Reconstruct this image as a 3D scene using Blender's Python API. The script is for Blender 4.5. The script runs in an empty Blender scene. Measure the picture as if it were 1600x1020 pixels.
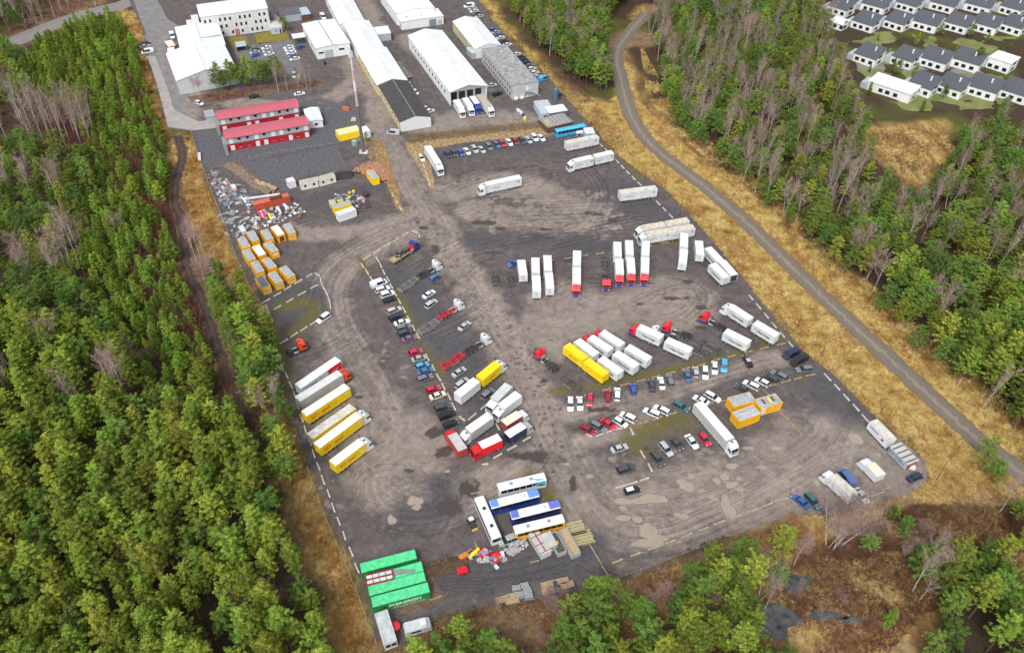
import bpy, math, random
import numpy as np
from mathutils import Vector, Matrix
R = math.radians
random.seed(7); rng = np.random.default_rng(7)
sc = bpy.context.scene
col = sc.collection

# ---------------------------------------------------------------- camera
FPX, PITCH, CAMH, ROLL = 1266.0, 0.74595, 160.46, 0.0113
camd = bpy.data.cameras.new('camera'); cam = bpy.data.objects.new('camera', camd); col.objects.link(cam)
camd.sensor_width = 36; camd.lens = 36*FPX/1600; camd.clip_start = 1; camd.clip_end = 4000
_F = Vector((0, math.cos(PITCH), -math.sin(PITCH))); _R = Vector((1, 0, 0)); _U = _R.cross(_F)
_R2 = math.cos(ROLL)*_R + math.sin(ROLL)*_U; _U2 = -math.sin(ROLL)*_R + math.cos(ROLL)*_U
cam.matrix_world = Matrix(((_R2.x, _U2.x, -_F.x, 0), (_R2.y, _U2.y, -_F.y, 0), (_R2.z, _U2.z, -_F.z, CAMH), (0, 0, 0, 1)))
sc.camera = cam
_M = [np.array(v) for v in (_F, _R2, _U2)]
def at(px, py, z=0.0):
    """survey point of the photograph -> place in the world at height z"""
    d = _M[0] + (px-800)/FPX*_M[1] - (py-510)/FPX*_M[2]
    t = (z-CAMH)/d[2]
    return np.array([t*d[0], t*d[1], z])
def atn(P, z=0.0):
    P = np.asarray(P, float)
    d = _M[0][None] + (P[:, :1]-800)/FPX*_M[1][None] - (P[:, 1:2]-510)/FPX*_M[2][None]
    t = (z-CAMH)/d[:, 2:3]
    return (t*d)[:, :2]
def to_px(X, Y, Z):
    P = np.stack([X, Y, Z-CAMH], -1)
    z = P@_M[0]
    return 800+FPX*(P@_M[1])/z, 510-FPX*(P@_M[2])/z

# ---------------------------------------------------------------- light: bright overcast
W = bpy.data.worlds.new('World'); sc.world = W; W.use_nodes = True
nt = W.node_tree; sky = nt.nodes.new('ShaderNodeTexSky'); sky.sky_type = 'NISHITA'; sky.sun_disc = False
SUN_EL, SUN_AZ = R(52), R(200)
sky.sun_elevation = SUN_EL; sky.sun_rotation = SUN_AZ; sky.air_density = 1.0; sky.dust_density = 4.0
bg = nt.nodes['Background']; bg.inputs[1].default_value = 0.15
hs = nt.nodes.new('ShaderNodeHueSaturation'); hs.inputs['Saturation'].default_value = 0.3
nt.links.new(sky.outputs[0], hs.inputs['Color']); nt.links.new(hs.outputs[0], bg.inputs[0])
sl = bpy.data.lights.new('sun', 'SUN'); sl.energy = 1.15; sl.angle = R(14); sl.color = (1, .965, .91)
so = bpy.data.objects.new('sun', sl); col.objects.link(so)
so.rotation_euler = (math.pi/2-SUN_EL, 0, math.pi-SUN_AZ)
sc.view_settings.view_transform = 'Standard'; sc.view_settings.look = 'None'
sc.view_settings.exposure = 0.58; sc.view_settings.gamma = 1

# ---------------------------------------------------------------- helpers
def tag(o, label=None, cat=None, group=None, kind=None):
    if label: o['label'] = label
    if cat: o['category'] = cat
    if group: o['group'] = group
    if kind: o['kind'] = kind
    return o
def empty(name, loc, rz=0.0, label=None, cat=None, group=None):
    o = bpy.data.objects.new(name, None); col.objects.link(o)
    o.location = loc; o.rotation_euler = (0, 0, rz); o.empty_display_size = .5
    return tag(o, label, cat, group)
def link(name, me, parent=None, loc=None, rz=0.0):
    o = bpy.data.objects.new(name, me); col.objects.link(o)
    if parent: o.parent = parent
    if loc is not None: o.location = loc
    if rz: o.rotation_euler = (0, 0, rz)
    return o
_ones = 'zero one two three four five six seven eight nine ten eleven twelve thirteen fourteen fifteen sixteen seventeen eighteen nineteen'.split()
def words(n):
    n = int(min(100, max(0, round(n))))
    return 'hundred' if n == 100 else _ones[n] if n < 20 else ['twenty', 'thirty', 'forty', 'fifty', 'sixty', 'seventy', 'eighty', 'ninety'][n//10-2]+('-'+_ones[n % 10] if n % 10 else '')
class MB:
    def __init__(s): s.v = []; s.f = []; s.m = []
    def poly(s, pts, m=0):
        b = len(s.v); s.v += [tuple(p) for p in pts]; s.f.append(tuple(range(b, b+len(pts)))); s.m.append(m); return s
    def box(s, x0, x1, y0, y1, z0, z1, m=0, rz=0, c=None):
        P = [(x0,y0,z0),(x1,y0,z0),(x1,y1,z0),(x0,y1,z0),(x0,y0,z1),(x1,y0,z1),(x1,y1,z1),(x0,y1,z1)]
        if rz:
            cx, cy = c if c else ((x0+x1)/2, (y0+y1)/2); ca, sa = math.cos(rz), math.sin(rz)
            P = [(cx+(x-cx)*ca-(y-cy)*sa, cy+(x-cx)*sa+(y-cy)*ca, z) for x, y, z in P]
        b = len(s.v); s.v += P
        for q in ((0,3,2,1),(4,5,6,7),(0,1,5,4),(1,2,6,5),(2,3,7,6),(3,0,4,7)):
            s.f.append(tuple(b+i for i in q)); s.m.append(m)
        return s
    def prism(s, prof, y0, y1, m=0, t=0.0):
        """profile in x,z extruded along y; t = inset of the far ends"""
        n = len(prof); b = len(s.v)
        s.v += [(x, y0, z) for x, z in prof]+[(x, y1, z) for x, z in prof]
        s.f.append(tuple(b+i for i in range(n))); s.m.append(m)
        s.f.append(tuple(b+n+i for i in reversed(range(n)))); s.m.append(m)
        for i in range(n):
            j = (i+1) % n; s.f.append((b+i, b+n+i, b+n+j, b+j)); s.m.append(m)
        return s
    def cyl(s, p0, p1, r0, r1=None, n=10, m=0, caps=True):
        r1 = r0 if r1 is None else r1
        p0 = np.array(p0, float); p1 = np.array(p1, float); d = p1-p0; d /= np.linalg.norm(d)
        a = np.cross(d, [0, 0, 1] if abs(d[2]) < .9 else [1, 0, 0]); a /= np.linalg.norm(a); c = np.cross(d, a)
        b = len(s.v)
        for p, r in ((p0, r0), (p1, r1)):
            for i in range(n):
                t = 2*math.pi*i/n; s.v.append(tuple(p+r*(math.cos(t)*a+math.sin(t)*c)))
        for i in range(n):
            j = (i+1) % n; s.f.append((b+i, b+j, b+n+j, b+n+i)); s.m.append(m)
        if caps:
            s.f.append(tuple(b+i for i in reversed(range(n)))); s.m.append(m)
            s.f.append(tuple(b+n+i for i in range(n))); s.m.append(m)
        return s
    def mesh(s, name, mats):
        me = bpy.data.meshes.new(name); me.from_pydata(s.v, [], s.f)
        for m in (mats if isinstance(mats, (list, tuple)) else [mats]): me.materials.append(m)
        me.polygons.foreach_set('material_index', s.m); me.update(); return me
    def build(s, name, mats, parent=None, loc=None, rz=0.0):
        return link(name, s.mesh(name, mats), parent, loc, rz)

# ---------------------------------------------------------------- materials
MATS = {}
def N(nt, t, **kw):
    n = nt.nodes.new(t)
    for k, v in kw.items(): setattr(n, k, v)
    return n
def mat(name, c, rough=.6, var=.12, scale=1.5, metal=0.0, coat=0.0, c2=None, bump=0.0, spec=.5, detail=4, c2amt=.5, stretch=None):
    if name in MATS: return MATS[name]
    m = bpy.data.materials.new(name); MATS[name] = m; m.use_nodes = True
    t = m.node_tree; p = t.nodes['Principled BSDF']
    p.inputs['Roughness'].default_value = rough; p.inputs['Metallic'].default_value = metal
    p.inputs['Coat Weight'].default_value = coat; p.inputs['Specular IOR Level'].default_value = spec
    tc = N(t, 'ShaderNodeTexCoord'); nz = N(t, 'ShaderNodeTexNoise'); nz.inputs['Scale'].default_value = scale
    nz.inputs['Detail'].default_value = detail; nz.inputs['Roughness'].default_value = .65
    src = tc.outputs['Object']
    if stretch:
        mp = N(t, 'ShaderNodeMapping'); mp.inputs['Scale'].default_value = stretch
        t.links.new(src, mp.inputs[0]); src = mp.outputs[0]
    t.links.new(src, nz.inputs['Vector'])
    rp = N(t, 'ShaderNodeValToRGB'); t.links.new(nz.outputs['Fac'], rp.inputs[0])
    e = rp.color_ramp.elements; e[0].position = .3; e[1].position = .7
    a = c2 if c2 else tuple(x*(1-var*1.6) for x in c); b = tuple(min(1, x*(1+var*.6)) for x in c)
    e[0].color = (*a, 1); e[1].color = (*b, 1)
    t.links.new(rp.outputs[0], p.inputs['Base Color'])
    if bump:
        bp = N(t, 'ShaderNodeBump'); bp.inputs['Strength'].default_value = bump; bp.inputs['Distance'].default_value = .05
        t.links.new(nz.outputs['Fac'], bp.inputs['Height']); t.links.new(bp.outputs[0], p.inputs['Normal'])
    return m
def paint(name, c, rough=.35): return mat('paint_'+name, c, rough=rough, var=.06, scale=.8, coat=.3)
GLASS = mat('dark_glass', (.018, .022, .028), rough=.12, var=.3, scale=.4)
RUBBER = mat('rubber', (.02, .02, .02), rough=.85)
STEEL = mat('galvanised_steel', (.36, .38, .40), rough=.45, metal=.4, scale=3)
CHAS = mat('chassis_steel', (.05, .05, .052), rough=.6, var=.4, scale=2)
LAMP = mat('lamp_glass', (.7, .7, .68), rough=.15, var=.03)
REDL = mat('red_lamp', (.35, .01, .01), rough=.3)
WHITE = paint('white', (.66, .68, .70)); ROOFW = mat('white_roof', (.70, .73, .75), rough=.55, var=.10, scale=.35, detail=7, c2=(.56, .58, .58))
TARPW = mat('white_tarpaulin', (.60, .62, .64), rough=.55, var=.1, scale=.7, c2=(.48, .49, .49), stretch=(1, 1, .35))
TARPG = mat('grey_tarpaulin', (.46, .47, .45), rough=.6, var=.15, scale=.6)
DIRTW = mat('dirty_white_roof', (.58, .57, .52), rough=.7, var=.18, scale=.8, c2=(.38, .35, .28))
YEL = paint('yellow', (.86, .60, .012)); TARPY = mat('yellow_tarpaulin', (.82, .58, .006), rough=.5, var=.1, scale=.6)
OFFY = paint('office_orange_yellow', (.80, .42, .01))
RED = paint('red', (.55, .012, .02)); REDP = paint('signal_red', (.72, .02, .03)); ORED = paint('orange_red', (.78, .07, .02))
BLUE = paint('blue', (.02, .06, .30)); NAVY = paint('navy', (.02, .025, .07))
TXTB = mat('black_lettering', (.03, .035, .04), rough=.6); TXTR = mat('orange_red_lettering', (.62, .13, .01), rough=.6)
TXTC = mat('teal_mark', (.10, .42, .46), rough=.6); TXTW = mat('white_lettering', (.8, .82, .8), rough=.6)
CONC = mat('concrete_pale', (.56, .53, .47), rough=.85, var=.3, scale=.9, c2=(.30, .27, .21)); TIMB = mat('weathered_timber', (.34, .25, .15), rough=.85, var=.3, scale=2, c2=(.17, .12, .08))
GREYW = mat('grey_metal_cladding', (.42, .45, .48), rough=.5, var=.08, scale=.6, metal=.1)
WALLW = mat('white_cladding', (.70, .72, .74), rough=.6, var=.06, scale=.3)
DARKST = mat('dark_opening', (.03, .03, .035), rough=.7)
WOODS = mat('sawn_planks', (.42, .31, .18), rough=.8, var=.2, scale=2.5)
RUST = mat('rusty_steel', (.16, .075, .04), rough=.8, var=.5, scale=2)

_txt = {}
def text_mesh(s, size, m, shear=0.0, bold=False):
    k = (s, size, m.name, shear)
    if k not in _txt:
        cu = bpy.data.curves.new('lettering', 'FONT'); cu.body = s; cu.size = size; cu.extrude = .012; cu.shear = shear
        cu.offset = .02*size if bold else 0
        cu.align_x = 'CENTER'; cu.align_y = 'CENTER'; cu.resolution_u = 2
        o = bpy.data.objects.new('tmp', cu); col.objects.link(o)
        dg = bpy.context.evaluated_depsgraph_get(); me = bpy.data.meshes.new_from_object(o.evaluated_get(dg))
        me.materials.clear(); me.materials.append(m); me.name = 'lettering'
        bpy.data.objects.remove(o); bpy.data.curves.remove(cu); _txt[k] = me
    return _txt[k]
def text_on(parent, s, size, m, pos, face, shear=0.0, name='lettering', bold=True, sx=1.0):
    """face: 'L' (+y side), 'R' (-y side), 'B' (rear, -x), 'F' (front), 'T' roof"""
    o = link(name, text_mesh(s, size, m, shear, bold), parent)
    o.location = pos
    o.rotation_euler = {'R': (math.pi/2, 0, 0), 'L': (math.pi/2, 0, math.pi), 'B': (math.pi/2, 0, -math.pi/2), 'F': (math.pi/2, 0, math.pi/2), 'T': (0, 0, 0)}[face]
    o.scale = (sx, 1, 1)
    return o
# ================================================================ GROUND
def smooth_noise(nx, ny, cell, seed=0, octaves=3):
    g = np.random.default_rng(seed); out = np.zeros((nx, ny)); amp = 1; tot = 0
    for o in range(octaves):
        c = max(cell/2**o, 1.01); mx, my = int(nx/c)+3, int(ny/c)+3
        a = g.random((mx, my)); x = np.arange(nx)/c; y = np.arange(ny)/c
        xi = x.astype(int); yi = y.astype(int); fx = x-xi; fy = y-yi; fx = fx*fx*(3-2*fx); fy = fy*fy*(3-2*fy)
        A = a[xi][:, yi]; B = a[xi+1][:, yi]; C_ = a[xi][:, yi+1]; D = a[xi+1][:, yi+1]
        out += amp*((A*(1-fx[:, None])+B*fx[:, None])*(1-fy)[None]+(C_*(1-fx[:, None])+D*fx[:, None])*fy[None]); tot += amp; amp *= .55
    return out/tot
def inpoly(X, Y, P):
    ins = np.zeros(X.shape, bool); n = len(P)
    for i in range(n):
        x0, y0 = P[i]; x1, y1 = P[(i+1) % n]
        if y0 == y1: continue
        c = ((y0 > Y) != (y1 > Y)) & (X < (x1-x0)*(Y-y0)/(y1-y0)+x0); ins ^= c
    return ins
def dist_line(X, Y, P):
    d = np.full(X.shape, 1e9)
    for (x0, y0), (x1, y1) in zip(P[:-1], P[1:]):
        L2 = (x1-x0)**2+(y1-y0)**2+1e-9; t = np.clip(((X-x0)*(x1-x0)+(Y-y0)*(y1-y0))/L2, 0, 1)
        d = np.minimum(d, np.hypot(X-x0-t*(x1-x0), Y-y0-t*(y1-y0)))
    return d
def resample(P, step):
    P = np.asarray(P, float); s = np.r_[0, np.cumsum(np.hypot(*np.diff(P, axis=0).T))]
    n = max(2, int(s[-1]/step)); t = np.linspace(0, s[-1], n)
    return np.stack([np.interp(t, s, P[:, 0]), np.interp(t, s, P[:, 1])], 1)
def smooth_line(P, step=1.0, it=3):
    P = np.asarray(P, float)
    for _ in range(it):
        Q = np.empty((2*len(P)-2, 2)); Q[0::2] = .75*P[:-1]+.25*P[1:]; Q[1::2] = .25*P[:-1]+.75*P[1:]
        P = np.vstack([P[:1], Q, P[-1:]])
    return resample(P, step)
def grid_mesh(name, xs, ys, z, keep=None, attrs={}):
    nx, ny = len(xs), len(ys); X, Y = np.meshgrid(xs, ys, indexing='ij')
    co = np.stack([X, Y, z if isinstance(z, np.ndarray) else np.full_like(X, z)], -1).reshape(-1, 3)
    idx = np.arange(nx*ny).reshape(nx, ny)
    q = np.stack([idx[:-1, :-1], idx[1:, :-1], idx[1:, 1:], idx[:-1, 1:]], -1)
    q = q[keep] if keep is not None else q.reshape(-1, 4)
    used = np.zeros(nx*ny, bool); used[q.ravel()] = True; remap = np.cumsum(used)-1
    co = co[used]; q = remap[q]
    me = bpy.data.meshes.new(name); me.vertices.add(len(co)); me.vertices.foreach_set('co', co.ravel())
    me.loops.add(q.size); me.loops.foreach_set('vertex_index', q.ravel().astype(np.int32))
    me.polygons.add(len(q)); me.polygons.foreach_set('loop_start', np.arange(0, q.size, 4, dtype=np.int32))
    me.polygons.foreach_set('loop_total', np.full(len(q), 4, np.int32)); me.update(calc_edges=True)
    for k, a in attrs.items():
        at_ = me.attributes.new(k, 'FLOAT_COLOR', 'POINT'); at_.data.foreach_set('color', a.reshape(-1, 4)[used].astype(np.float32).ravel())
    return me
def G(pts): return atn(pts)

YARD = G([(298,205),(318,262),(326,292),(346,340),(366,400),(398,450),(412,495),(424,530),(434,580),(453,640),(478,720),(516,810),(548,880),(572,940),(588,1000),(640,1012),(690,960),(770,948),(860,935),(950,915),(1000,893),(1060,868),(1150,834),(1240,803),(1300,808),(1350,792),(1420,772),(1452,748),(1448,722),(1400,680),(1372,655),(1300,583),(1250,545),(1190,470),(1158,430),(1110,372),(1072,330),(1040,296),(1004,272),(962,240),(928,200),(905,176),(872,140),(842,112),(800,66),(766,26),(748,0),(742,-20),(680,-30),(430,-20),(250,-25),(205,-20),(200,0),(222,45),(236,100),(252,150),(262,190),(268,205)])
# soil colours in the open land: ochre dry grass / brown litter / green
xs = np.r_[np.linspace(-2500, -340, 14)[:-1], np.arange(-340, 340.1, 1.0), np.linspace(340, 2500, 14)[1:]]
ys = np.r_[np.linspace(-900, 40, 8)[:-1], np.arange(40, 520.1, 1.0), np.linspace(520, 3500, 12)[1:]]
X, Y = np.meshgrid(xs, ys, indexing='ij')
nz1 = smooth_noise(len(xs), len(ys), 22, 1); nz2 = smooth_noise(len(xs), len(ys), 7, 2)
def fld(polys, soft=3.0):
    r = np.zeros(X.shape)
    for P in polys:
        g = G(P); ins = inpoly(X, Y, g); d = dist_line(X, Y, list(g)+[g[0]])
        r = np.maximum(r, np.clip(.5+np.where(ins, d, -d)/(2*soft)+(nz2-.5)*1.4, 0, 1))
    return r
VERGE_E = [(905,176),(962,240),(1004,272),(1072,330),(1158,430),(1250,545),(1300,583),(1372,655),(1448,722),(1452,748),(1420,775),(1350,800),(1330,880),(1450,905),(1500,820),(1600,905),(1600,660),(1560,640),(1480,570),(1400,500),(1300,405),(1200,315),(1120,260),(1060,215),(1010,160),(985,90),(975,60),(955,60),(965,130),(975,185),(935,160),(880,130),(835,80),(790,40),(762,-10),(742,-10),(770,30)]
VERGE_W = [(285,215),(300,215),(318,262),(326,292),(346,340),(366,400),(398,450),(412,495),(424,530),(434,580),(453,640),(478,720),(516,810),(548,880),(572,940),(590,1020),(530,1020),(500,900),(455,800),(425,700),(412,600),(380,520),(345,440),(320,400),(300,340),(285,290)]
och = fld([VERGE_E, VERGE_W, [(1200,780),(1350,790),(1450,750),(1620,800),(1620,900),(1540,880),(1460,960),(1400,1040),(1230,1040),(1160,1000),(1140,880)], [(215,20),(235,40),(225,90),(250,180),(272,200),(300,290),(285,300),(262,220),(240,160),(205,90),(150,40),(190,10)], [(1330,200),(1480,190),(1500,240),(1440,300),(1380,260),(1370,250)], [(990,10),(1080,10),(1080,32),(990,30)]])
brn = fld([[(1250,870),(1330,900),(1400,960),(1380,1010),(1300,960),(1240,930)], [(1400,820),(1480,810),(1520,850),(1450,880)], [(1340,835),(1380,830),(1420,930),(1370,930)], [(1330,640+140),(1400,790),(1380,815),(1310,800)], [(560,1030),(600,1010),(690,960),(870,940),(1000,895),(1060,870),(1240,800),(1260,880),(1240,1030)], [(1340,770),(1420,772),(1600,780),(1620,860),(1500,890),(1400,880)], [(905,50),(1090,50),(1090,75),(905,70)], [(0,0),(190,-10),(120,40),(0,80)], [(290,400),(390,455),(430,580),(440,640),(400,620),(330,470)]], 4)
grn = np.clip((nz1-.55)*4, 0, 1)
msk = np.stack([och, brn, grn, nz2], -1)
gm = bpy.data.materials.new('open_land'); gm.use_nodes = True; t = gm.node_tree; p = t.nodes['Principled BSDF']; p.inputs['Roughness'].default_value = .95; p.inputs['Specular IOR Level'].default_value = .1
A = N(t, 'ShaderNodeAttribute'); A.attribute_name = 'mask'; sep = N(t, 'ShaderNodeSeparateColor'); t.links.new(A.outputs['Color'], sep.inputs[0])
tc = N(t, 'ShaderNodeTexCoord')
def noise(t, sc_, det=5, rough=.6, dist=0.0, src=None):
    n = N(t, 'ShaderNodeTexNoise'); n.inputs['Scale'].default_value = sc_; n.inputs['Detail'].default_value = det; n.inputs['Roughness'].default_value = rough; n.inputs['Distortion'].default_value = dist
    t.links.new(src if src else tc.outputs['Object'], n.inputs['Vector']); return n
def ramp(t, src, stops):
    r = N(t, 'ShaderNodeValToRGB'); t.links.new(src, r.inputs[0]); e = r.color_ramp.elements
    while len(e) < len(stops): e.new(.5)
    for q, (pp, c) in zip(e, stops): q.position = pp; q.color = (*c, 1)
    return r
def mixc(t, f, a, b, mode='MIX'):
    m = N(t, 'ShaderNodeMix', data_type='RGBA', blend_type=mode)
    if isinstance(f, (int, float)): m.inputs[0].default_value = f
    else: t.links.new(f, m.inputs[0])
    for i, s in ((6, a), (7, b)):
        if isinstance(s, tuple): m.inputs[i].default_value = (*s, 1)
        else: t.links.new(s, m.inputs[i])
    return m.outputs[2]
n1 = noise(t, .42, 9, .78, 1.0); n2 = noise(t, 2.6, 5, .7, .5); n3 = noise(t, .12, 4, .6)
floor_ = ramp(t, n2.outputs['Fac'], [(.3, (.028, .020, .014)), (.55, (.065, .045, .03)), (.75, (.12, .085, .05))])
ochr = ramp(t, n1.outputs['Fac'], [(.30, (.10, .055, .025)), (.42, (.26, .16, .055)), (.53, (.45, .33, .12)), (.67, (.60, .49, .22))])
ochr2 = mixc(t, ramp(t, n2.outputs['Fac'], [(.45, (0,0,0)), (.7, (.7,.7,.7))]).outputs[0], ochr.outputs[0], (.20, .105, .04))
brnr = ramp(t, n1.outputs['Fac'], [(.3, (.085, .056, .038)), (.5, (.19, .125, .075)), (.7, (.33, .24, .13))])
grnr = ramp(t, n2.outputs['Fac'], [(.3, (.05, .06, .012)), (.7, (.13, .14, .03))])
mpg = N(t, 'ShaderNodeMapping'); mpg.inputs['Rotation'].default_value = (0, 0, R(-32)); mpg.inputs['Scale'].default_value = (1, .28, 1); t.links.new(tc.outputs['Object'], mpg.inputs[0]); n4 = noise(t, .11, 6, .72, 1.5, mpg.outputs[0])
ochr2 = mixc(t, ramp(t, n4.outputs['Fac'], [(.46, (0,0,0)), (.56, (.8,.8,.8))]).outputs[0], ochr2, ramp(t, n2.outputs['Fac'], [(.35, (.10, .045, .02)), (.65, (.34, .17, .055))]).outputs[0])
ochr2 = mixc(t, ramp(t, n4.outputs['Fac'], [(.30, (.75,.75,.75)), (.38, (0,0,0))]).outputs[0], ochr2, (.13, .12, .04))
c = mixc(t, sep.outputs[2], floor_.outputs[0], grnr.outputs[0])
c = mixc(t, sep.outputs[0], c, ochr2); c = mixc(t, sep.outputs[1], c, brnr.outputs[0])
t.links.new(c, p.inputs['Base Color'])
bp = N(t, 'ShaderNodeBump'); bp.inputs['Strength'].default_value = .9; bp.inputs['Distance'].default_value = .5
t.links.new(n1.outputs['Fac'], bp.inputs['Height']); t.links.new(bp.outputs[0], p.inputs['Normal'])
# shallow relief outside the yard
inY = inpoly(X, Y, YARD); dY = dist_line(X, Y, list(YARD)+[YARD[0]])
TRACK_E = smooth_line(G([(1010,20),(985,48),(966,72),(962,95),(972,130),(980,165),(995,200),(1025,235),(1070,268),(1130,315),(1190,370),(1260,440),(1330,505),(1400,570),(1470,635),(1540,698),(1605,745),(1680,800)]), 1.5)
TRACK_W = smooth_line(G([(278,212),(288,245),(274,280),(272,310),(284,345),(290,390),(291,425),(318,470),(330,515),(345,560),(362,605),(380,650)]), 1.2)
ROAD_N = smooth_line(G([(-60,100),(30,62),(90,36),(150,18),(200,6),(240,-12),(300,-30)]), 2)
mfree = np.clip((np.minimum.reduce([dist_line(X, Y, TRACK_E), dist_line(X, Y, TRACK_W), dist_line(X, Y, ROAD_N)])-5)/5, 0, 1)*np.where(inY, 0, np.clip((dY-1.5)/6, 0, 1))
Z = -.006+(smooth_noise(len(xs), len(ys), 9, 5)-.5)*.9*mfree
tag(link('ground', grid_mesh('ground', xs, ys, Z, None, {'mask': msk})), kind='structure').data.materials.append(gm)

# ---- the gravel yard
st = .36
xs = np.arange(-205, 108, st); ys = np.arange(70, 452, st); X, Y = np.meshgrid(xs, ys, indexing='ij')
nA = smooth_noise(len(xs), len(ys), 26, 11); nB = smooth_noise(len(xs), len(ys), 9, 12); nC = smooth_noise(len(xs), len(ys), 3, 13, 2)
def blob(lines, soft=1.0):
    r = np.zeros(X.shape)
    for P, w in lines:
        d = dist_line(X, Y, smooth_line(G(P), 3)); r = np.maximum(r, np.clip((w*(1+.5*(nB-.5))-d)/(w*.55*soft), 0, 1))
    return r
worn = blob([([(590,160),(598,200),(618,245),(640,290),(668,335),(700,385),(735,440),(770,500),(805,560),(835,620),(862,680),(885,730),(915,780)], 7.5),
  ([(680,345),(640,362),(590,382),(545,405),(515,440),(515,490),(535,540),(570,590),(600,640),(600,690),(570,730),(600,770),(680,790),(760,770),(850,720)], 8),
  ([(860,540),(850,500),(860,455),(900,470),(960,480),(1020,455),(1070,455),(1095,470),(1060,500),(1010,490),(940,500),(880,510)], 9),
  ([(880,650),(940,635),(1010,625),(1080,600),(1150,575),(1215,560)], 4),
  ([(900,690),(960,680),(1010,655)], 3.5), ([(560,95),(600,160),(660,200),(760,180),(850,195)], 10), ([(640,60),(700,110),(760,150),(690,200)], 8),
  ([(930,790),(1000,800),(1080,790),(1160,770),(1230,740),(1300,690),(1380,720)], 16), ([(960,830),(1030,830),(1100,800)], 8),
  ([(690,300),(760,285),(830,290),(900,320),(930,350),(870,345),(800,340),(740,330)], 9), ([(240,60),(290,180)], 9), ([(300,150),(430,170),(520,160),(560,120)], 6),
  ([(450,360),(520,370),(600,350),(640,335)], 5), ([(590,60),(560,0)], 8), ([(540,600),(560,660),(640,700)], 14)])
worn = np.clip(worn*(.55+.9*nA)+(nB-.55)*.5, 0, 1)
dark = blob([([(380,250),(450,245),(520,240)], 9), ([(440,330),(540,300),(600,290)], 6), ([(340,225),(420,228),(500,215)], 7), ([(480,225),(540,190),(500,165)], 8), ([(640,800),(700,800),(690,770)], 7),
  ([(620,430),(680,500),(740,590),(790,670)], 8), ([(430,470),(490,450),(500,480),(440,520)], 7), ([(1280,600),(1330,640)], 9), ([(960,290),(1010,330),(1060,350)], 9), ([(740,380),(830,375),(940,385)], 6), ([(700,215),(780,235),(850,225)], 5), ([(650,905),(760,900),(880,880),(930,850)], 6)], 1.3)
moss = blob([([(620,455),(635,490),(650,530)], 2.2), ([(665,548),(690,590)], 1.6), ([(860,612),(940,600),(1040,580),(1130,558),(1220,530)], 2.0), ([(425,500),(430,520),(445,560),(465,620)], 2.2), ([(437,478),(480,468),(500,480),(460,520)], 4), ([(1030,655),(1060,665),(1085,650),(1010,670),(985,680),(1000,700)], 5), ([(830,745),(858,770),(868,800)], 3.4),
  ([(925,210),(965,240),(1000,280)], 1.6), ([(560,400),(575,430)], 1.5), ([(1020,382),(1060,376)], 1.8), ([(1253,588),(1262,600)], 1.2)], 1.6)*np.clip(.2+1.3*nC, 0, 1)
wet = np.zeros(X.shape)
def spot(px, py, rx, ry, a=0.0, s=1.0, tgt=wet):
    c = at(px, py); ca, sa = math.cos(a), math.sin(a); dx = X-c[0]; dy = Y-c[1]
    u = (dx*ca+dy*sa)/rx; v = (-dx*sa+dy*ca)/ry; d = np.hypot(u, v)+(nC-.5)*1.1
    np.maximum(tgt, s*np.clip((1.05-d)*3.5, 0, 1), out=tgt)
for q in [(803,263,1.3,.8),(823,261,1.7,.9),(836,259,1.5,.9),(847,264,1.3,1.3),(919,333,1.7,1.5),(934,335,2.2,1),(756,348,5,1.6),(782,357,2,1.6),(653,348,1,1),(661,356,1.5,1.2),(680,390,1.7,3),(747,280,1,.6),(708,290,1.2,.5),(716,283,.8,.9),(733,276,1,.5),(838,370,2,2.2),(850,358,2.5,1.2),(958,345,2,2),(680,675,3,2),(690,708,2,1.6),(820,712,4,1.2),(895,755,1,2.6),(1050,466,3.2,1),(1073,465,1.1,.8),(1095,480,2,1.2),(1075,440,2,1),(755,410,1.3,1.1),(765,405,1.3,.7),(845,714,3,2),(1000,475,1.4,.7),(640,735,1.3,.6),(672,420,1.2,.6),(600,560,1.5,.5),(560,620,1.2,.7),(770,395,3,1),(700,700,2,1),(940,640,4,1),(1010,700,1,1),(890,405,3,2),(850,595,1.5,.8),(1103,500,3,2.2),(1095,512,2,1.2),(735,765,3,3),(700,790,4,3),(520,590,2,1)]:
    spot(*q)
r_ = np.random.default_rng(5)
for _ in range(260):
    tt = r_.random(); base = [(668,335),(700,385),(735,440),(770,500),(805,560),(835,620),(862,680),(885,730)]
    k = tt*(len(base)-1); i = int(k); f = k-i; bx = base[i][0]*(1-f)+base[i+1][0]*f; by = base[i][1]*(1-f)+base[i+1][1]*f
    spot(bx+r_.normal(0, 26), by+r_.normal(0, 10), .25+.5*r_.random(), .2+.4*r_.random(), 0, .75)
for _ in range(150): spot(740+r_.random()*200, 330+r_.random()*70, .4+1.6*r_.random()**2, .3+.7*r_.random(), r_.random()*.6, .55)
for _ in range(120): spot(480+r_.random()*140, 500+r_.random()*250, .3+.6*r_.random(), .2+.4*r_.random(), r_.random()*3, .5)
for _ in range(110): spot(760+r_.random()*210, 300+r_.random()*75, .6+2.6*r_.random()**2, .4+1.2*r_.random(), r_.random()*.8, .9, worn)
for _ in range(160): spot(930+r_.random()*330, 700+r_.random()*130, .3+1.2*r_.random()**2, .3+.7*r_.random(), r_.random()*3, .8, worn)
for _ in range(60): spot(440+r_.random()*200, 500+r_.random()*330, .5+1.6*r_.random()**2, .4+.8*r_.random(), r_.random()*3, .8, worn)
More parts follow.
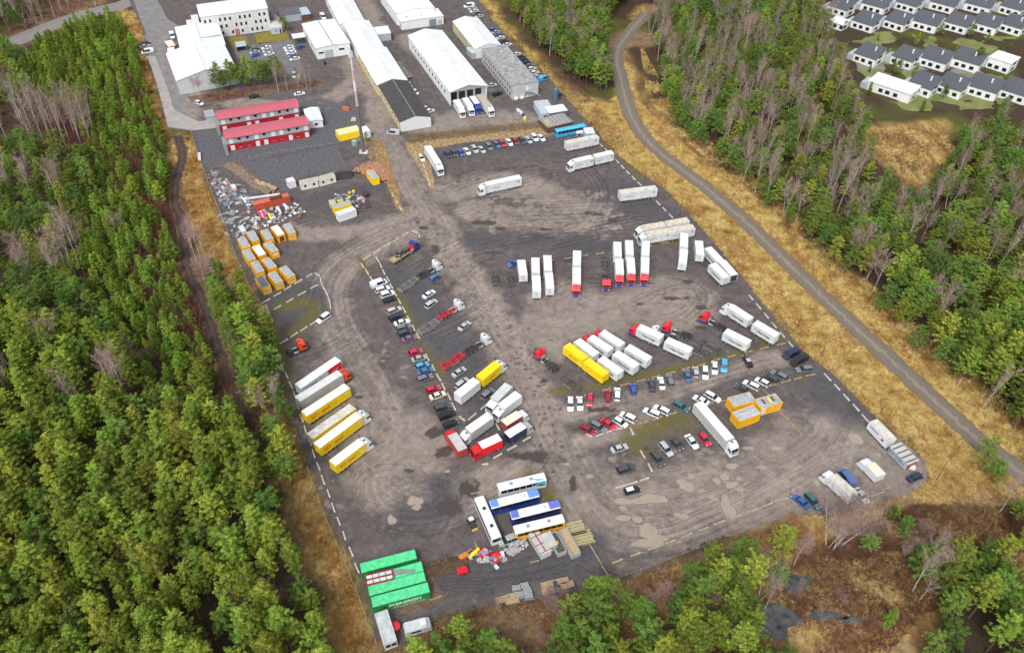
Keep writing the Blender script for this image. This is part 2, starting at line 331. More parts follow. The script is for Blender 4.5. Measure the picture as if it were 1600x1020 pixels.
# tyre tracks
trk = np.zeros(X.shape)
def track(P, amp, w=1):
    Q = resample(P, .2); i = ((Q[:, 0]-xs[0])/st).astype(int); j = ((Q[:, 1]-ys[0])/st).astype(int)
    ok = (i > 1) & (i < len(xs)-2) & (j > 1) & (j < len(ys)-2); i, j = i[ok], j[ok]
    for a in range(-w+1, w):
        for b in range(-w+1, w): trk[i+a, j+b] = np.clip(trk[i+a, j+b]*.5+amp, -1, 1)
def tracks(P, n, spread, amp=.6):
    P = smooth_line(G(P), 1.5)
    T = np.gradient(P, axis=0); T /= np.linalg.norm(T, axis=1)[:, None]+1e-9; Nn = np.stack([-T[:, 1], T[:, 0]], 1)
    for _ in range(n):
        o = r_.normal(0, spread); s = r_.normal(0, spread*.25); a0, a1 = sorted(r_.random(2)); 
        if a1-a0 < .25: a1 = min(1, a0+.3)
        k0, k1 = int(a0*len(P)), max(int(a1*len(P)), int(a0*len(P))+3); lin = np.linspace(0, 1, len(P))[:, None]
        wob = np.cumsum(r_.normal(0, .04, (len(P), 1)), 0)
        am = amp*(r_.random()*.8+.3)*(1 if r_.random() < .35 else -1)
        for side in (-.95, .95):
            Q = P+Nn*(o+side+s*lin+wob); track(Q[k0:k1], am, 1)
tracks([(600,190),(640,290),(700,385),(770,500),(835,620),(885,730),(930,800),(1000,830)], 34, 3.2, .35)
tracks([(690,340),(640,362),(590,382),(540,410),(515,450),(520,500),(560,570),(600,640),(600,700)], 40, 3.0, .5)
tracks([(640,700),(580,740),(590,790),(650,810),(740,780),(850,700)], 22, 3.5, .4)
tracks([(880,510),(860,470),(900,440),(1000,440),(1080,445),(1095,465),(1060,500),(960,500)], 26, 3, .4)
tracks([(980,480),(1060,440),(1100,450),(1102,480),(1060,510)], 8, 1.0, .7)
tracks([(690,310),(740,290),(800,270),(870,255),(930,260)], 26, 5, .6); tracks([(690,350),(780,330),(880,330),(1000,320),(1060,330)], 34, 6, .7)
tracks([(720,400),(800,385),(900,365),(1000,340)], 26, 5, .7); tracks([(800,240),(890,235),(960,290),(930,360),(870,380)], 18, 4, .5)
tracks([(880,655),(960,632),(1050,610),(1150,580),(1220,560)], 22, 1.6, .5); tracks([(885,680),(960,655),(1010,640)], 12, 1.4, .6)
tracks([(870,730),(910,800),(960,850),(1040,850),(1130,810),(1230,760),(1330,700)], 34, 4.5, .5); tracks([(930,770),(1040,790),(1160,760),(1280,700),(1300,640)], 20, 6, .3)
tracks([(620,430),(680,400),(740,370)], 10, 2, .5); tracks([(640,480),(700,450),(760,410)], 10, 2, .5); tracks([(655,535),(730,500),(790,460)], 14, 3, .5); tracks([(700,600),(760,560),(820,520)], 10, 3, .4)
tracks([(470,570),(520,545),(580,510)], 16, 3, .6); tracks([(440,360),(520,330),(600,320),(640,335)], 20, 3, .5); tracks([(480,480),(500,420),(560,380),(620,350)], 18, 3, .5)
tracks([(660,900),(760,915),(860,890),(940,855)], 12, 1.6, .5); tracks([(600,720),(640,760),(700,760),(720,800),(690,850)], 14, 3, .4)
tracks([(620,170),(590,120),(560,60),(545,0)], 12, 2, .4); tracks([(700,230),(680,180),(650,110),(620,60)], 12, 2, .4)
trk = np.clip(trk, -1, 1)
for ring in ((655,775,6.5,4.5), (1040,470,10,5), (610,760,9,7)):
    c0 = at(ring[0], ring[1]); th = np.linspace(.6+ring[3], 4.4+ring[3], 90); wv = 1+.05*np.sin(3*th+ring[2]); track(np.stack([c0[0]+ring[2]*wv*np.cos(th), c0[1]+ring[3]*np.sin(th)], 1), -.45); track(np.stack([c0[0]+(ring[2]-1.9)*wv*np.cos(th), c0[1]+(ring[3]-1.9)*np.sin(th)], 1), -.45)
surf = np.stack([worn, moss, .5+.5*trk, wet], -1); surf2 = np.stack([dark, nA, nB, nC], -1)
cx = (X[:-1, :-1]+X[1:, 1:])/2; cy = (Y[:-1, :-1]+Y[1:, 1:])/2
edge = (smooth_noise(len(xs), len(ys), 4, 31)-.5)*3.2
dE = dist_line(cx, cy, list(YARD)+[YARD[0]]); keep = inpoly(cx, cy, YARD) & (dE > np.maximum(0, edge[:-1, :-1]))
ym = bpy.data.materials.new('yard_gravel'); ym.use_nodes = True; t = ym.node_tree; p = t.nodes['Principled BSDF']
tc = N(t, 'ShaderNodeTexCoord')
A = N(t, 'ShaderNodeAttribute'); A.attribute_name = 'surf'; sep = N(t, 'ShaderNodeSeparateColor'); t.links.new(A.outputs['Color'], sep.inputs[0])
A2 = N(t, 'ShaderNodeAttribute'); A2.attribute_name = 'surf2'; sep2 = N(t, 'ShaderNodeSeparateColor'); t.links.new(A2.outputs['Color'], sep2.inputs[0])
n1 = noise(t, .35, 10, .8, .9); n2 = noise(t, 2.6, 5, .85); n3 = noise(t, .09, 5, .6, .8)
g0 = ramp(t, n1.outputs['Fac'], [(.32, (.052, .044, .044)), (.5, (.092, .079, .076)), (.70, (.158, .136, .128))])
g1 = ramp(t, n1.outputs['Fac'], [(.30, (.108, .09, .08)), (.47, (.20, .167, .145)), (.68, (.30, .255, .22))])
c = mixc(t, sep.outputs[0], g0.outputs[0], g1.outputs[0])
c = mixc(t, sep2.outputs[0], c, ramp(t, n1.outputs['Fac'], [(.3, (.048, .047, .052)), (.7, (.095, .09, .095))]).outputs[0])
c = mixc(t, sep.outputs[1], c, ramp(t, n2.outputs['Fac'], [(.3, (.06, .055, .02)), (.6, (.13, .11, .025)), (.8, (.19, .12, .04))]).outputs[0])
# tracks lighten / darken the gravel they pressed
mr = N(t, 'ShaderNodeMapRange'); t.links.new(sep.outputs[2], mr.inputs[0]); mr.inputs[3].default_value = .5; mr.inputs[4].default_value = 1.5
mr2 = N(t, 'ShaderNodeMapRange'); t.links.new(n2.outputs['Fac'], mr2.inputs[0]); mr2.inputs[1].default_value = .25; mr2.inputs[2].default_value = .75; mr2.inputs[3].default_value = .66; mr2.inputs[4].default_value = 1.35
mu = N(t, 'ShaderNodeMath', operation='MULTIPLY'); t.links.new(mr.outputs[0], mu.inputs[0]); t.links.new(mr2.outputs[0], mu.inputs[1])
vm = N(t, 'ShaderNodeVectorMath', operation='SCALE'); t.links.new(c, vm.inputs[0]); t.links.new(mu.outputs[0], vm.inputs[3])
c = mixc(t, A.outputs['Alpha'], vm.outputs[0], (.062, .050, .046)); t.links.new(c, p.inputs['Base Color'])
rr = N(t, 'ShaderNodeMapRange'); t.links.new(A.outputs['Alpha'], rr.inputs[0]); rr.inputs[3].default_value = .88; rr.inputs[4].default_value = .45; t.links.new(rr.outputs[0], p.inputs['Roughness'])
p.inputs['Specular IOR Level'].default_value = .3
bp = N(t, 'ShaderNodeBump'); bp.inputs['Strength'].default_value = .6; bp.inputs['Distance'].default_value = .12; t.links.new(n2.outputs['Fac'], bp.inputs['Height']); t.links.new(bp.outputs[0], p.inputs['Normal'])
tag(link('gravel_yard', grid_mesh('gravel_yard', xs, ys, .004, keep, {'surf': surf, 'surf2': surf2})), kind='structure').data.materials.append(ym)
del X, Y, nA, nB, nC

# ---- flat sheets laid on the yard
def sheet(name, pts, z, m, kind='structure', px=True, wob=.25, step=1.2, seed=1):
    g = G(pts) if px else np.asarray(pts); g = resample(np.vstack([g, g[:1]]), step)[:-1]
    r = np.random.default_rng(seed); g = g+r.normal(0, wob, g.shape)
    return tag(MB().poly([(a, b, z) for a, b in g]).build(name, m), kind=kind)
def ribbon(name, line, w, z, m, seed=3, jit=.3):
    r = np.random.default_rng(seed); T = np.gradient(line, axis=0); T /= np.linalg.norm(T, axis=1)[:, None]; Nn = np.stack([-T[:, 1], T[:, 0]], 1)
    wl = w/2+r.normal(0, jit, len(line)); wr = w/2+r.normal(0, jit, len(line)); k = 6; mb = MB()
    cols = [line+Nn*(-wr[:, None]+(wl+wr)[:, None]*i/k) for i in range(k+1)]
    n = len(line); mb.v = [(*cols[i][j], z) for i in range(k+1) for j in range(n)]
    for i in range(k):
        for j in range(n-1): mb.f.append((i*n+j, (i+1)*n+j, (i+1)*n+j+1, i*n+j+1)); mb.m.append(0)
    me = mb.mesh(name, m); a = me.attributes.new('across', 'FLOAT', 'POINT'); a.data.foreach_set('value', np.repeat(np.arange(k+1)/k, n).astype(np.float32))
    return tag(link(name, me), kind='structure')
def path_mat(name, cen, rut, verge=None):
    m = bpy.data.materials.new(name); m.use_nodes = True; t = m.node_tree; p = t.nodes['Principled BSDF']; p.inputs['Roughness'].default_value = .9; p.inputs['Specular IOR Level'].default_value = .2
    tc = N(t, 'ShaderNodeTexCoord'); A = N(t, 'ShaderNodeAttribute'); A.attribute_name = 'across'
    n = N(t, 'ShaderNodeTexNoise'); n.inputs['Scale'].default_value = .45; n.inputs['Detail'].default_value = 8; t.links.new(tc.outputs['Object'], n.inputs['Vector'])
    ad = N(t, 'ShaderNodeMath', operation='MULTIPLY_ADD'); t.links.new(n.outputs['Fac'], ad.inputs[0]); ad.inputs[1].default_value = .5; ad.inputs[2].default_value = -.25
    ad2 = N(t, 'ShaderNodeMath', operation='ADD'); t.links.new(A.outputs['Fac'], ad2.inputs[0]); t.links.new(ad.outputs[0], ad2.inputs[1])
    v = verge or cen
    r = ramp(t, ad2.outputs[0], [(0, v), (.22, rut), (.36, rut), (.5, cen), (.64, rut), (.78, rut), (1, v)])
    n2 = N(t, 'ShaderNodeTexNoise'); n2.inputs['Scale'].default_value = 3; n2.inputs['Detail'].default_value = 5; t.links.new(tc.outputs['Object'], n2.inputs['Vector'])
    mr = N(t, 'ShaderNodeMapRange'); t.links.new(n2.outputs['Fac'], mr.inputs[0]); mr.inputs[3].default_value = .5; mr.inputs[4].default_value = 1.5
    vm = N(t, 'ShaderNodeVectorMath', operation='SCALE'); t.links.new(r.outputs[0], vm.inputs[0]); t.links.new(mr.outputs[0], vm.inputs[3]); t.links.new(vm.outputs[0], p.inputs['Base Color'])
    return m
ribbon('dirt_road', TRACK_E, 6.2, .002, path_mat('dirt_road_surface', (.24, .20, .145), (.15, .13, .112), (.15, .115, .07)), 3, .22)
ribbon('forest_track', TRACK_W, 4.2, .002, path_mat('forest_track_surface', (.10, .065, .045), (.055, .042, .038), (.16, .10, .05)))
ribbon('forest_track', smooth_line(G([(425,540),(372,640),(368,640)]), 1.2) if False else smooth_line(G([(345,560),(352,590),(372,640)]), 1.2), 3.0, .0035, path_mat('forest_track_surface_b', (.10, .05, .035), (.07, .04, .03)), 5)
ASPH = mat('grey_asphalt', (.20, .195, .19), rough=.85, var=.2, scale=.3, c2=(.13, .125, .125))
ribbon('asphalt_road', ROAD_N, 11, .003, path_mat('asphalt_lane', (.22, .21, .20), (.19, .185, .18)), 6, .1)
sheet('asphalt_road', [(205,-8),(240,-10),(262,30),(300,55),(262,62),(258,90),(276,130),(292,165),(300,204),(262,200),(250,150),(236,95),(226,48)], .009, ASPH, wob=.1, seed=2)
sheet('concrete_apron', [(229,88),(243,88),(262,140),(272,172),(292,182),(310,190),(345,186),(340,200),(300,204),(263,198),(250,150),(238,110)], .014, mat('concrete_slabs', (.33, .31, .285), rough=.85, var=.15, scale=.25, c2=(.25, .235, .22)), wob=.1, seed=4)
DG = mat('dark_crushed_stone', (.105, .103, .112), rough=.9, var=.3, scale=.9, detail=12, c2=(.045, .044, .05), bump=.8)
sheet('gravel_lot', [(300,207),(318,203),(340,200),(350,185),(470,158),(500,153),(540,165),(560,180),(552,200),(528,224),(340,262),(316,262)], .012, DG, wob=.15, seed=5)
sheet('gravel_lot', [(372,256),(450,242),(528,226),(532,240),(545,262),(470,276),(438,300),(400,292)], .012, DG, wob=.2, seed=6)
sheet('asphalt_car_park', [(365,78),(392,70),(455,62),(462,74),(474,108),(468,126),(452,122),(440,96),(372,92)], .012, mat('car_park_asphalt', (.15, .145, .155), rough=.85, var=.2, scale=.4), wob=.1, seed=7)
LAWN = mat('winter_lawn', (.20, .155, .02), rough=.95, var=.35, scale=.8, c2=(.10, .10, .012))
sheet('lawn', [(352,59),(384,56),(390,70),(368,78)], .012, LAWN, wob=.05, seed=8); sheet('lawn', [(398,54),(436,46),(448,48),(452,62),(402,70)], .012, LAWN, wob=.05, seed=9)
BARE = mat('bare_reddish_soil', (.16, .095, .06), rough=.95, var=.35, scale=.7, c2=(.07, .045, .035))
sheet('planting_bed', [(293,152),(352,140),(440,132),(500,122),(512,136),(460,141),(380,153),(330,163),(300,160)], .012, BARE, wob=.2, seed=10)
sheet('grass_strip', [(576,212),(584,216),(598,222),(606,240),(612,262),(622,300),(632,334),(620,326),(606,294),(598,272),(586,250),(580,236)], .014, mat('ochre_grass_strip', (.27, .18, .075), rough=.95, var=.4, scale=.8, c2=(.12, .07, .03)), wob=.3, seed=11)
sheet('grass_strip', [(632,224),(700,212),(820,200),(860,200),(880,204),(860,210),(720,224),(668,234),(680,292),(672,296),(655,262),(640,240)], .014, mat('brown_hedge_floor', (.34, .25, .13), rough=.95, var=.4, scale=.8, c2=(.10, .06, .035)), wob=.2, seed=12)
sheet('earth_strip', [(640,880),(660,870),(690,925),(690,940),(625,960),(640,920)], .012, BARE, wob=.2, seed=13)
# ---- puddles of muddy water
PUD = mat('muddy_water', (.31, .265, .21), rough=.22, var=.08, scale=.5, spec=.6)
PUDS = [(1065,752,1.1,.8),(1074,760,1.6,1.5),(1018,779,4.2,1.2),(1000,783,2.2,.8),(974,783,2.2,.9),(974,794,.9,.7),(996,811,1.1,1),(1013,826,2.0,1.4),(1022,838,2.6,1.3),(1012,848,3.4,1.2),(974,809,1.8,.8),(1069,807,1,.9),(1059,804,.9,.7),(1139,797,1.5,2.6),(1134,783,1,2),(1120,751,1,.9),(1132,745,1.2,1),(1141,758,1.1,1),(1149,755,.8,.7),(1144,728,1.5,.9),(921,744,.9,.6),(911,778,.8,.9),(1096,766,.7,.6),(1337,685,1.6,2.0),(1372,710,.7,.6),(648,782,1.4,1.5),(651,792,1,.8),(612,812,.9,1.3),(1080,744,1,.8),(1111,776,.8,.6),(1118,780,.8,.5),(1155,748,.8,.6),(1156,764,1.2,.7),(1225,752,1.2,.8),(1276,753,.9,1),(1213,700,1.4,.8),(1190,730,1.3,.6),(665,707,.6,.5),(699,736,.6,.5),(885,725,.7,.5),(1004,823,.9,.5),(1094,740,.6,.4),(1170,700,1.6,.5)]
for i, (x, y, a, b) in enumerate(PUDS):
    c0 = at(x, y); r = np.random.default_rng(100+i); n = 26; th = np.linspace(0, 2*math.pi, n, endpoint=False); k = r.normal(0, 1, 6); ph = r.random(6)*6
    rad = 1+.16*sum(k[q]*np.sin((q+2)*th+ph[q])/(q+1.3) for q in range(6)); rad = np.clip(rad, .45, 1.6)
    rim = MB(); pts = [(c0[0]+a*rad[j]*math.cos(th[j]), c0[1]+b*rad[j]*math.sin(th[j])) for j in range(n)]
    tag(MB().poly([(u, v, .012+i*.0004) for u, v in pts]).build('puddle', PUD), kind='structure')
    tag(MB().poly([(c0[0]+(u-c0[0])*1.12, c0[1]+(v-c0[1])*1.12, .0055+i*.00012) for u, v in pts]).build('puddle_rim', mat('wet_mud', (.17, .143, .122), rough=.6, var=.2, scale=2)), kind='structure')
for i, (x, y, a, b) in enumerate([(1240,912,4,2.6),(1208,967,5.5,4.0),(1290,962,4,1.2),(1330,970,3,1)]):
    c0 = at(x, y); th = np.linspace(0, 2*math.pi, 24, endpoint=False); r = np.random.default_rng(200+i); rad = 1+.2*np.sin(3*th+i)+.15*np.sin(5*th+2*i)
    tag(MB().poly([(c0[0]+a*rad[j]*math.cos(th[j]), c0[1]+b*rad[j]*math.sin(th[j]), .25) for j in range(24)]).build('pond_water', mat('pond_water', (.085, .09, .09), rough=.12, var=.5, scale=.4)), kind='structure')
# ================================================================ VEHICLES
_cache = {}
def cached(key, fn):
    if key not in _cache: _cache[key] = fn()
    return _cache[key]
def heading(r, f, z):
    a, b = at(*r, z), at(*f, z); d = b-a; return (a+b)/2, math.atan2(d[1], d[0]), float(np.hypot(d[0], d[1]))
def faint_text(o, n, h, pos, face, m):
    """a run of letter-like strokes, for lettering too small to read"""
    def mk():
        r = random.Random(n*7+int(h*100)); b = MB(); w = h*.62; x = -n*w*1.25/2
        for i in range(n):
            k = r.choice('EHNULO'); t = h*.2
            bars = {'E': [(0,0,t,h),(0,0,w,t),(0,h*.42,w*.8,h*.42+t),(0,h-t,w,h)], 'H': [(0,0,t,h),(w-t,0,w,h),(0,h*.4,w,h*.4+t)], 'N': [(0,0,t,h),(w-t,0,w,h),(0,h-t,w,h)], 'U': [(0,0,t,h),(w-t,0,w,h),(0,0,w,t)], 'L': [(0,0,t,h),(0,0,w,t)], 'O': [(0,0,t,h),(w-t,0,w,h),(0,0,w,t),(0,h-t,w,h)]}[k]
            for q, (x0, z0, x1, z1) in enumerate(bars): b.poly([(x+x0, z0-h/2, q*.0015), (x+x1, z0-h/2, q*.0015), (x+x1, z1-h/2, q*.0015), (x+x0, z1-h/2, q*.0015)])
            x += w*1.25
        return b.mesh('lettering', m)
    q = link('lettering', cached(('faint', n, h, m.name), mk), o, pos)
    q.rotation_euler = {'R': (math.pi/2, 0, 0), 'L': (math.pi/2, 0, math.pi), 'F': (math.pi/2, 0, math.pi/2)}[face]
    return q
# ---- cars: stations (x, z_shoulder, half_w_shoulder, z_roof, half_w_roof) rear -> front, unit length 1
CARS = {
 'hatch':  (4.1, 1.76, [(-.50,.62,.78,.62,.70),(-.49,.95,.84,.97,.74),(-.40,.97,.87,1.43,.62),(-.10,.95,.88,1.48,.64),(.06,.94,.88,1.42,.62),(.25,.90,.87,.92,.80),(.44,.76,.82,.78,.72),(.50,.55,.72,.57,.62)]),
 'sedan':  (4.6, 1.80, [(-.50,.70,.78,.72,.70),(-.48,.95,.84,.97,.76),(-.34,.98,.87,1.00,.78),(-.21,.96,.88,1.38,.60),(-.02,.95,.88,1.44,.62),(.10,.94,.88,1.38,.60),(.25,.90,.87,.92,.80),(.44,.76,.82,.78,.72),(.50,.55,.72,.57,.62)]),
 'wagon':  (4.7, 1.82, [(-.50,.68,.80,.70,.72),(-.49,.96,.86,.98,.78),(-.43,.97,.88,1.42,.64),(-.10,.95,.88,1.50,.66),(.08,.94,.88,1.43,.62),(.25,.90,.87,.92,.80),(.44,.78,.82,.80,.72),(.50,.58,.72,.60,.62)]),
 'suv':    (4.6, 1.88, [(-.50,.75,.82,.77,.74),(-.49,1.05,.88,1.07,.80),(-.43,1.06,.92,1.60,.70),(-.10,1.04,.93,1.70,.72),(.10,1.03,.93,1.60,.68),(.26,1.0,.91,1.02,.84),(.45,.90,.86,.92,.78),(.50,.65,.78,.67,.68)]),
 'van':    (5.4, 1.98, [(-.50,.80,.90,.82,.84),(-.49,1.10,.94,1.90,.84),(-.20,1.10,.95,2.02,.86),(.22,1.10,.95,1.98,.84),(.36,1.08,.93,1.12,.88),(.47,.90,.88,.92,.80),(.50,.60,.80,.62,.72)]),
}
def car_meshes(kind):
    L, Wd, S = CARS[kind]
    body, glass = MB(), MB(); zb = .28
    pts = [[(x*L, s*w*Wd/1.8, z) for s, w, z in ((1, ws*.94, zb), (1, ws, (zb+zs)/2), (1, ws, zs), (1, wr, zr), (-1, wr, zr), (-1, ws, zs), (-1, ws, (zb+zs)/2), (-1, ws*.94, zb))] for x, zs, ws, zr, wr in S]
    for i in range(len(S)-1):
        a, b = pts[i], pts[i+1]; ga = S[i][3]-S[i][1] > .1; gb = S[i+1][3]-S[i+1][1] > .1
        for k in range(7):
            q = [a[k], b[k], b[k+1], a[k+1]]; isg = False
            if k in (2, 4) and (ga or gb) and not (kind == 'van' and i < 2): isg = True
            if k == 3 and ga != gb and not (kind == 'van' and i < 1): isg = True
            if kind == 'van' and k in (2, 4) and i == 0: isg = False
            (body if not isg else glass).poly(q)
        if ga or gb:   # keep the pillars: thin body-colour frames over the glass edges
            for sgn, k0, k1 in ((1, 2, 3), (-1, 5, 4)):
                p, q = np.array(a[k0]), np.array(a[k1])
                if ga: body.cyl(p+[0, sgn*.01, 0], q+[0, sgn*.01, 0], .035, n=4, caps=False)
    for e in (0, -1):
        P = pts[e]; body.poly(P if e == 0 else P[::-1])
    body.poly([(S[0][0]*L, Wd*.42, zb), (S[-1][0]*L, Wd*.38, zb), (S[-1][0]*L, -Wd*.38, zb), (S[0][0]*L, -Wd*.42, zb)])
    for s in (-1, 1): body.box(.17*L, .20*L, s*.90*Wd/1.8-.07, s*.90*Wd/1.8+.09*s+.05, .95, 1.07)
    return body, glass, L, Wd, S
def wheel_mesh(r=.32, w=.22, rim=True):
    m = MB().cyl((0, -w/2, 0), (0, w/2, 0), r, n=14, m=0); m.cyl((0, -w/2-.01, 0), (0, w/2+.01, 0), r*.58, n=10, m=1)
    return m.mesh('wheel', [RUBBER, STEEL])
CARPAINT = {}
def carpaint(c):
    pal = dict(white=(.74,.76,.78), silver=(.42,.44,.46), grey=(.16,.175,.19), darkgrey=(.06,.065,.075), black=(.014,.015,.018), navy=(.02,.03,.075), blue=(.03,.10,.42), midblue=(.07,.14,.32), lightblue=(.06,.36,.62),
      red=(.60,.012,.055), darkred=(.30,.01,.03), cream=(.66,.64,.50), teal=(.04,.14,.15), green=(.30,.36,.32), purple=(.20,.11,.20), violet=(.12,.08,.45), beige=(.48,.46,.42), tan=(.5,.42,.3))
    return mat('car_paint_'+c, pal[c], rough=.28, var=.05, scale=.8, coat=.6)
def car(kind, colour, rear, front, label, group, roof=None, name=None):
    c, a, _ = heading(rear, front, .7)
    L = CARS[kind][0]
    nm = name or {'hatch': 'parked_car', 'sedan': 'parked_car', 'wagon': 'parked_car', 'suv': 'parked_car', 'van': 'parked_van'}[kind]
    root = empty(nm, (c[0], c[1], .012), a, label, 'van' if kind == 'van' else 'car', group)
    def mk():
        body, glass, L, Wd, S = car_meshes(kind); return body, glass, L, Wd, S
    body, glass, L, Wd, S = cached(('car', kind), mk)
    link('body', cached(('cb', kind, colour), lambda: body.mesh('car_body', carpaint(colour))), root)
    link('window_glass', cached(('cg', kind), lambda: glass.mesh('car_glass', GLASS)), root)
    if roof:
        zr = max(s[3] for s in S); x0 = min(s[0] for s in S if s[3]-s[1] > .1)*L; x1 = max(s[0] for s in S if s[3]-s[1] > .1)*L
        MB().box(x0+.05, x1-.05, -.55, .55, zr-.02, zr+.03).build('roof_panel', carpaint(roof), root)
    wm = cached('cwheel', wheel_mesh)
    for sx in (-.31, .31):
        for sy in (-1, 1): link('wheel', wm, root, (sx*L, sy*(Wd/2-.14), .31))
    for sy in (-1, 1):
        link('headlight', cached('hl', lambda: MB().box(-.12, .06, -.16, .16, -.07, .08).mesh('headlight', LAMP)), root, (L*.465, sy*Wd*.33, .68))
        link('tail_light', cached('tl', lambda: MB().box(-.03, .05, -.13, .13, -.1, .1).mesh('tail_light', REDL)), root, (-L*.5, sy*Wd*.36, .82))
    return root
# ---- lorries
def cab_parts(root, x0, colour, low=None, h=3.55, defl=True, small=False, glassroof=True):
    """cab with its back wall at x0, facing +x"""
    Lc = 1.9 if small else 2.25; low = low or colour
    key = ('cab', colour.name, h, small, defl)
    def mk():
        m = MB(); zt = h*.86 if defl else h
        prof = [(0, 1.15), (0, zt), (.15, h if defl else zt), (.75, h if defl else zt), (Lc*.80, zt-.18), (Lc*.93, zt*.80), (Lc, 1.75), (Lc+.03, 1.15)]
        m.prism(prof, -1.2, 1.2); me = m.mesh('cab', colour); return me
    cab = link('cab', cached(key, mk), root, (x0, 0, 0)); zt = h*.86 if defl else h
    a = (Lc*.93, zt*.80); b = (Lc, 1.75)
    def ws():
        m = MB(); e = .03; lerp = lambda t: (a[0]+(b[0]-a[0])*t, a[1]+(b[1]-a[1])*t); p, q = (a[0]-.05, a[1]+.14), lerp(.93)
        m.poly([(p[0]+e, -1.02, p[1]), (p[0]+e, 1.02, p[1]), (q[0]+e, 1.08, q[1]), (q[0]+e, -1.08, q[1])])
        for s in (-1, 1):
            m.poly([(Lc*.42, s*1.215, zt*.80), (Lc*.86, s*1.215, zt*.78), (Lc*.92, s*1.215, 1.9), (Lc*.42, s*1.215, 1.85)][::s])
        return m.mesh('cab_window', GLASS)
    link('windscreen', cached(('ws', h, small, defl), ws), cab)
    if glassroof and defl: link('roof_hatch', cached(('rh', h), lambda: MB().box(.3, .72, -.28, .28, h, h+.05).mesh('roof_hatch', GLASS)), cab)
    bump = link('bumper', cached(('bp', low.name, Lc), lambda: MB().prism([(0, .45), (0, 1.15), (Lc+.04, 1.15), (Lc+.10, .95), (Lc+.10, .35), (Lc-.5, .35)], -1.22, 1.22).mesh('bumper', low)), cab)
    link('grille', cached(('gr', Lc), lambda: MB().box(Lc+.05, Lc+.09, -.85, .85, 1.2, 1.6).mesh('grille', DARKST)), cab)
    for s in (-1, 1):
        link('headlight', cached('thl', lambda: MB().box(0, .08, -.2, .2, -.1, .1).mesh('headlight', LAMP)), cab, (Lc+.06, s*.95, .72))
        link('mirror', cached('mir', lambda: MB().box(-.08, .08, -.12, .12, -.35, .35).cyl((0, -.1, .3), (-.1, -.1, .3), .03, n=4).mesh('mirror', CHAS)), cab, (Lc*.9, s*1.38, 2.2))
    return cab
def wheels(root, xs_, wy=1.02, r=.5):
    wm = cached(('tw', r), lambda: wheel_mesh(r, .3))
    for x in xs_:
        for s in (-1, 1): link('wheel', wm, root, (x, s*wy, r))
def chassis_frame(root, x0, x1, m=None, ladder=False, z=.95, yw=.42, tanks=True):
    m = m or CHAS
    b = MB()
    if ladder:
        for s in (-1, 1):
            b.box(x0, x1, s*yw-.07, s*yw+.07, z-.12, z+.12); b.box(x0+.1, x1-.1, s*1.12-.06, s*1.12+.06, z-.02, z+.14)
        n = max(3, int((x1-x0)/1.9)); 
        for i in range(n+1):
            x = x0+.1+(x1-x0-.2)*i/n; b.box(x-.08, x+.08, -1.2, 1.2, z+.12, z+.24)
        b.box(x0-.06, x0+.08, -1.24, 1.24, .55, .75); b.box(x0-.02, x0+.04, -1.0, -.9, .6, z); b.box(x0-.02, x0+.04, .9, 1.0, .6, z)
    else:
        for s in (-1, 1): b.box(x0, x1, s*yw-.05, s*yw+.05, z-.14, z+.14)
        n = max(2, int((x1-x0)/1.6))
        for i in range(n+1):
            x = x0+.05+(x1-x0-.1)*i/n; b.box(x-.05, x+.05, -yw, yw, z-.1, z+.1)
    o = b.build('chassis', m, root)
    return o
def tank(root, x0, x1, side, m=None):
    MB().cyl((x0, side*.92, .78), (x1, side*.92, .78), .30, n=12).build('fuel_tank', m or STEEL, root)
def cargo(root, L, z0, z1, side, roof, rear=None, W_=2.5, trim=None, doors=True, rearside=None):
    """box body with roof sheet, frame rails and rear doors; centred on x"""
    b = MB().box(-L/2, L/2, -W_/2, W_/2, z0, z1-.03); o = b.build('cargo_box', side, root)
    MB().box(-L/2+.02, L/2-.02, -W_/2+.03, W_/2-.03, z1-.03, z1+.012).build('box_roof', roof, o)
    t = MB()
    for s in (-1, 1):
        t.box(-L/2-.015, L/2+.015, s*(W_/2+.005)-.03, s*(W_/2+.005)+.03, z1-.09, z1+.005); t.box(-L/2-.015, L/2+.015, s*(W_/2+.005)-.025, s*(W_/2+.005)+.025, z0-.06, z0+.06)
        for e in (-1, 1): t.box(e*(L/2)-.05, e*(L/2)+.05, s*(W_/2)-.05, s*(W_/2)+.035, z0, z1-.02)
    t.build('frame_rail', trim or side, o)
    if doors:
        d = MB().box(-L/2-.035, -L/2-.012, -W_/2+.1, -.02, z0+.1, z1-.14).box(-L/2-.035, -L/2-.012, .02, W_/2-.1, z0+.1, z1-.14)
        for y in (-.75, -.25, .25, .75): d.cyl((-L/2-.06, y, z0+.12), (-L/2-.06, y, z1-.16), .02, n=5)
        d.build('rear_door', rear or side, o)
    return o
def underride(root, x0, x1, z=.85):
    for s in (-1, 1): MB().box(x0, x1, s*1.2-.02, s*1.2+.02, .5, .62).box(x0, x1, s*1.2-.02, s*1.2+.02, .75, .87).build('side_guard', STEEL, root)
def hermes_text(o, L, z0, z1, sides='RL', rear=False):
    zm = (z0+z1)/2+.1
    for s in sides:
        sg = -1 if s == 'R' else 1; y = sg*1.275
        text_on(o, 'Hermes', 1.30, TXTB, ((.55 if s == 'R' else -.55)*0+.3*sg*-1, y, zm-.15), s, sx=1.0)
        hermes_mark(o, (-2.55 if s == 'R' else 2.55, y, zm), s)
    if rear:
        hermes_mark(o, (L/2+.06, 0, zm+.35), 'F', .8); text_on(o, 'Hermes', .42, TXTC, (L/2+.06, 0, zm-.35), 'F')
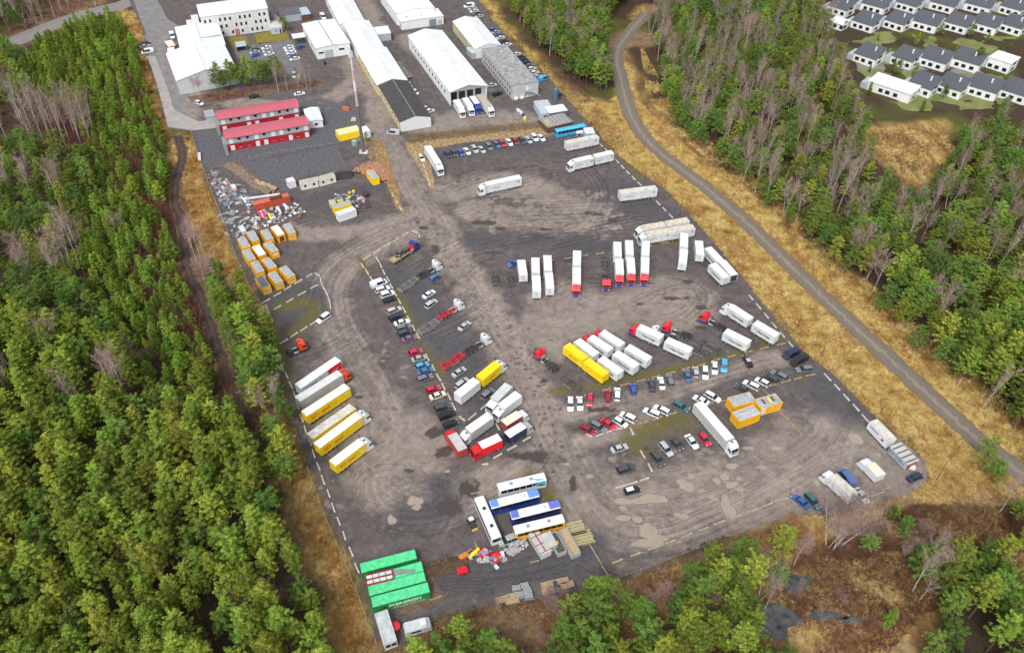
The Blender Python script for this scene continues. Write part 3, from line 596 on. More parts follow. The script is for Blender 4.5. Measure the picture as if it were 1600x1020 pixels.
def hermes_mark(o, pos, face, k=1.0):
    def mk():
        m = MB()
        for i, (a, b) in enumerate(((-.55, .45), (-.42, .40), (-.25, .34))): m.poly([(a, .42-i*.3, 0), (b, .42-i*.3, 0), (b-.15, .24-i*.3, 0), (a+.1, .24-i*.3, 0)])
        return m.mesh('logo_mark', TXTC)
    q = link('logo_mark', cached('hmark', mk), o, pos); q.scale = (k, k, k)
    q.rotation_euler = {'R': (math.pi/2, 0, 0), 'L': (math.pi/2, 0, math.pi), 'F': (math.pi/2, 0, math.pi/2)}[face]
def lorry(rear, front, label, group, side, roof, cab=None, low=None, z0=1.15, z1=3.9, h=3.45, kind='truck', L=None, cat='lorry', texts=None, defl=True, axles=None, rear_m=None, trim=None, tankm=None, name=None):
    """rear/front: where the two roof-end middles of the box body are"""
    c, a, L0 = heading(rear, front, z1); L = L or round(L0, 1)
    root = empty(name or {'truck': 'box_truck', 'semi': 'semi_truck', 'trailer': 'box_trailer'}[kind], (c[0], c[1], .012), a, label, cat, group)
    o = cargo(root, L, z0, z1, side, roof, rear_m, trim=trim)
    if kind == 'truck':
        chassis_frame(root, -L/2+.3, L/2+1.9); cab_parts(root, L/2+.12, cab, low, h, defl)
        wheels(root, axles or [L/2+1.2, -L/2+1.9, -L/2+3.1]); tank(root, L/2-2.6, L/2-1.2, 1); tank(root, L/2-2.6, L/2-1.2, -1)
    elif kind == 'semi':
        chassis_frame(root, -L/2+.2, L/2-2, ladder=False); wheels(root, [-L/2+1.6, -L/2+2.9, -L/2+4.2])
        chassis_frame(root, L/2-3.2, L/2+1.8, z=.8); wheels(root, [L/2-2.3, L/2+1.35]); underride(root, -L/2+5, L/2-3.6)
        cab_parts(root, L/2+.25, cab, low, h, defl); tank(root, L/2-.9, L/2-.1, 1); tank(root, L/2-.9, L/2-.1, -1)
    else:
        chassis_frame(root, -L/2+.2, L/2-.4); ax = axles if axles is not None else ([-L/2+1.6, -L/2+2.9, -L/2+4.2] if L > 10 else [-L/2+1.3, L/2-1.3])
        wheels(root, ax)
        if L > 10:
            underride(root, -L/2+5, L/2-3.6)
            for s in (-1, 1): MB().box(L/2-2.7, L/2-2.55, s*.85-.07, s*.85+.07, .02, 1.1).build('landing_leg', STEEL, root)
        elif len(ax) > 1:
            MB().box(L/2-.2, L/2+1.5, -.07, .07, .6, .72).box(L/2-.2, L/2+.1, -.5, .5, .6, .72).build('drawbar', CHAS, root)
    if texts: texts(o, L, z0, z1)
    return root
def swap_body(rear, front, label, group, m=TARPW, roof=ROOFW, z0=1.2, z1=3.85, text=None, L=None, legs=True, trim=None, rearlogo=False, openend=False):
    c, a, L0 = heading(rear, front, z1); L = L or 7.5
    root = empty('swap_body', (c[0], c[1], .012), a, label, 'container', group)
    o = cargo(root, L, z0, z1, m, roof, trim=trim)
    if legs:
        lm = cached('swleg', lambda: MB().box(-.06, .06, -.06, .06, 0, 1.3).box(-.14, .14, -.14, .14, 0, .03).mesh('leg', STEEL))
        for e in (-1, 1):
            for s in (-1, 1): link('leg', lm, root, (e*(L/2-.9), s*1.28, 0))
    if text: text(o, L, z0, z1)
    if rearlogo: hermes_mark(o, (L/2+.06, 0, (z0+z1)/2+.35), 'F', .8); text_on(o, 'Hermes', .42, TXTC, (L/2+.06, 0, (z0+z1)/2-.45), 'F')
    if openend: MB().box(L/2+.03, L/2+.06, -1.1, 1.1, z0+.2, z1-.2).build('open_end', DARKST, o)
    return root
WORN = mat('worn_frame_steel', (.115, .115, .115), rough=.6, var=.4, scale=2, c2=(.05, .045, .04))
def skeleton_trailer(rear, front, label, group, m=WORN, L=None, drawbar=True):
    c, a, L0 = heading(rear, front, 1.0); L = L or max(6.5, min(8, round(L0, 1)))
    root = empty('chassis_trailer', (c[0], c[1], .012), a, label, 'trailer', group)
    chassis_frame(root, -L/2, L/2, m, ladder=True, z=1.0); wheels(root, [-L/2+1.0, L/2-1.2] if L > 7 else [-.7, .65])
    for s in (-1, 1): MB().box(-1.5, 1.5, s*1.2-.03, s*1.2+.03, .45, .8).build('side_guard', STEEL, root)
    if drawbar: MB().box(L/2-.2, L/2+1.6, -.06, .06, .62, .74).box(L/2-.1, L/2, -.6, .6, .62, .74).build('drawbar', m, root)
    return root
def chassis_truck(rear, cabpt, label, group, cab, low=None, frame=None, L=None, h=3.45, name='chassis_truck', defl=True):
    """carrier lorry without a body: rear end of frame (z 1) and middle of cab roof (z 3.3)"""
    A = at(*rear, 1.0); B = at(*cabpt, 3.3); d = B[:2]-A[:2]; a = math.atan2(d[1], d[0]); L0 = float(np.hypot(*d))+1.0; L = L or round(min(max(L0, 8.5), 10.2), 1)
    u = d/np.hypot(*d); c = B[:2]+u*1.1-u*L/2
    root = empty(name, (c[0], c[1], .012), a, label, 'lorry', group)
    cab_parts(root, L/2-2.3, cab, low, h, defl); fr = frame or CHAS
    b = MB()
    for s in (-1, 1): b.box(-L/2, L/2-.6, s*.42-.06, s*.42+.06, .8, 1.08)
    for i in range(5):
        x = -L/2+.3+(L-3.2)*i/4; b.box(x-.09, x+.09, -1.2, 1.2, 1.05, 1.2)
    b.box(-L/2-.05, -L/2+.08, -1.22, 1.22, .5, .7)
    b.build('chassis', fr, root); wheels(root, [-L/2+1.2, -L/2+2.5, L/2-1.3])
    for s in (-1, 1):
        tank(root, L/2-4.4, L/2-3.0, s); MB().box(-L/2+.6, -L/2+3.1, s*1.0-.22, s*1.0+.22, 1.06, 1.1).build('mudguard', CHAS, root)
    MB().box(L/2-2.95, L/2-2.5, -.7, .7, 1.1, 1.9).build('air_tank', STEEL, root)
    return root
# ================================================================ CARS IN THE YARD
gA = 'cars parked nose-in along the western island'
for k, c, r, f, l in [
 ('van','white',(581,447),(603,439),'white people carrier, northernmost car along the western island'),
 ('wagon','white',(587,455),(609,448),'white estate car second from the top of the row along the western island'),
 ('suv','white',(595,463),(616,456),'white off-roader between white estate and black saloon in the western island row'),
 ('sedan','black',(598,471),(620,464),'black saloon, fourth from the top of the western island row'),
 ('wagon','beige',(604,489),(628,480),'pale beige estate heading the second cluster of the western island row'),
 ('suv','navy',(608,500),(629,490),'dark blue off-roader just below the pale beige estate'),
 ('sedan','white',(615,507),(641,500),'white saloon parked between a dark blue off-roader and a grey estate'),
 ('wagon','grey',(619,515),(643,508),'grey estate car right below the white saloon in the western island row'),
 ('suv','darkgrey',(621,524),(646,516),'dark grey off-roader above the purple car in the western island row'),
 ('sedan','purple',(628,532),(652,525),'dull purple saloon at the end of the second cluster along the western island'),
 ('hatch','red',(639,553),(660,547),'bright red hatchback heading the third cluster, above the pale green saloon'),
 ('sedan','green',(643,563),(668,556),'pale grey-green saloon between the bright red hatchback and the light blue car'),
 ('hatch','lightblue',(649,575),(670,567),'light blue hatchback in the western island row'),
 ('sedan','midblue',(654,583),(676,576),'mid blue saloon below the light blue hatchback'),
 ('wagon','grey',(651,595),(677,586),'grey estate car standing slightly out of the row below the mid blue saloon'),
 ('hatch','red',(666,612),(688,604),'red compact car right above the cream saloon'),
 ('sedan','cream',(671,622),(697,613),'cream saloon with black windows, below the red compact'),
 ('wagon','darkgrey',(679,640),(705,632),'dark grey estate, upper of three dark cars ending the western row'),
 ('suv','black',(686,653),(710,644),'black off-roader, middle of three dark cars ending the western row'),
 ('hatch','black',(692,667),(716,657),'black compact car, lowest of three dark cars beside the big white box truck')]:
    car(k, c, r, f, l, gA)
gB = 'cars scattered between the container chassis lorries'
for k, c, r, f, l in [
 ('wagon','midblue',(671,440),(688,427),'blue estate car beside the white-cab lorry with empty chassis'),
 ('sedan','white',(662,465),(679,454),'small white car alone between two empty chassis lorries'),
 ('suv','silver',(665,481),(683,468),'silver off-roader with dark windows just above the red-framed chassis lorry'),
 ('sedan','silver',(717,516),(735,502),'silver saloon standing alone right of the red-framed chassis lorry'),
 ('sedan','silver',(707,588),(728,574),'silver saloon beside the red ladder-frame trailer'),
 ('wagon','silver',(713,605),(731,591),'silver estate half hidden behind the white parked box trailer'),
 ('suv','grey',(754,622),(771,608),'grey off-roader squeezed beside the pale ribbed box truck')]:
    car(k, c, r, f, l, gB)
car('suv', 'white', (515, 490), (496, 504), 'white off-roader alone at the corner of the kerb-lined empty bay', None)
gC = 'cars in the upper row below the delivery trailers'
for k, c, r, f, l in [
 ('wagon','white',(891,620),(891.5,642),'white estate car, leftmost in the row below the yellow containers'),
 ('sedan','white',(905,619),(907,641),'white saloon between a white estate and a red car'),
 ('hatch','red',(922,615),(921,634),'bright red rounded car third from the left in the upper row'),
 ('hatch','darkred',(949.5,628),(950,608),'dark red hatchback next to the white estate with black roof rails'),
 ('wagon','white',(964.5,625),(964.5,605),'white estate car directly right of the dark red hatchback'),
 ('hatch','blue',(990.5,616),(988,599),'bright blue hatchback standing with free space on both sides'),
 ('sedan','darkgrey',(1020,610),(1016.5,593),'dark grey saloon left of a white saloon in the upper row'),
 ('sedan','white',(1035,606.5),(1031,589),'white saloon between two dark grey cars in the upper row'),
 ('wagon','grey',(1049,603),(1044.5,585),'grey estate car right of the white saloon in the upper row'),
 ('sedan','midblue',(1076.5,596),(1071.5,577),'mid blue saloon on the mossy strip, left of a tiny pale car'),
 ('hatch','silver',(1088,588),(1086,573),'small pale silver hatchback between a mid blue and a white car'),
 ('wagon','white',(1101,572),(1102.5,592),'white estate right of the small silver hatchback'),
 ('sedan','white',(1116,565),(1117,584),'white saloon directly left of the light blue car'),
 ('suv','lightblue',(1131.5,562),(1131,581),'light blue car at the right end of the upper row'),
 ('sedan','black',(1173,573),(1163,555),'black saloon with pale roof alone on the gravel right of the row')]:
    car(k, c, r, f, l, gC, roof='beige' if 'pale roof' in l else None)
car('van', 'navy', (1246, 548), (1226, 558), 'dark blue van parked by the eastern kerb stones', None)
car('van', 'black', (1264, 556), (1233, 570), 'long black van with shiny windscreen beside the dark blue van', None)
car('wagon', 'grey', (1271, 575), (1243, 578), 'grey estate car below the black van at the eastern kerb', None)
gD = 'cars in the slanted middle row by the timber sleepers'
for k, c, r, f, l in [
 ('hatch','darkred',(909,667),(929,676),'dark red hatchback at the far left end of the slanted row'),
 ('wagon','grey',(924,660),(946,673),'dark grey-green estate car between two red cars'),
 ('sedan','red',(940,655),(961,669),'bright red saloon in the slanted row, between grey estate and white hatchback'),
 ('hatch','white',(960,654),(979,665),'white hatchback right of the bright red saloon'),
 ('suv','white',(994,658),(968,645),'large white car overlapping the white hatchback in the slanted row'),
 ('wagon','white',(1031,650),(1006,639),'white estate, left one of a pair in the slanted row'),
 ('wagon','white',(1046,646),(1022,634),'white estate, right one of a pair in the slanted row'),
 ('wagon','teal',(1053,629),(1075,641),'dark teal estate car alone near the rear of the long white semi-trailer'),
 ('sedan','white',(1107,631),(1084,619),'white saloon right behind the end of the long white semi-trailer'),
 ('wagon','white',(1102,613),(1125,626),'white estate with bare bonnet, left of the orange site containers'),
 ('sedan','darkgrey',(1172,612),(1149,601),'dark grey saloon right above the orange site containers'),
 ('wagon','white',(1187,608),(1161,595),'white estate between a dark grey saloon and a white sports car'),
 ('hatch','white',(1203,603),(1179,590),'white rounded car between a white estate and a dark estate'),
 ('wagon','darkgrey',(1215,596),(1192,584),'dark grey estate second from the right end of the slanted row'),
 ('wagon','grey',(1229,592),(1206,580),'grey estate car at the right end of the slanted row')]:
    car(k, c, r, f, l, gD)
gE = 'cars parked loosely around the lower kerb island'
for k, c, r, f, l, rf in [
 ('sedan','silver',(955,704),(981,696),'silver saloon alone left of the lower kerb island',None),
 ('suv','darkgrey',(964,737),(991,728),'dark grey compact off-roader inside the lower kerb island',None),
 ('hatch','black',(975,769),(1001,762),'black mini car with a white roof at the bottom of the lower kerb island','white'),
 ('wagon','darkgrey',(1019,706),(1036,727),'dark grey estate, leftmost of the fan of five cars',None),
 ('wagon','silver',(1032,691),(1049,711),'silver estate second in the fan of five cars',None),
 ('sedan','darkgrey',(1049,684),(1065,702),'anthracite saloon in the middle of the fan of five cars',None),
 ('sedan','white',(1073,679),(1089,700),'white saloon fourth in the fan, left of the small red car',None),
 ('hatch','red',(1094,677),(1108,695),'small red hatchback next to the long white semi-trailer',None)]:
    car(k, c, r, f, l, gE, roof=rf)
for k, c, r, f, l in [('sedan','blue',(1262,791),(1240,774),'shiny blue saloon by the timber beam at the southern edge'),('wagon','teal',(1260,771),(1280,793),'pale teal estate beside the shiny blue saloon'),('sedan','navy',(1421,749),(1440,741),'dark blue saloon at the far south-east corner'),('van','midblue',(1329,754),(1316,738),'blue van hidden behind the long dirty-roofed truck'),('sedan','silver',(1340,766),(1352,781),'silver car behind the tail of the long dirty-roofed truck')]:
    car(k, c, r, f, l, None)
gF = 'cars in the row under the bare hedge'
for k, c, r, f, l in [
 ('sedan','navy',(695,236),(703,246),'dark blue saloon, leftmost of the row under the bare hedge'),
 ('hatch','darkgrey',(706,235),(713,244),'dark grey hatchback second from the left under the bare hedge'),
 ('sedan','blue',(715.5,233.5),(724,243.5),'blue saloon right of the dark hatchback under the bare hedge'),
 ('sedan','white',(725.5,231.5),(733.5,241),'white saloon with free space to its right under the bare hedge'),
 ('suv','silver',(737,228),(746,239),'silver off-roader, left one of a pale pair under the bare hedge'),
 ('sedan','silver',(748,229),(757,238.5),'silver saloon left of the big grey off-roader'),
 ('suv','grey',(759,224),(769,235),'big grey off-roader in the middle of the hedge row'),
 ('hatch','midblue',(772,222),(780.5,230),'small blue hatchback left of a red one in the hedge row'),
 ('hatch','red',(781,219.5),(790,229),'bright red hatchback between small blue and white cars'),
 ('sedan','white',(791,217),(800,228),'white saloon between two red cars in the hedge row'),
 ('hatch','darkred',(801,216),(809.5,226),'dark red car left of the long dark estate'),
 ('wagon','darkgrey',(811,214),(821,225),'long dark grey estate fifth from the right in the hedge row'),
 ('sedan','silver',(821,214),(830,223.5),'silver saloon in the right part of the hedge row'),
 ('suv','white',(830,210),(840,220.5),'white off-roader second from the right in the hedge row'),
 ('sedan','white',(841,211),(850,219.5),'white saloon at the right end of the hedge row')]:
    car(k, c, r, f, l, gF)
car('hatch','white',(655,242),(662,252),'small white car beside the grass bank, left of the white semi-trailer',None)
car('van','silver',(626,208.5),(603,206.5),'silver delivery van in front of the white gable of the dark-roofed hall',None)
for k, c, r, f, l in [('hatch','silver',(637,129),(643,137),'silver car between the two long halls, the northernmost there'),('hatch','white',(645,140),(653,148),'white car south of the silver one between the two long halls'),('sedan','white',(661,167),(669,172),'white car, left one of two beside the dark-roofed hall'),('hatch','white',(667,175),(677,172),'small white car, right one of two beside the dark-roofed hall'),
 ('sedan','silver',(762,134),(775,132),'silver car between the loading hall and the two-storey container block'),('suv','black',(771,149),(784,144),'black off-roader by the wall of the two-storey container block'),
 ('hatch','darkgrey',(627,116),(634,123),'dark car beside the rubble heap between the long halls')]:
    car(k, c, r, f, l, None)
gJ = 'cars in the long file behind the container block'
for k, c, r, f, l in [
 ('hatch','violet',(766,48),(775,45),'violet-blue car at the northern end of the long file behind the sheds'),
 ('sedan','silver',(770,52),(780,49),'silver car second in the file behind the yellow-sided shed'),
 ('sedan','midblue',(774,56),(785,53),'bluish car third in the file behind the yellow-sided shed'),
 ('sedan','white',(777,60.5),(788,57.5),'white car fourth in the file behind the yellow-sided shed'),
 ('sedan','darkgrey',(781,65.5),(793,62),'dark car left of the lone white one in the file'),
 ('sedan','white',(787,71.5),(799,68.5),'white car at the southern end of the file behind the yellow-sided shed'),
 ('sedan','white',(801,86.5),(814,83),'white car heading the file behind the container block'),
 ('sedan','navy',(806,91),(820,87.5),'dark blue car second in the file behind the container block'),
 ('sedan','black',(811,95),(824,92),'black car third in the file behind the container block'),
 ('sedan','navy',(815,99),(829,96),'dark blue car fourth in the file behind the container block'),
 ('sedan','grey',(820,104),(833,101),'grey car above the pair of white ones behind the container block'),
 ('hatch','white',(826,109),(837,106),'white car, upper of a pair behind the container block'),
 ('hatch','white',(830,115),(842,112),'white car, lower of a pair behind the container block'),
 ('hatch','silver',(836,121),(845,119),'silver car next to the bright blue covered van'),
 ('van','lightblue',(842,126),(857,121),'bright blue van at the end of the file behind the container block'),
 ('hatch','darkgrey',(868,149),(878,146),'dark car near the tall blue tank')]:
    car(k, c, r, f, l, gJ)
gK = 'vehicles at the northern end of the yard'
for k, c, r, f, l in [('van','white',(742,8),(724,11),'white van at the head of the northern group'),('sedan','silver',(746,12),(730,15.5),'silver car right below the white van in the north'),('sedan','white',(749,16),(733,19),'white car third in the northern group'),('sedan','darkgrey',(752,20),(738,22.5),'dark car fourth in the northern group'),('sedan','silver',(756,24.5),(741,27),'silver car last in the northern group beside the ochre grass')]:
    car(k, c, r, f, l, gK)
gL = 'vehicles parked on the verge of the access road'
for k, c, r, f, l in [('sedan','darkgrey',(220,68.5),(234,65.5),'dark grey car at the roadside, upper of three'),('sedan','silver',(219,74),(234,71),'silver car at the roadside, middle of three'),('van','white',(240,79),(221,83),'white van at the roadside, lower of three')]:
    car(k, c, r, f, l, gL)
car('van','white',(267,50),(271,62),'white van standing against the flat grey-white hall',None)
gM = 'cars in the small car park in front of the office block'
for k, c, r, f, l in [('sedan','darkgrey',(405,76),(391,79.5),'dark car in the upper left of the small car park'),('sedan','silver',(406,80),(390,83.5),'silver car left column, middle, of the small car park'),('hatch','blue',(404,85),(392,88),'blue car left column, lowest, of the small car park'),
 ('sedan','white',(423,73),(409,76.5),'white car middle column, uppermost, of the small car park'),('sedan','silver',(425,78),(411,81),'silver car middle column of the small car park'),('sedan','white',(428,83),(413,86),'white car middle column, lowest, half under the pine crowns'),
 ('sedan','white',(458,72.5),(443,75.5),'white car right column, uppermost, of the small car park'),('sedan','white',(460,76.5),(445,79.5),'white car right column, second from the top'),('sedan','white',(463,81),(447,84),'white car right column, third from the top'),('sedan','midblue',(466,86),(450,89),'blue car in the right column of the small car park'),('sedan','white',(468,90.5),(453,93.5),'white car at the bottom of the right column'),('hatch','blue',(464,76),(475,70),'dark blue car half under the white canopy'),('suv','silver',(459,112),(461,123),'silver off-roader near the lower exit of the small car park')]:
    car(k, c, r, f, l, gM)
car('van','white',(501,21),(508,32),'white van between the long hall and the double workshop',None)
car('sedan','black',(386,152.5),(409,148.5),'black car on the lane above the red houses',None)
car('sedan','white',(459,148),(477,145),'white car on the lane above the red houses',None)
car('hatch','white',(305,159),(317,163),'small white car near the corner of the gabled white hall',None)

# ================================================================ LORRIES
def sd_text(o, L, z0, z1):
    k = min(1, L/11)
    text_on(o, 'SD', 1.75*max(.85, k), TXTR, (-L/2+1.95, -1.275, (z0+z1)/2-.1), 'R'); text_on(o, 'sped', 1.55*max(.85, k), TXTR, (-L/2+5.6*max(.83, k), -1.275, (z0+z1)/2), 'R', sx=.9)
    if L > 11:
        MB().cyl((L/2-1.2, -1.262, 2.8), (L/2-1.2, -1.29, 2.8), .55, n=20).build('round_emblem', TARPW, o)
    else: text_on(o, 'sped', .55, TXTW, (L/2-1.1, -1.275, 2.2), 'R')
gSD = 'lorries and trailers lined up along the western kerb'
lorry((519.3,723.5),(565.3,688.8),'shortest yellow-sided white-roofed lorry, lowest in the western line',gSD,TARPY,ROOFW,WHITE,z0=1.0,z1=4,h=3.7,kind='truck',texts=sd_text,rear_m=TARPY,trim=YEL,L=None)
lorry((495,696),(561.4,646.9),'long yellow-sided articulated lorry with white cab in the western line',gSD,TARPY,ROOFW,WHITE,z0=1.0,z1=4,h=3.8,kind='semi',texts=sd_text,rear_m=TARPY,trim=YEL,L=13.6)
lorry((484.4,681),(551,634.4),'yellow-sided semi-trailer with dirty grey roof and no cab',gSD,TARPY,DIRTW,z0=1.0,z1=4,kind='trailer',texts=lambda o,L,a,b: text_on(o,'SD',1.7,TXTR,(-L/2+2,-1.275,2.4),'R'),rear_m=TARPG,trim=TARPG,L=13.6)
lorry((475.3,645.9),(541.9,602.8),'yellow-sided white-roofed semi-trailer without cab, below the orange-red cab',gSD,TARPY,ROOFW,z0=1.0,z1=4,kind='trailer',texts=sd_text,rear_m=TARPY,trim=YEL,L=13.6)
lorry((465.3,623),(531,582),'grey curtain-sided articulated lorry with orange-red cab',gSD,TARPG,TARPW,ORED,low=CHAS,z0=1.0,z1=4,h=3.7,kind='semi',trim=STEEL,L=13.6)
def redside(o, L, z0, z1):
    MB().box(L/2-4.6, L/2, -1.285, -1.262, z0+.1, z1-.12).build('red_side_panel', REDP, o); faint_text(o, 6, 1.0, (-L/2+3.0, -1.27, 2.4), 'R', TXTB); faint_text(o, 6, .5, (L/2-2.3, -1.295, 2.5), 'R', TXTW)
lorry((465.6,603.2),(528,560.4),'white semi-trailer with a red front part of its side, topmost in the western line',gSD,TARPW,ROOFW,z0=1.0,z1=4,kind='trailer',texts=redside,trim=WHITE,L=13.6)
# tractor alone
A = at(449, 553, .6); B = at(467.5, 534.5, 3.3); d = B-A; a = math.atan2(d[1], d[0]); c = (A+B)/2
t = empty('tractor_unit', (c[0]+.6*math.cos(a), c[1]+.6*math.sin(a), .012), a, 'orange-red tractor unit without trailer by the western kerb stones', 'lorry')
chassis_frame(t, -3.0, 1.0); cab_parts(t, .8, ORED, CHAS, 3.7); wheels(t, [-1.9, 1.9]); tank(t, -.9, .4, -1); tank(t, -.9, .4, 1)
MB().cyl((-1.7, 0, 1.12), (-1.7, 0, 1.2), .55, n=14).build('fifth_wheel', CHAS, t)
for s in (-1, 1): MB().cyl((-1.9, s*1.02-.2, .55), (-1.9, s*1.02+.2, .55), .62, n=14).build('mudguard', CHAS, t)
# flatbed with tyres
A = at(603, 415, 1.2); B = at(647, 377, 3.3); d = B-A; a = math.atan2(d[1], d[0]); L = 11.5; u = d[:2]/np.hypot(*d[:2]); c = B[:2]+u*1.1-u*L/2
t = empty('flatbed_truck', (c[0], c[1], .012), a, 'blue-cab flatbed lorry loaded with loose tyres on a pale timber bed', 'lorry')
cab_parts(t, L/2-2.3, BLUE, NAVY, 3.5); chassis_frame(t, -L/2+.2, L/2-.6); wheels(t, [-L/2+1.6, -L/2+2.9, L/2-1.3]); tank(t, L/2-4.3, L/2-3, -1)
b = MB().box(-L/2, L/2-2.5, -1.25, 1.25, 1.15, 1.3).box(-L/2, L/2-2.5, -1.27, -1.2, 1.3, 1.75).box(-L/2, L/2-2.5, 1.2, 1.27, 1.3, 1.75).box(-L/2-.02, -L/2+.05, -1.2, 1.2, 1.3, 1.75); b.build('flatbed', WOODS, t)
MB().box(L/2-2.6, L/2-2.5, -1.2, 1.2, 1.3, 2.7).build('headboard', REDP, t)
r_ = random.Random(3)
tyre = wheel_mesh(.5, .3)
for i in range(26):
    x = -L/2+2.2+r_.random()*6.0; y = r_.uniform(-.75, .75); o = link('tyre', tyre, None, (c[0]+u[0]*x-u[1]*y, c[1]+u[1]*x+u[0]*y, 1.55+r_.random()*.75)); o.rotation_euler = (r_.choice([0, 1.57])+r_.uniform(-.3, .3), r_.uniform(-.3, .3), r_.random()*3)
    tag(o, 'loose black tyre in the heap on the pale timber bed of the blue-cab lorry', 'tyre', 'tyres heaped on the flatbed')
gCh = 'lorries with empty container chassis in the middle yard'
chassis_truck((656,431),(683,407.5),'white-cab lorry with empty dark chassis, top of the middle yard',gCh,WHITE); skeleton_trailer((625,453.5),(651,435),'empty pale ladder-frame trailer behind the topmost white-cab lorry',gCh,mat('pale_frame',(.28,.28,.26),rough=.6,var=.3,scale=2))
chassis_truck((687,496),(717.5,468.8),'white-cab lorry with bright red chassis frame',gCh,WHITE,frame=REDP); skeleton_trailer((655,519.5),(684,501.5),'empty pale ladder-frame trailer behind the red-chassis lorry',gCh,MATS['pale_frame'])
chassis_truck((729,549),(760,522.5),'white-cab lorry with black chassis, right of a red ladder-frame trailer',gCh,WHITE); skeleton_trailer((692,574),(723,553.5),'empty red ladder-frame trailer in the middle yard',gCh,REDP)
lorry((750,589.3),(777.8,566.9),'yellow box lorry with white cab in the middle yard',None,TARPY,mat('yellow_roof',(.86,.60,.01),rough=.5),WHITE,z0=1.0,z1=3.9,h=3.6,trim=YEL,L=7.3,texts=lambda o,L,a,b: text_on(o,'sped',1.1,TXTR,(0,-1.275,2.4),'R'))
lorry((715,616.5),(744.7,592.7),'white box trailer standing alone left of the yellow lorry',None,WHITE,ROOFW,z0=1.0,z1=3.9,kind='trailer',axles=[-.7,.6],L=7.3)
gI = 'lorries crowded on the small kerb island'
RIB = mat('ribbed_pale_roof', (.50, .54, .53), rough=.6, var=.1, scale=.4)
lorry((794.7,601),(773,623),'pale box truck with ribbed grey-white roof on the kerb island',gI,TARPG,RIB,WHITE,z0=1.0,z1=3.9,h=3.1,L=6.4,defl=False)
lorry((809.4,615),(784.7,633.8),'white box truck right of the ribbed-roof truck',gI,WHITE,ROOFW,WHITE,z0=1.0,z1=3.9,h=3.1,L=6.3)
lorry((765.3,648.4),(732.5,671.3),'big white box truck with grey side facing the dark cars',gI,TARPG,ROOFW,WHITE,z0=1.0,z1=3.9,h=3.3,L=7.4)
lorry((787.8,660.3),(811,645.9),'dull red box truck with cream roof and white cab',gI,mat('dull_red_side',(.34,.06,.06),rough=.5,var=.12),mat('cream_roof',(.66,.62,.50),rough=.6,var=.1),WHITE,z0=1.0,z1=3.5,h=2.7,L=5.2,defl=False,axles=[3.8,-1.5])
lorry((793,678.8),(817.5,664),'navy box truck with white roof and grey cab',gI,NAVY,ROOFW,mat('pale_grey_cab',(.40,.40,.38),rough=.4),z0=1.0,z1=3.6,h=2.8,L=5.4,defl=False,axles=[3.9,-1.6])
lorry((722.8,702),(706.5,678),'red box truck with dull grey roof facing north-west',gI,mat('brick_red_side',(.42,.05,.05),rough=.5),TARPG,RED,z0=1.0,z1=3.5,h=2.9,L=5.8,defl=False,axles=[4.1,-1.7])
lorry((780,682.8),(751.5,695.6),'bright red box truck with white roof, lowest on the kerb island',gI,mat('bright_red_side',(.78,.012,.012),rough=.5),ROOFW,RED,z0=1.0,z1=3.6,h=3.0,L=5.6,defl=False,axles=[4.0,-1.6],texts=lambda o,L,a,b: MB().box(-.15,.15,-1.275,-1.262,1.6,1.7).build('side_marker',TXTW,o))
# upper yard
gU = 'long white lorries and trailers in the upper yard'
def fleet_text(o, L, z0, z1):
    for s, f in ((-1, 'R'), (1, 'L')):
        faint_text(o, 9, .42, (L*.24, s*1.268, 2.45), f, mat('faded_lettering', (.16, .17, .19)))
        MB().cyl((-L*.41, s*1.262, 2.9), (-L*.41, s*1.28, 2.9), .46, n=18, m=0).cyl((-L*.41, s*1.28, 2.9), (-L*.41, s*1.29, 2.9), .28, n=16, m=1).build('round_emblem', [TXTB, TARPW], o)
lorry((667.4,227),(685.7,256.5),'white articulated lorry facing south beside the grass bank',gU,TARPW,ROOFW,WHITE,z0=1.0,z1=4,h=3.8,kind='semi',L=13.4)
lorry((812.3,275.8),(759,287.5),'white articulated lorry driving left across the upper yard',gU,TARPW,ROOFW,WHITE,z0=1.0,z1=4,h=3.8,kind='semi',texts=fleet_text,L=13.4)
lorry((933.8,212.4),(884.4,222.7),'white semi-trailer without cab just below the blue bus',gU,TARPW,DIRTW,z0=1.0,z1=4,kind='trailer',texts=fleet_text,L=13.4)
lorry((925.5,244.7),(897,251.2),'white lorry with box body coupled to a drawbar trailer, east edge of the upper yard',gU,TARPW,ROOFW,WHITE,z0=1.0,z1=4,h=3.8,L=7.5,texts=fleet_text)
lorry((957.5,237.2),(928.5,244),'white drawbar trailer behind the box lorry at the east edge',gU,TARPW,ROOFW,z0=1.0,z1=4,kind='trailer',L=7.7,texts=fleet_text)
lorry((1025.2,292.5),(968.6,300),'white semi-trailer without cab, alone by the eastern kerb',gU,TARPW,DIRTW,z0=1.0,z1=4,kind='trailer',texts=fleet_text,L=13.6)
STAINR = mat('stained_roof', (.62, .58, .50), rough=.7, var=.2, scale=1.1, c2=(.36, .30, .22))
lorry((1037.5,349.6),(1006,355.1),'white lorry with stained roof, upper of two side by side by the ochre verge',gU,TARPW,STAINR,WHITE,z0=1.0,z1=4,h=3.8,L=7.7,texts=fleet_text)
lorry((1075.5,342.6),(1041,349),'drawbar trailer with stained roof behind the upper of the two lorries',gU,TARPW,STAINR,z0=1.0,z1=4,kind='trailer',L=8.0)
lorry((1042.2,360.3),(1012.4,365.2),'white lorry with stained roof, lower of two side by side by the ochre verge',gU,TARPW,STAINR,WHITE,z0=1.0,z1=4,h=3.8,L=7.7,texts=fleet_text)
lorry((1083.5,353.8),(1045.5,359.8),'drawbar trailer with stained roof behind the lower of the two lorries',gU,TARPW,STAINR,z0=1.0,z1=4,kind='trailer',L=9.0,texts=fleet_text)
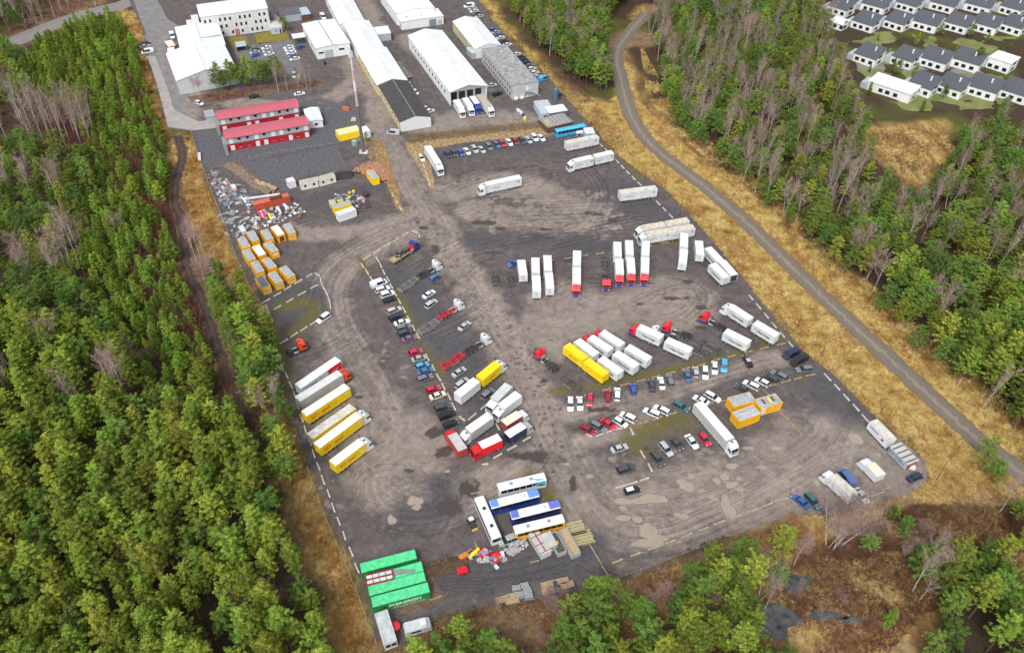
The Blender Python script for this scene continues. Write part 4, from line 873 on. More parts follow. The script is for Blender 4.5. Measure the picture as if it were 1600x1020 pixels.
# vertical row of delivery bodies
gV = 'white swap bodies and red-cab lorries in the upright row'
def ht(o, L, z0, z1): hermes_text(o, L, z0, z1, 'RL')
swap_body((814.4,406.3),(818,429.4),'white swap body on legs next to two empty trailer frames',gV,rearlogo=True)
swap_body((836.6,403),(837.2,425.2),'rear white swap body of the second upright pair from the left',gV); swap_body((838,431.5),(838.8,454.4),'front white swap body of the second upright pair from the left',gV,rearlogo=True)
swap_body((855.3,399.6),(856.5,421.4),'rear white swap body of the third upright pair from the left',gV); swap_body((857.5,427),(859.4,449.6),'front white swap body of the third upright pair from the left',gV,rearlogo=True)
def red_lorry(r, f, l): return lorry(r, f, l, gV, TARPW, ROOFW, REDP, low=BLUE, z0=1.15, z1=3.85, h=3.3, L=7.5)
swap_body((901.9,392),(901.3,414),'white trailer body behind the leftmost red-cab lorry of the upright row',gV); red_lorry((901.3,418.5),(901,441.5),'red-cab lorry with white body standing alone in the upright row')
swap_body((964.6,378.5),(965.4,399.4),'white trailer body behind the red-cab lorry left in the group of three',gV); red_lorry((967.4,404),(968.6,427),'red-cab lorry with white body, left in the group of three')
swap_body((982.9,376),(984,397),'white trailer body behind the middle red-cab lorry of the group of three',gV); red_lorry((985,402),(986.8,425),'red-cab lorry with white body, middle in the group of three')
swap_body((1009.3,377.7),(1008.5,397.4),'white trailer body behind the right red-cab lorry of the group of three',gV); red_lorry((1008.5,402),(1007.7,425),'red-cab lorry with white body, right in the group of three')
swap_body((1069.4,364.5),(1068.8,385),'rear white swap body below the stained-roof trailers',gV); swap_body((1069,389.5),(1066.8,411.5),'front white swap body on legs below the stained-roof trailers',gV,rearlogo=True)
swap_body((1092,376),(1094.4,398.4),'white swap body with a bare trailer frame sticking out in front',gV,rearlogo=True,legs=True)
skeleton_trailer((1092,378),(1094.8,402),'dark trailer frame under the white swap body near the verge',gV)
swap_body((1106.7,387),(1125.4,407),'slanted white swap body close to the ochre verge, behind two others',gV,text=ht)
swap_body((1128,407.4),(1147.6,429.6),'slanted white swap body with an open dark end',gV,openend=True)
swap_body((1112.9,412),(1135.3,433.6),'slanted white swap body on legs, lowest of three near the verge',gV,text=ht,rearlogo=True)
skeleton_trailer((775,444),(771,424),'empty trailer frame, left of two beside the swap bodies',gV); skeleton_trailer((800,444),(794,426),'empty trailer frame, right of two beside the swap bodies',gV)
skeleton_trailer((944.7,400.5),(945,421),'empty dark trailer frame behind a red-cab chassis lorry in the upright row',gV,drawbar=False)
chassis_truck((946,424.5),(948,439.5),'red-cab lorry with bare short chassis between the white bodies',gV,REDP,BLUE,L=7.0)
car('hatch','blue',(807,411),(800,413),'small blue vehicle at the back corner of the leftmost swap body',None)
# delivery block
gH = 'white delivery lorries and swap bodies in the slanted block'
lorry((1173.4,498.4),(1141,477.5),'white-cab lorry with lettered body in the slanted block near the east kerb',gH,TARPW,ROOFW,WHITE,z0=1.15,z1=3.85,h=3.6,L=7.5,texts=ht)
lorry((1215,524),(1179.6,503),'lettered white drawbar trailer at the east end of the slanted block',gH,TARPW,ROOFW,z0=1.15,z1=3.85,kind='trailer',L=7.6,texts=ht)
chassis_truck((1135,514.5),(1102.5,488.5),'red-cab lorry with bare chassis, rightmost of its kind',gH,REDP,BLUE)
lorry((1171,535),(1133.6,516.4),'lettered white trailer right behind the bare chassis lorry',gH,TARPW,ROOFW,z0=1.15,z1=3.85,kind='trailer',L=7.6,texts=ht)
skeleton_trailer((1184,538.5),(1160,526),'dark frame sticking out behind the lettered white trailer',gH,L=6.5)
lorry((1034.6,526.3),(998,509.6),'red-cab lorry with lettered white body in the middle of the slanted block',gH,TARPW,ROOFW,REDP,low=BLUE,z0=1.15,z1=3.85,h=3.3,L=7.5,texts=ht)
chassis_truck((1052,530),(1022.5,510.5),'white-cab lorry with bare chassis squeezed between two red cabs',gH,WHITE,h=3.2)
chassis_truck((1082,526.5),(1042.5,504.8),'red-cab lorry with bare chassis, middle of its kind',gH,REDP,BLUE)
skeleton_trailer((1127,550),(1092,532),'longer empty frame trailer behind the bare chassis lorries',gH); skeleton_trailer((1107,556),(1082,543),'shorter empty frame trailer by the mossy strip',gH)
lorry((1079.4,547),(1042,530.4),'lettered white trailer in front of the empty frame trailers',gH,TARPW,ROOFW,z0=1.15,z1=3.85,kind='trailer',L=7.6,texts=ht)
chassis_truck((871,578),(842.5,546),'red-cab lorry with bare chassis at the left edge of the block',gH,REDP,BLUE); skeleton_trailer((905,609),(877,589),'empty frame trailer at the lower left corner of the block',gH)
tr = mat('yellow_body_roof',(.86,.60,.012),rough=.5)
swap_body((915,560.6),(885,538),'yellow swap body on legs, upper of two end to end',gH,TARPY,tr,trim=YEL,text=lambda o,L,a,b: faint_text(o,6,.7,(-.3,1.27,2.5),'L',TXTR),L=7.4)
swap_body((946.3,584.4),(916.3,562.4),'yellow swap body on legs, lower of two end to end',gH,TARPY,tr,trim=YEL,L=7.4)
swap_body((931.3,553.6),(901.5,531),'white swap body right beside the upper yellow one',gH,text=ht)
lorry((954.4,546.5),(922.2,525.8),'red-cab lorry with lettered white body next to the white swap body',gH,TARPW,ROOFW,REDP,low=BLUE,z0=1.15,z1=3.85,h=3.3,L=7.5,texts=ht)
lorry((972.8,538.5),(939.8,518),'red-cab lorry with lettered white body, uppermost of the block left part',gH,TARPW,ROOFW,REDP,low=BLUE,z0=1.15,z1=3.85,h=3.3,L=7.5,texts=ht)
swap_body((969.4,581.5),(938.4,559),'white lettered swap body on legs beside the lower yellow one',gH,text=ht)
lorry((994.8,571.9),(961.4,550.2),'white lettered trailer, middle of the lower trio in the block',gH,TARPW,ROOFW,z0=1.15,z1=3.85,kind='trailer',L=7.5,texts=ht,axles=[-2.3,-1.1])
lorry((1015,561),(980.2,540.8),'white lettered trailer, right of the lower trio in the block',gH,TARPW,ROOFW,z0=1.15,z1=3.85,kind='trailer',L=7.5,texts=ht,axles=[-2.3,-1.1])
lorry((1091,628.5),(1141.2,686.2),'very long white articulated lorry facing south-east beside the orange containers',None,TARPG,ROOFW,WHITE,z0=1.0,z1=4,h=3.8,kind='semi',L=13.6,trim=WHITE)
# south-east corner
PURP = mat('purple_lettering', (.16, .05, .40))
lorry((1394.5,687),(1365,656.5),'white box trailer with purple writing on its side by the eastern verge',None,WHITE,DIRTW,z0=1.0,z1=3.6,kind='trailer',L=7.0,texts=lambda o,L,a,b: (faint_text(o,7,.55,(1.2,1.27,2.6),'L',PURP), MB().cyl((-1.8,1.262,2.2),(-1.8,1.29,2.2),.38,n=14).build('round_emblem',TXTB,o)))
lorry((1377,741.7),(1360,724),'small white box van with cream roof near the south-east corner',None,WHITE,MATS['cream_roof'],WHITE,z0=.8,z1=3.0,h=2.4,L=3.9,defl=False,axles=[3.0,-1.0])
lorry((1333,771),(1303.6,744.5),'long white truck with dirty patched roof behind the bare birches',None,WHITE,DIRTW,WHITE,z0=.9,z1=3.5,h=2.8,L=6.6,defl=False)
# docked lorries
gDk = 'lorries backed into the loading bays of the white hall'
lorry((711.6,154),(721.9,170.5),'white lorry backed into the leftmost loading bay',gDk,WHITE,ROOFW,WHITE,z0=1,z1=3.7,h=3.1,L=7.2,defl=False)
lorry((725.6,151.3),(735.6,167),'white lorry in the second loading bay from the left',gDk,WHITE,ROOFW,WHITE,z0=1,z1=3.7,h=3.1,L=7.2,defl=False)
lorry((736.9,149),(746.4,163.5),'blue-sided lorry with white roof in the third loading bay',gDk,BLUE,ROOFW,BLUE,z0=1,z1=3.7,h=3.1,L=7.0,defl=False)
lorry((748,147),(765.4,166.5),'white-cab lorry with tan roof in the rightmost loading bay',gDk,TARPW,mat('tan_roof',(.42,.36,.27),rough=.7,var=.15),WHITE,z0=1,z1=3.9,h=3.7,kind='semi',L=11.0)
# ---- coaches
def bus(left, right, label, body, roofm, low=None, stripe=None, L=11.8, front='left', ends=None, z=3.15, tr=None, windows=True):
    r, f = (right, left) if front == 'left' else (left, right)
    c, a, L0 = heading(r, f, z); L = round(L0, 1) if L is None else L
    root = empty('parked_bus', (c[0], c[1], .012), a, label, 'bus', 'retired buses in the southern yard')
    b = MB(); low = low or body; H = z
    sec = [(-1.25, .35), (-1.27, 1.0), (-1.25, 2.0), (-1.18, H-.22), (-1.02, H-.03), (-.5, H+.03), (.5, H+.03), (1.02, H-.03), (1.18, H-.22), (1.25, 2.0), (1.27, 1.0), (1.25, .35)]
    st_ = [(-L/2, .92, .95), (-L/2+.15, 1, 1), (L/2-.25, 1, 1), (L/2, .90, .93)]
    base = len(b.v)
    for x, ky, kz in st_: b.v += [(x, y*ky, zz if zz < 2 else 2+(zz-2)*kz) for y, zz in sec]
    n = len(sec)
    for i in range(3):
        for k in range(n):
            j = (k+1) % n; b.f.append((i*n+k, i*n+j, (i+1)*n+j, (i+1)*n+k)); b.m.append(0 if k in (0, 1, 2, 8, 9, 10, 11) else 1)
    b.f.append(tuple(range(n))); b.m.append(0); b.f.append(tuple(3*n+k for k in reversed(range(n)))); b.m.append(0)
    bo = b.build('body', [body, roofm], root)
    if ends:
        for x0, x1 in ((-L/2+.05, -L/2+2.6), (L/2-1.9, L/2-.1)): MB().box(x0, x1, -1.0, 1.0, H, H+.06).build('roof_end_panel', ends, bo)
    if windows:
        for s in (-1, 1):
            g = MB(); n_ = 7
            for i in range(n_):
                x0 = -L/2+.5+(L-1.0)*i/n_; g.poly([(x0+.05, s*1.272, 1.75), (x0+(L-1)/n_-.05, s*1.272, 1.75), (x0+(L-1)/n_-.05, s*1.215, H-.35), (x0+.05, s*1.215, H-.35)][::s])
            g.build('side_window', GLASS, bo)
        MB().poly([(L/2+.01, -1.0, 1.5), (L/2+.01, 1.0, 1.5), (L/2-.02+.03, .95, 2.75), (L/2+.01, -.95, 2.75)]).build('windscreen', GLASS, bo)
        MB().poly([(-L/2-.01, 1.0, 1.9), (-L/2-.01, -1.0, 1.9), (-L/2-.01, -.95, 2.7), (-L/2-.01, .95, 2.7)]).build('rear_window', GLASS, bo)
    for x in (-L*.2, L*.22):
        MB().box(x-.4, x+.4, -.38, .38, H+.03, H+.13).build('roof_hatch', tr or STEEL, bo)
    wheels(root, [-L/2+3.0, L/2-2.5], 1.08, .48)
    return root, bo, L
CY = mat('cyan_paint', (.05, .40, .62), rough=.4)
r, o, L = bus((781.8,759.3),(847.8,743.7),'white coach with cyan flash, topmost of the parked buses',WHITE,ROOFW)
MB().poly([(-L/2+.3,1.3,1.9),(-L/2+3.2,1.3,1.9),(-L/2+2.4,1.3,2.6),(-L/2+.3,1.3,1.0)]).poly([(-L/2+.3,.95,3.2),(-L/2+3.4,.1,3.24),(-L/2+2.2,.98,3.2)]).poly([(-L/2+.4,1.302,1.9),(-L/2+.4,1.302,2.8),(-L/2+1.9,1.29,2.9),(-L/2+3.6,1.302,1.9)]).build('cyan_flash',CY,o)
MB().box(-L/2+.9,-L/2+1.3,1.30,1.32,1.3,2.0).box(-L/2+1.5,-L/2+1.9,1.30,1.32,1.35,2.05).build('bold_stripe',TXTB,o)
LB = mat('light_blue_roof', (.12, .28, .68), rough=.4); DB = mat('deep_blue', (.01, .05, .30), rough=.35, coat=.4)
r, o, L = bus((768.3,787),(838.8,768.8),'dark blue bus with white roof middle, directly below the white coach',DB,ROOFW,ends=LB,tr=DIRTW)
IB = mat('indigo_roof', (.13, .16, .55), rough=.4); ID = mat('indigo_blue', (.025, .03, .22), rough=.35, coat=.4)
r, o, L = bus((800,804),(872,786.3),'indigo bus with white roof middle, between the dark blue and the yellow bus',ID,ROOFW,ends=IB,tr=DIRTW)
r, o, L = bus((807,826),(877,809),'yellow bus with white roof and grey roof hatches',mat('bus_yellow',(.80,.38,.015),rough=.4),ROOFW)
r, o, L = bus((749.5,778),(775,836.7),'white bus standing crosswise to the others',WHITE,ROOFW,front='right',tr=TXTB)
# blue bus by the sheds
r, o, L = bus((868,203.5),(914,194.5),'sky blue bus body by the ribbed sheds in the upper yard',mat('sky_blue',(.05,.34,.62),rough=.4),mat('sky_blue_roof',(.08,.42,.70),rough=.5),L=None,tr=mat('sky_blue_hatch',(.05,.30,.55)))
# ================================================================ BUILDINGS
def frame3(A, B, C, z):
    """near-left, near-right, far-left eave corners -> origin, width, length, heading (local x = width, y = away)"""
    a, b, c = at(*A, z), at(*B, z), at(*C, z); u = (b-a)[:2]; v = (c-a)[:2]
    w = float(np.hypot(*u)); l = float(np.hypot(*v)); an = math.atan2(u[1], u[0]); an2 = math.atan2(v[1], v[0])-math.pi/2
    k = (an*w+an2*l)/(w+l) if abs(an-an2) < 1 else an
    return a[:2], w, l, k
def hall(name, A, B, C, eave, ridge, label, group=None, wall=WALLW, roof=ROOFW, windows=None, fwin=None, rwin=None, over=.25, front=None, cat='building', ridgecap=True, seam=2.0, porch=0, w=None, l=None, flat=False, extra=None):
    o, W_, L_, an = frame3(A, B, C, eave); W_ = w or W_; L_ = l or L_
    root = empty(name, (o[0], o[1], 0), an, label, cat, group)
    b = MB(); t = .25; p = porch; zr = eave+ridge
    # gabled body as a closed solid
    g = [(0, 0), (W_, 0), (W_, eave-.12), (W_/2, zr-.12), (0, eave-.12)]
    n0 = len(b.v); b.v += [(x, p, z) for x, z in g]+[(x, L_, z) for x, z in g]
    b.f += [tuple(n0+i for i in range(5)), tuple(n0+5+i for i in reversed(range(5)))]; b.m += [0, 0]
    for i in range(5):
        j = (i+1) % 5; b.f.append((n0+i, n0+5+i, n0+5+j, n0+j)); b.m.append(0)
    b.build('wall', wall, root)
    if p:
        for x in (0.0, W_-.3): MB().box(x, x+.3, .05, p-.002, 0, eave-.14).build('side_wing', wall, root)
    r = MB(); h = .10; e = over
    for s in (0, 1):
        x0, x1 = (-e, W_/2) if s == 0 else (W_+e, W_/2); z0 = eave-e*ridge/(W_/2)
        P = [(x0, -e, z0), (x1, -e, zr), (x1, L_+e, zr), (x0, L_+e, z0)]
        q = [(x, y, z+h) for x, y, z in P]; n0 = len(r.v); r.v += P+q
        for f in ((0,3,2,1),(4,5,6,7),(0,1,5,4),(1,2,6,5),(2,3,7,6),(3,0,4,7)): r.f.append(tuple(n0+i for i in f)); r.m.append(0)
    ro = r.build('roof', roof, root)
    sm = MB(); k = int(L_/seam)
    for i in range(1, k):
        y = L_*i/k
        for s in (0, 1):
            x0, x1 = (-e, W_/2-.05) if s == 0 else (W_/2+.05, W_+e); za, zb = (eave-e*ridge/(W_/2), zr) if s == 0 else (zr, eave-e*ridge/(W_/2))
            sm.v += [(x0, y-.03, za+h+.002), (x1, y-.03, zb+h+.002), (x1, y+.03, zb+h+.03), (x0, y+.03, za+h+.03)]; n0 = len(sm.v)-4; sm.f.append((n0, n0+1, n0+2, n0+3)); sm.m.append(0)
    if sm.f: sm.build('roof_seam', roof, ro)
    if ridgecap and ridge > .2: MB().box(W_/2-.12, W_/2+.12, -e, L_+e, zr+h-.02, zr+h+.06).build('ridge_cap', STEEL if roof is not ROOFW else mat('ridge_grey', (.45, .5, .52)), ro)
    MB().box(-.01-e, .02-e, -e, L_+e, eave-.18, eave+.06).box(W_+e, W_+e+.05, -e, L_+e, eave-.18, eave+.06).build('gutter', STEEL, ro)
    def opening(nm, side, a0, a1, z0, z1, m, fr=True):
        d = .05
        def P(q0, q1, zz0, zz1, dd):
            if side == 'L': return (-dd, .01 if dd < .04 else .01, q0, q1, zz0, zz1)
            if side == 'R': return (W_-.01, W_+dd, q0, q1, zz0, zz1)
            if side == 'F': return (q0, q1, p-dd, p+.01, zz0, zz1)
            return (q0, q1, L_-.01, L_+dd, zz0, zz1)
        x = MB().box(*P(a0, a1, z0, z1, d)).build(nm, m, root)
        if fr:
            f = MB(); f.box(*P(a0-.1, a1+.1, z1, z1+.1, d+.03)).box(*P(a0-.1, a1+.1, z0-.1, z0, d+.03)).box(*P(a0-.1, a0, z0, z1, d+.03)).box(*P(a1, a1+.1, z0, z1, d+.03)); f.build('frame', STEEL if m is not GLASS else WHITE, x)
        return x
    for wdef in (windows or []): opening(*wdef)
    if extra: extra(root, W_, L_, eave, zr, opening)
    return root, W_, L_, opening
# loading hall
r, W_, L_, op = hall('loading_hall', (703,144.4), (761.3,135), (636.3,56.3), 6.2, 1.9, 'long white hall with loading bays and lorries backed into its south gable', porch=3.0)
for i in range(12): op('window', 'L', 6+i*(L_-14)/11, 7.6+i*(L_-14)/11, 2.9, 4.3, GLASS)
for i in range(4): op('dock_door', 'F', 1.2+i*(W_-1.8)/4, 1.2+i*(W_-1.8)/4+(W_-1.8)/4-.9, .9, 4.2, DARKST)
MB().box(-.12, .0, 3, L_, 0, .5).build('plinth', mat('plinth_grey', (.30, .31, .32)), r)
DRF = mat('black_bitumen_roof', (.055, .052, .05), rough=.9, var=.45, scale=1.0, c2=(.03, .03, .03)); DRF2 = mat('yellow_plaster', (.58, .48, .20), rough=.8, var=.12)
r, W_, L_, op = hall('workshop_hall', (625,191), (673.4,183.4), (589.0,133.6), 4.3, 1.6, 'long hall with black weathered roof, ochre side wall and white gable', wall=DRF2, roof=DRF, ridgecap=True, seam=99)
b = MB(); g = [(0, 0), (W_, 0), (W_, 4.15), (W_/2, 5.75), (0, 4.15)]; b.v += [(x, -.10, z) for x, z in g]; b.f.append((0,1,2,3,4)); b.m.append(0); b.v += [(x, -.003, z) for x, z in g]; b.f.append((9,8,7,6,5)); b.m.append(0)
for i in range(5): j = (i+1) % 5; b.f.append((i, 5+i, 5+j, j)); b.m.append(0)
b.build('gable_cladding', WHITE, r)
for i in range(8): op('window', 'L', 3+i*(L_-7)/7, 5+i*(L_-7)/7, 2.2, 3.2, GLASS)
for i in range(4): op('door', 'L', 5.5+i*(L_-10)/3, 6.7+i*(L_-10)/3, .05, 2.1, GREYW)
r, W_, L_, op = hall('production_hall', (589,133.2), (635.5,124.7), (560.3,80.6), 4.7, 1.7, 'white-roofed hall with ochre wall directly behind the black-roofed hall', wall=DRF2)
for i in range(6): op('window', 'L', 3+i*(L_-7)/5, 5+i*(L_-7)/5, 2.4, 3.6, GLASS)
op('door', 'L', 9, 12, .05, 3.4, WHITE)
r, W_, L_, op = hall('production_hall', (559,80.4), (600.6,77.6), (531,39), 5.0, 1.6, 'white-roofed hall between the ochre-walled hall and the double workshop')
r, W_, L_, op = hall('production_hall', (531,38.8), (570.6,37.3), (499,-9), 5.4, 1.8, 'northernmost white hall of the long central chain of halls')
for i in range(4): op('window', 'L', 6+i*7, 8+i*7, 2.6, 3.8, GLASS)
r, W_, L_, op = hall('double_workshop', (493.8,76), (547,68.6), (469.4,38.4), 5.2, .5, 'low white workshop with two roof halves split by a dark joint and a grey gate')
op('gate', 'F', W_*.24, W_*.47, .05, 3.4, GREYW); op('window', 'F', W_*.05, W_*.2, 2.4, 3.2, GLASS); op('window', 'F', W_*.66, W_*.82, 2.6, 3.5, GLASS); op('window', 'L', 3, 5, 2.4, 3.4, GLASS); op('window', 'L', 9, 11, 2.4, 3.4, GLASS)
MB().box(W_*.5-.12, W_*.5+.12, 0, L_, 5.8, 5.9).build('roof_joint', DARKST, r)
def flatroof(name, A, B, C, h, label, wall, roof, cat='building', group=None, windows=(), l=None, z0=0, over=.12):
    o, W_, L_, an = frame3(A, B, C, h); L_ = l or L_
    root = empty(name, (o[0], o[1], z0), an, label, cat, group)
    MB().box(0, W_, 0, L_, 0, h-.12-z0).build('wall', wall, root); MB().box(-over, W_+over, -over, L_+over, h-.12-z0, h-z0).build('roof', roof, root)
    for nm, s, a0, a1, z0_, z1, m in windows:
        bx = {'F': (a0*W_, a1*W_, -.05, .01), 'L': (-.05, .01, a0*L_, a1*L_), 'R': (W_-.01, W_+.05, a0*L_, a1*L_)}[s]
        q = MB().box(*bx, z0_, z1).build(nm, m, root)
        f = MB()
        if s == 'F': f.box(bx[0]-.08, bx[1]+.08, -.09, .01, z1, z1+.08).box(bx[0]-.08, bx[1]+.08, -.09, .01, z0_-.08, z0_)
        else: f.box(bx[0]-(.04 if s == 'L' else 0), bx[1]+(.04 if s == 'R' else 0), bx[2]-.08, bx[3]+.08, z1, z1+.08)
        f.build('frame', STEEL, q)
    return root, W_, L_
# annex roof, top hall, lean-to, canopy
hall('storage_hall', (619,21), (678.4,12.2), (594,-14), 6.0, 1.2, 'broad white-roofed hall at the northern edge behind the low annex')
r, W_, L_, op = hall('low_annex', (626.9,34.7), (692.5,25.3), (619.4,22.5), 4.0, .3, 'low white annex with roof vents and a blue-grey gate')
op('gate', 'F', W_*.66, W_*.82, .05, 3.2, mat('blue_grey_gate', (.18, .25, .33))); op('door', 'F', W_*.88, W_*.95, .05, 2.4, GREYW); op('window', 'L', 1, 2.4, 1, 2.4, mat('MATS_b', (.18, .25, .33)))
for x, y in ((.15, .35), (.32, .7), (.5, .3), (.68, .75)): MB().box(W_*x, W_*x+1.0, L_*y, L_*y+1.2, 4.1, 4.45).build('roof_vent', STEEL, r)
flatroof('lean_to_roof', (583,55), (611,53.5), (574.5,44), 3.4, 'small white lean-to roof beside the central halls', GREYW, ROOFW)
o, W_, L_, an = frame3((458,60.5), (478,58.5), (453,54), 3.4); cr = empty('entrance_canopy', (o[0], o[1], 0), an, 'thin white canopy on posts joining the double workshop', 'canopy'); MB().box(0, W_, 0, L_, 3.25, 3.4).build('roof', ROOFW, cr)
for x in (.1, W_-.2):
    for y in (.1, L_-.2): MB().box(x, x+.12, y, y+.12, 0, 3.25).build('post', STEEL, cr)
r, W_, L_, op = hall('yellow_sided_shed', (742,77), (783.5,72), (705,34.5), 4.6, 1.7, 'white-roofed shed with yellow panels and grey gates along its west side')
for i, (a, m) in enumerate([(.02, 0), (.24, 1), (.35, 0), (.57, 1), (.70, 0)]): op('gate' if m else 'wall_panel', 'L', L_*(1-a-(.09 if m else .19)), L_*(1-a), .4 if not m else .05, 3.9, GREYW if m else mat('yellow_panel', (.55, .47, .16), rough=.7))
CONT = mat('container_panels', (.46, .48, .49), rough=.6, var=.15, scale=.4, c2=(.33, .35, .36)); CR = mat('mottled_flat_roof', (.30, .30, .30), rough=.8, var=.5, scale=.7, c2=(.13, .13, .14))
r, W_, L_ = flatroof('two_storey_container_block', (800.6,134.6), (842.8,129.4), (749,77), 6.2, 'grey two-storey block of stacked office containers with mottled flat roof', CONT, CR, windows=[('window','L',.06+i*.075,.085+i*.075,z,z+1.2,GLASS) for i in range(12) for z in (1.0, 3.9)]+[('door','F',.52,.62,3.2,5.3,WHITE),('window','F',.5,.56,.9,2.2,GLASS),('door','F',.52,.6,.1,2.0,WHITE)])
MB().box(-.03, W_+.03, -.03, -.0, 3.0, 3.14).box(-.03, -.0, 0, L_, 3.0, 3.14).build('floor_band', mat('band_grey', (.25, .26, .27)), r)
j = MB()
for i in range(1, 22): j.box(-.025, -.003, L_*i/22-.04, L_*i/22+.04, .1, 6.0)
j.build('panel_joint', MATS['band_grey'], r)
s_ = MB()
for i in range(14): s_.box(W_*.62+i*.35, W_*.62+(i+1)*.35, -1.3, -.1, 2.9-i*.21, 3.0-i*.21)
s_.box(W_*.48, W_*.64, -1.3, -.1, 2.95, 3.05); s_.build('outside_stair', STEEL, r)
for i in range(2): MB().cyl((W_*(.05+i*.22), -1, .8), (W_*(.16+i*.22), -1, .8), .75, n=14).build('water_tank', WHITE, r)
# small sheds east of the block
BLW = mat('pale_blue_wall', (.42, .50, .58), rough=.6)
flatroof('pale_blue_container', (845.5,178), (866,174), (837,158), 3.0, 'pale blue site container left of the white-roofed kiosk', BLW, mat('pale_grey_roof', (.42,.46,.50)), cat='container', windows=[('window','F',.2,.5,1,2,GLASS),('window','F',.6,.85,1,2,TARPW)])
flatroof('workshop_kiosk', (858.8,177), (887,172.5), (851,167.5), 3.3, 'dark-walled kiosk with white flat roof', mat('dark_blue_grey_wall', (.10,.13,.17)), ROOFW, windows=[('window','F',.3,.7,1.4,2.2,GLASS)])
c = at(868, 158); q = MB().cyl((0,0,0), (0,0,5.5), 1.1, n=18).cyl((0,0,5.5), (0,0,6.1), 1.1, .3, n=18).box(-1.15, -1.05, -.2, .2, 0, 5.5).build('storage_silo', mat('slate_blue_steel', (.08,.14,.22), rough=.5)); q.location = c; tag(q, 'tall slate-blue tank standing behind the kiosk', 'silo')
o, W_, L_, an = frame3((856,199.7), (892.8,187.5), (846,184.7), 2.8); sh = empty('ribbed_shed', (o[0], o[1], 0), an, 'open shed with grey ribbed roof and rusty front behind the sky blue bus', 'shed')
MB().box(0, W_, 0, L_, 2.6, 2.75).build('roof', mat('grey_brown_roof', (.26,.25,.24), rough=.85, var=.3), sh)
q = MB()
for i in range(1, 7): q.box(W_*i/7-.1, W_*i/7+.1, -.1, L_+.1, 2.78, 2.86)
q.build('roof_rib', TARPG, sh); MB().box(.1, W_-.1, .1, .25, 0, 2.6).box(.1, .25, .3, L_, 0, 2.6).build('wall', RUST, sh)
flatroof('dirty_lean_to', (856,197), (862,195), (847,185), 2.9, 'narrow tan lean-to roof at the left end of the ribbed shed', RUST, mat('tan_lean_roof',(.42,.34,.22),var=.3), cat='shed', l=5)
flatroof('blue_white_container', (915.5,209), (928,206), (913,194), 3.0, 'white and blue box container at the right end of the sky blue bus', BLW, TARPW, cat='container', l=4.5, windows=[('door','F',.3,.7,.1,2.4,mat('door_blue',(.10,.25,.45)))])
q = MB().cyl((-1.3,0,1.1), (1.3,0,1.1), .65, n=16).box(-1.0,-.8,-.5,.5,0,.6).box(.8,1.0,-.5,.5,0,.6).build('liquid_tank', WHITE); q.location = at(905,211); q.rotation_euler = (0,0,.3); tag(q, 'small white cylindrical tank in front of the sky blue bus', 'tank')
# office block
OFW = mat('pale_plaster', (.60, .60, .60), rough=.8, var=.06, scale=.4)
wins = []
for fl in range(3):
    for i in range(13):
        if fl == 0 and i == 6: continue
        wins.append(('window', 'F', .035+i*.074, .035+i*.074+.030, 1.1+fl*3.2, 2.5+fl*3.2, GLASS if (i*3+fl) % 4 else mat('light_blind', (.62,.63,.62))))
wins.append(('entrance', 'F', .455, .52, .05, 2.9, mat('entrance_red_frame', (.42, .16, .15))))
r, W_, L_ = flatroof('office_block', (313,27), (418,14), (305,8), 10.6, 'three-storey pale office block with rows of small windows and white roof', OFW, ROOFW, windows=wins)
b = MB(); b.v += [(-.3,-.3,10.61),(W_+.3,-.3,10.61),(W_+.3,L_+.3,10.61),(-.3,L_+.3,10.61),(-.3,L_/2,11.6),(W_+.3,L_/2,11.6)]; b.f += [(0,1,5,4),(2,3,4,5),(0,4,3),(1,2,5)]; b.m += [0]*4; b.build('roof_sheet', ROOFW, r)
flatroof('grey_shed', (436,35), (441.5,33), (419,17), 4.2, 'dull purple-roofed wing attached to the office block', GREYW, mat('dull_purple_roof',(.22,.17,.19),rough=.8), l=12)
flatroof('flat_annex', (423,44.5), (440,42), (422,33), 3.0, 'low annex with beige roof and blue-grey front right of the office block', BLW, mat('beige_roof',(.55,.52,.44)), cat='building', windows=[('window','F',.3,.6,1,2,mat('blue_glass',(.2,.32,.55))),('door','F',.75,.9,.1,2.2,DARKST)])
flatroof('dark_roofed_garage', (440,25), (470,21), (436,14), 3.4, 'garage row with dark roof and grey doors behind the lawn', GREYW, mat('dark_garage_roof',(.10,.105,.12),rough=.8), windows=[('door','F',.05+i*.19,.2+i*.19,.1,2.6,mat('garage_door',(.36,.40,.44))) for i in range(5)])
flatroof('open_carport', (471,24), (485,21), (466,13), 3.0, 'light blue-roofed open store filled with rusty goods', RUST, mat('light_blue_roof2',(.36,.46,.54)), cat='shed')
# left halls
r, W_, L_, op = hall('gabled_white_hall', (276,126.6), (369,108.5), (262.5,83.4), 6.2, 2.6, 'big white hall with low gable behind the roadside pines', wall=mat('light_grey_cladding',(.50,.52,.53),rough=.6,var=.06,scale=.3))
r, W_, L_, op = hall('grey_white_hall', (283,80), (352,71), (271,43.5), 6.0, .4, 'flat grey-white hall behind the big gabled hall', roof=mat('grey_white_roof',(.62,.67,.70),rough=.5,var=.06,scale=.2))
MB().box(W_*.5-.12, W_*.5+.12, 0, L_, 6.5, 6.6).box(W_*.52, W_*.98, L_*.35, L_*.37, 6.45, 6.6).build('roof_joint', mat('joint_grey',(.3,.33,.35)), r)
flatroof('red_kiosk', (263,73.5), (274,71.5), (256.5,65), 3.2, 'dark red kiosk with cream roof beside the access road', mat('wine_red_wall',(.30,.03,.05)), MATS['cream_roof'], cat='kiosk')
flatroof('white_tent', (262,84), (272,82), (264,75), 3.4, 'white tent between the red kiosk and the gabled white hall', WHITE, ROOFW, cat='tent')
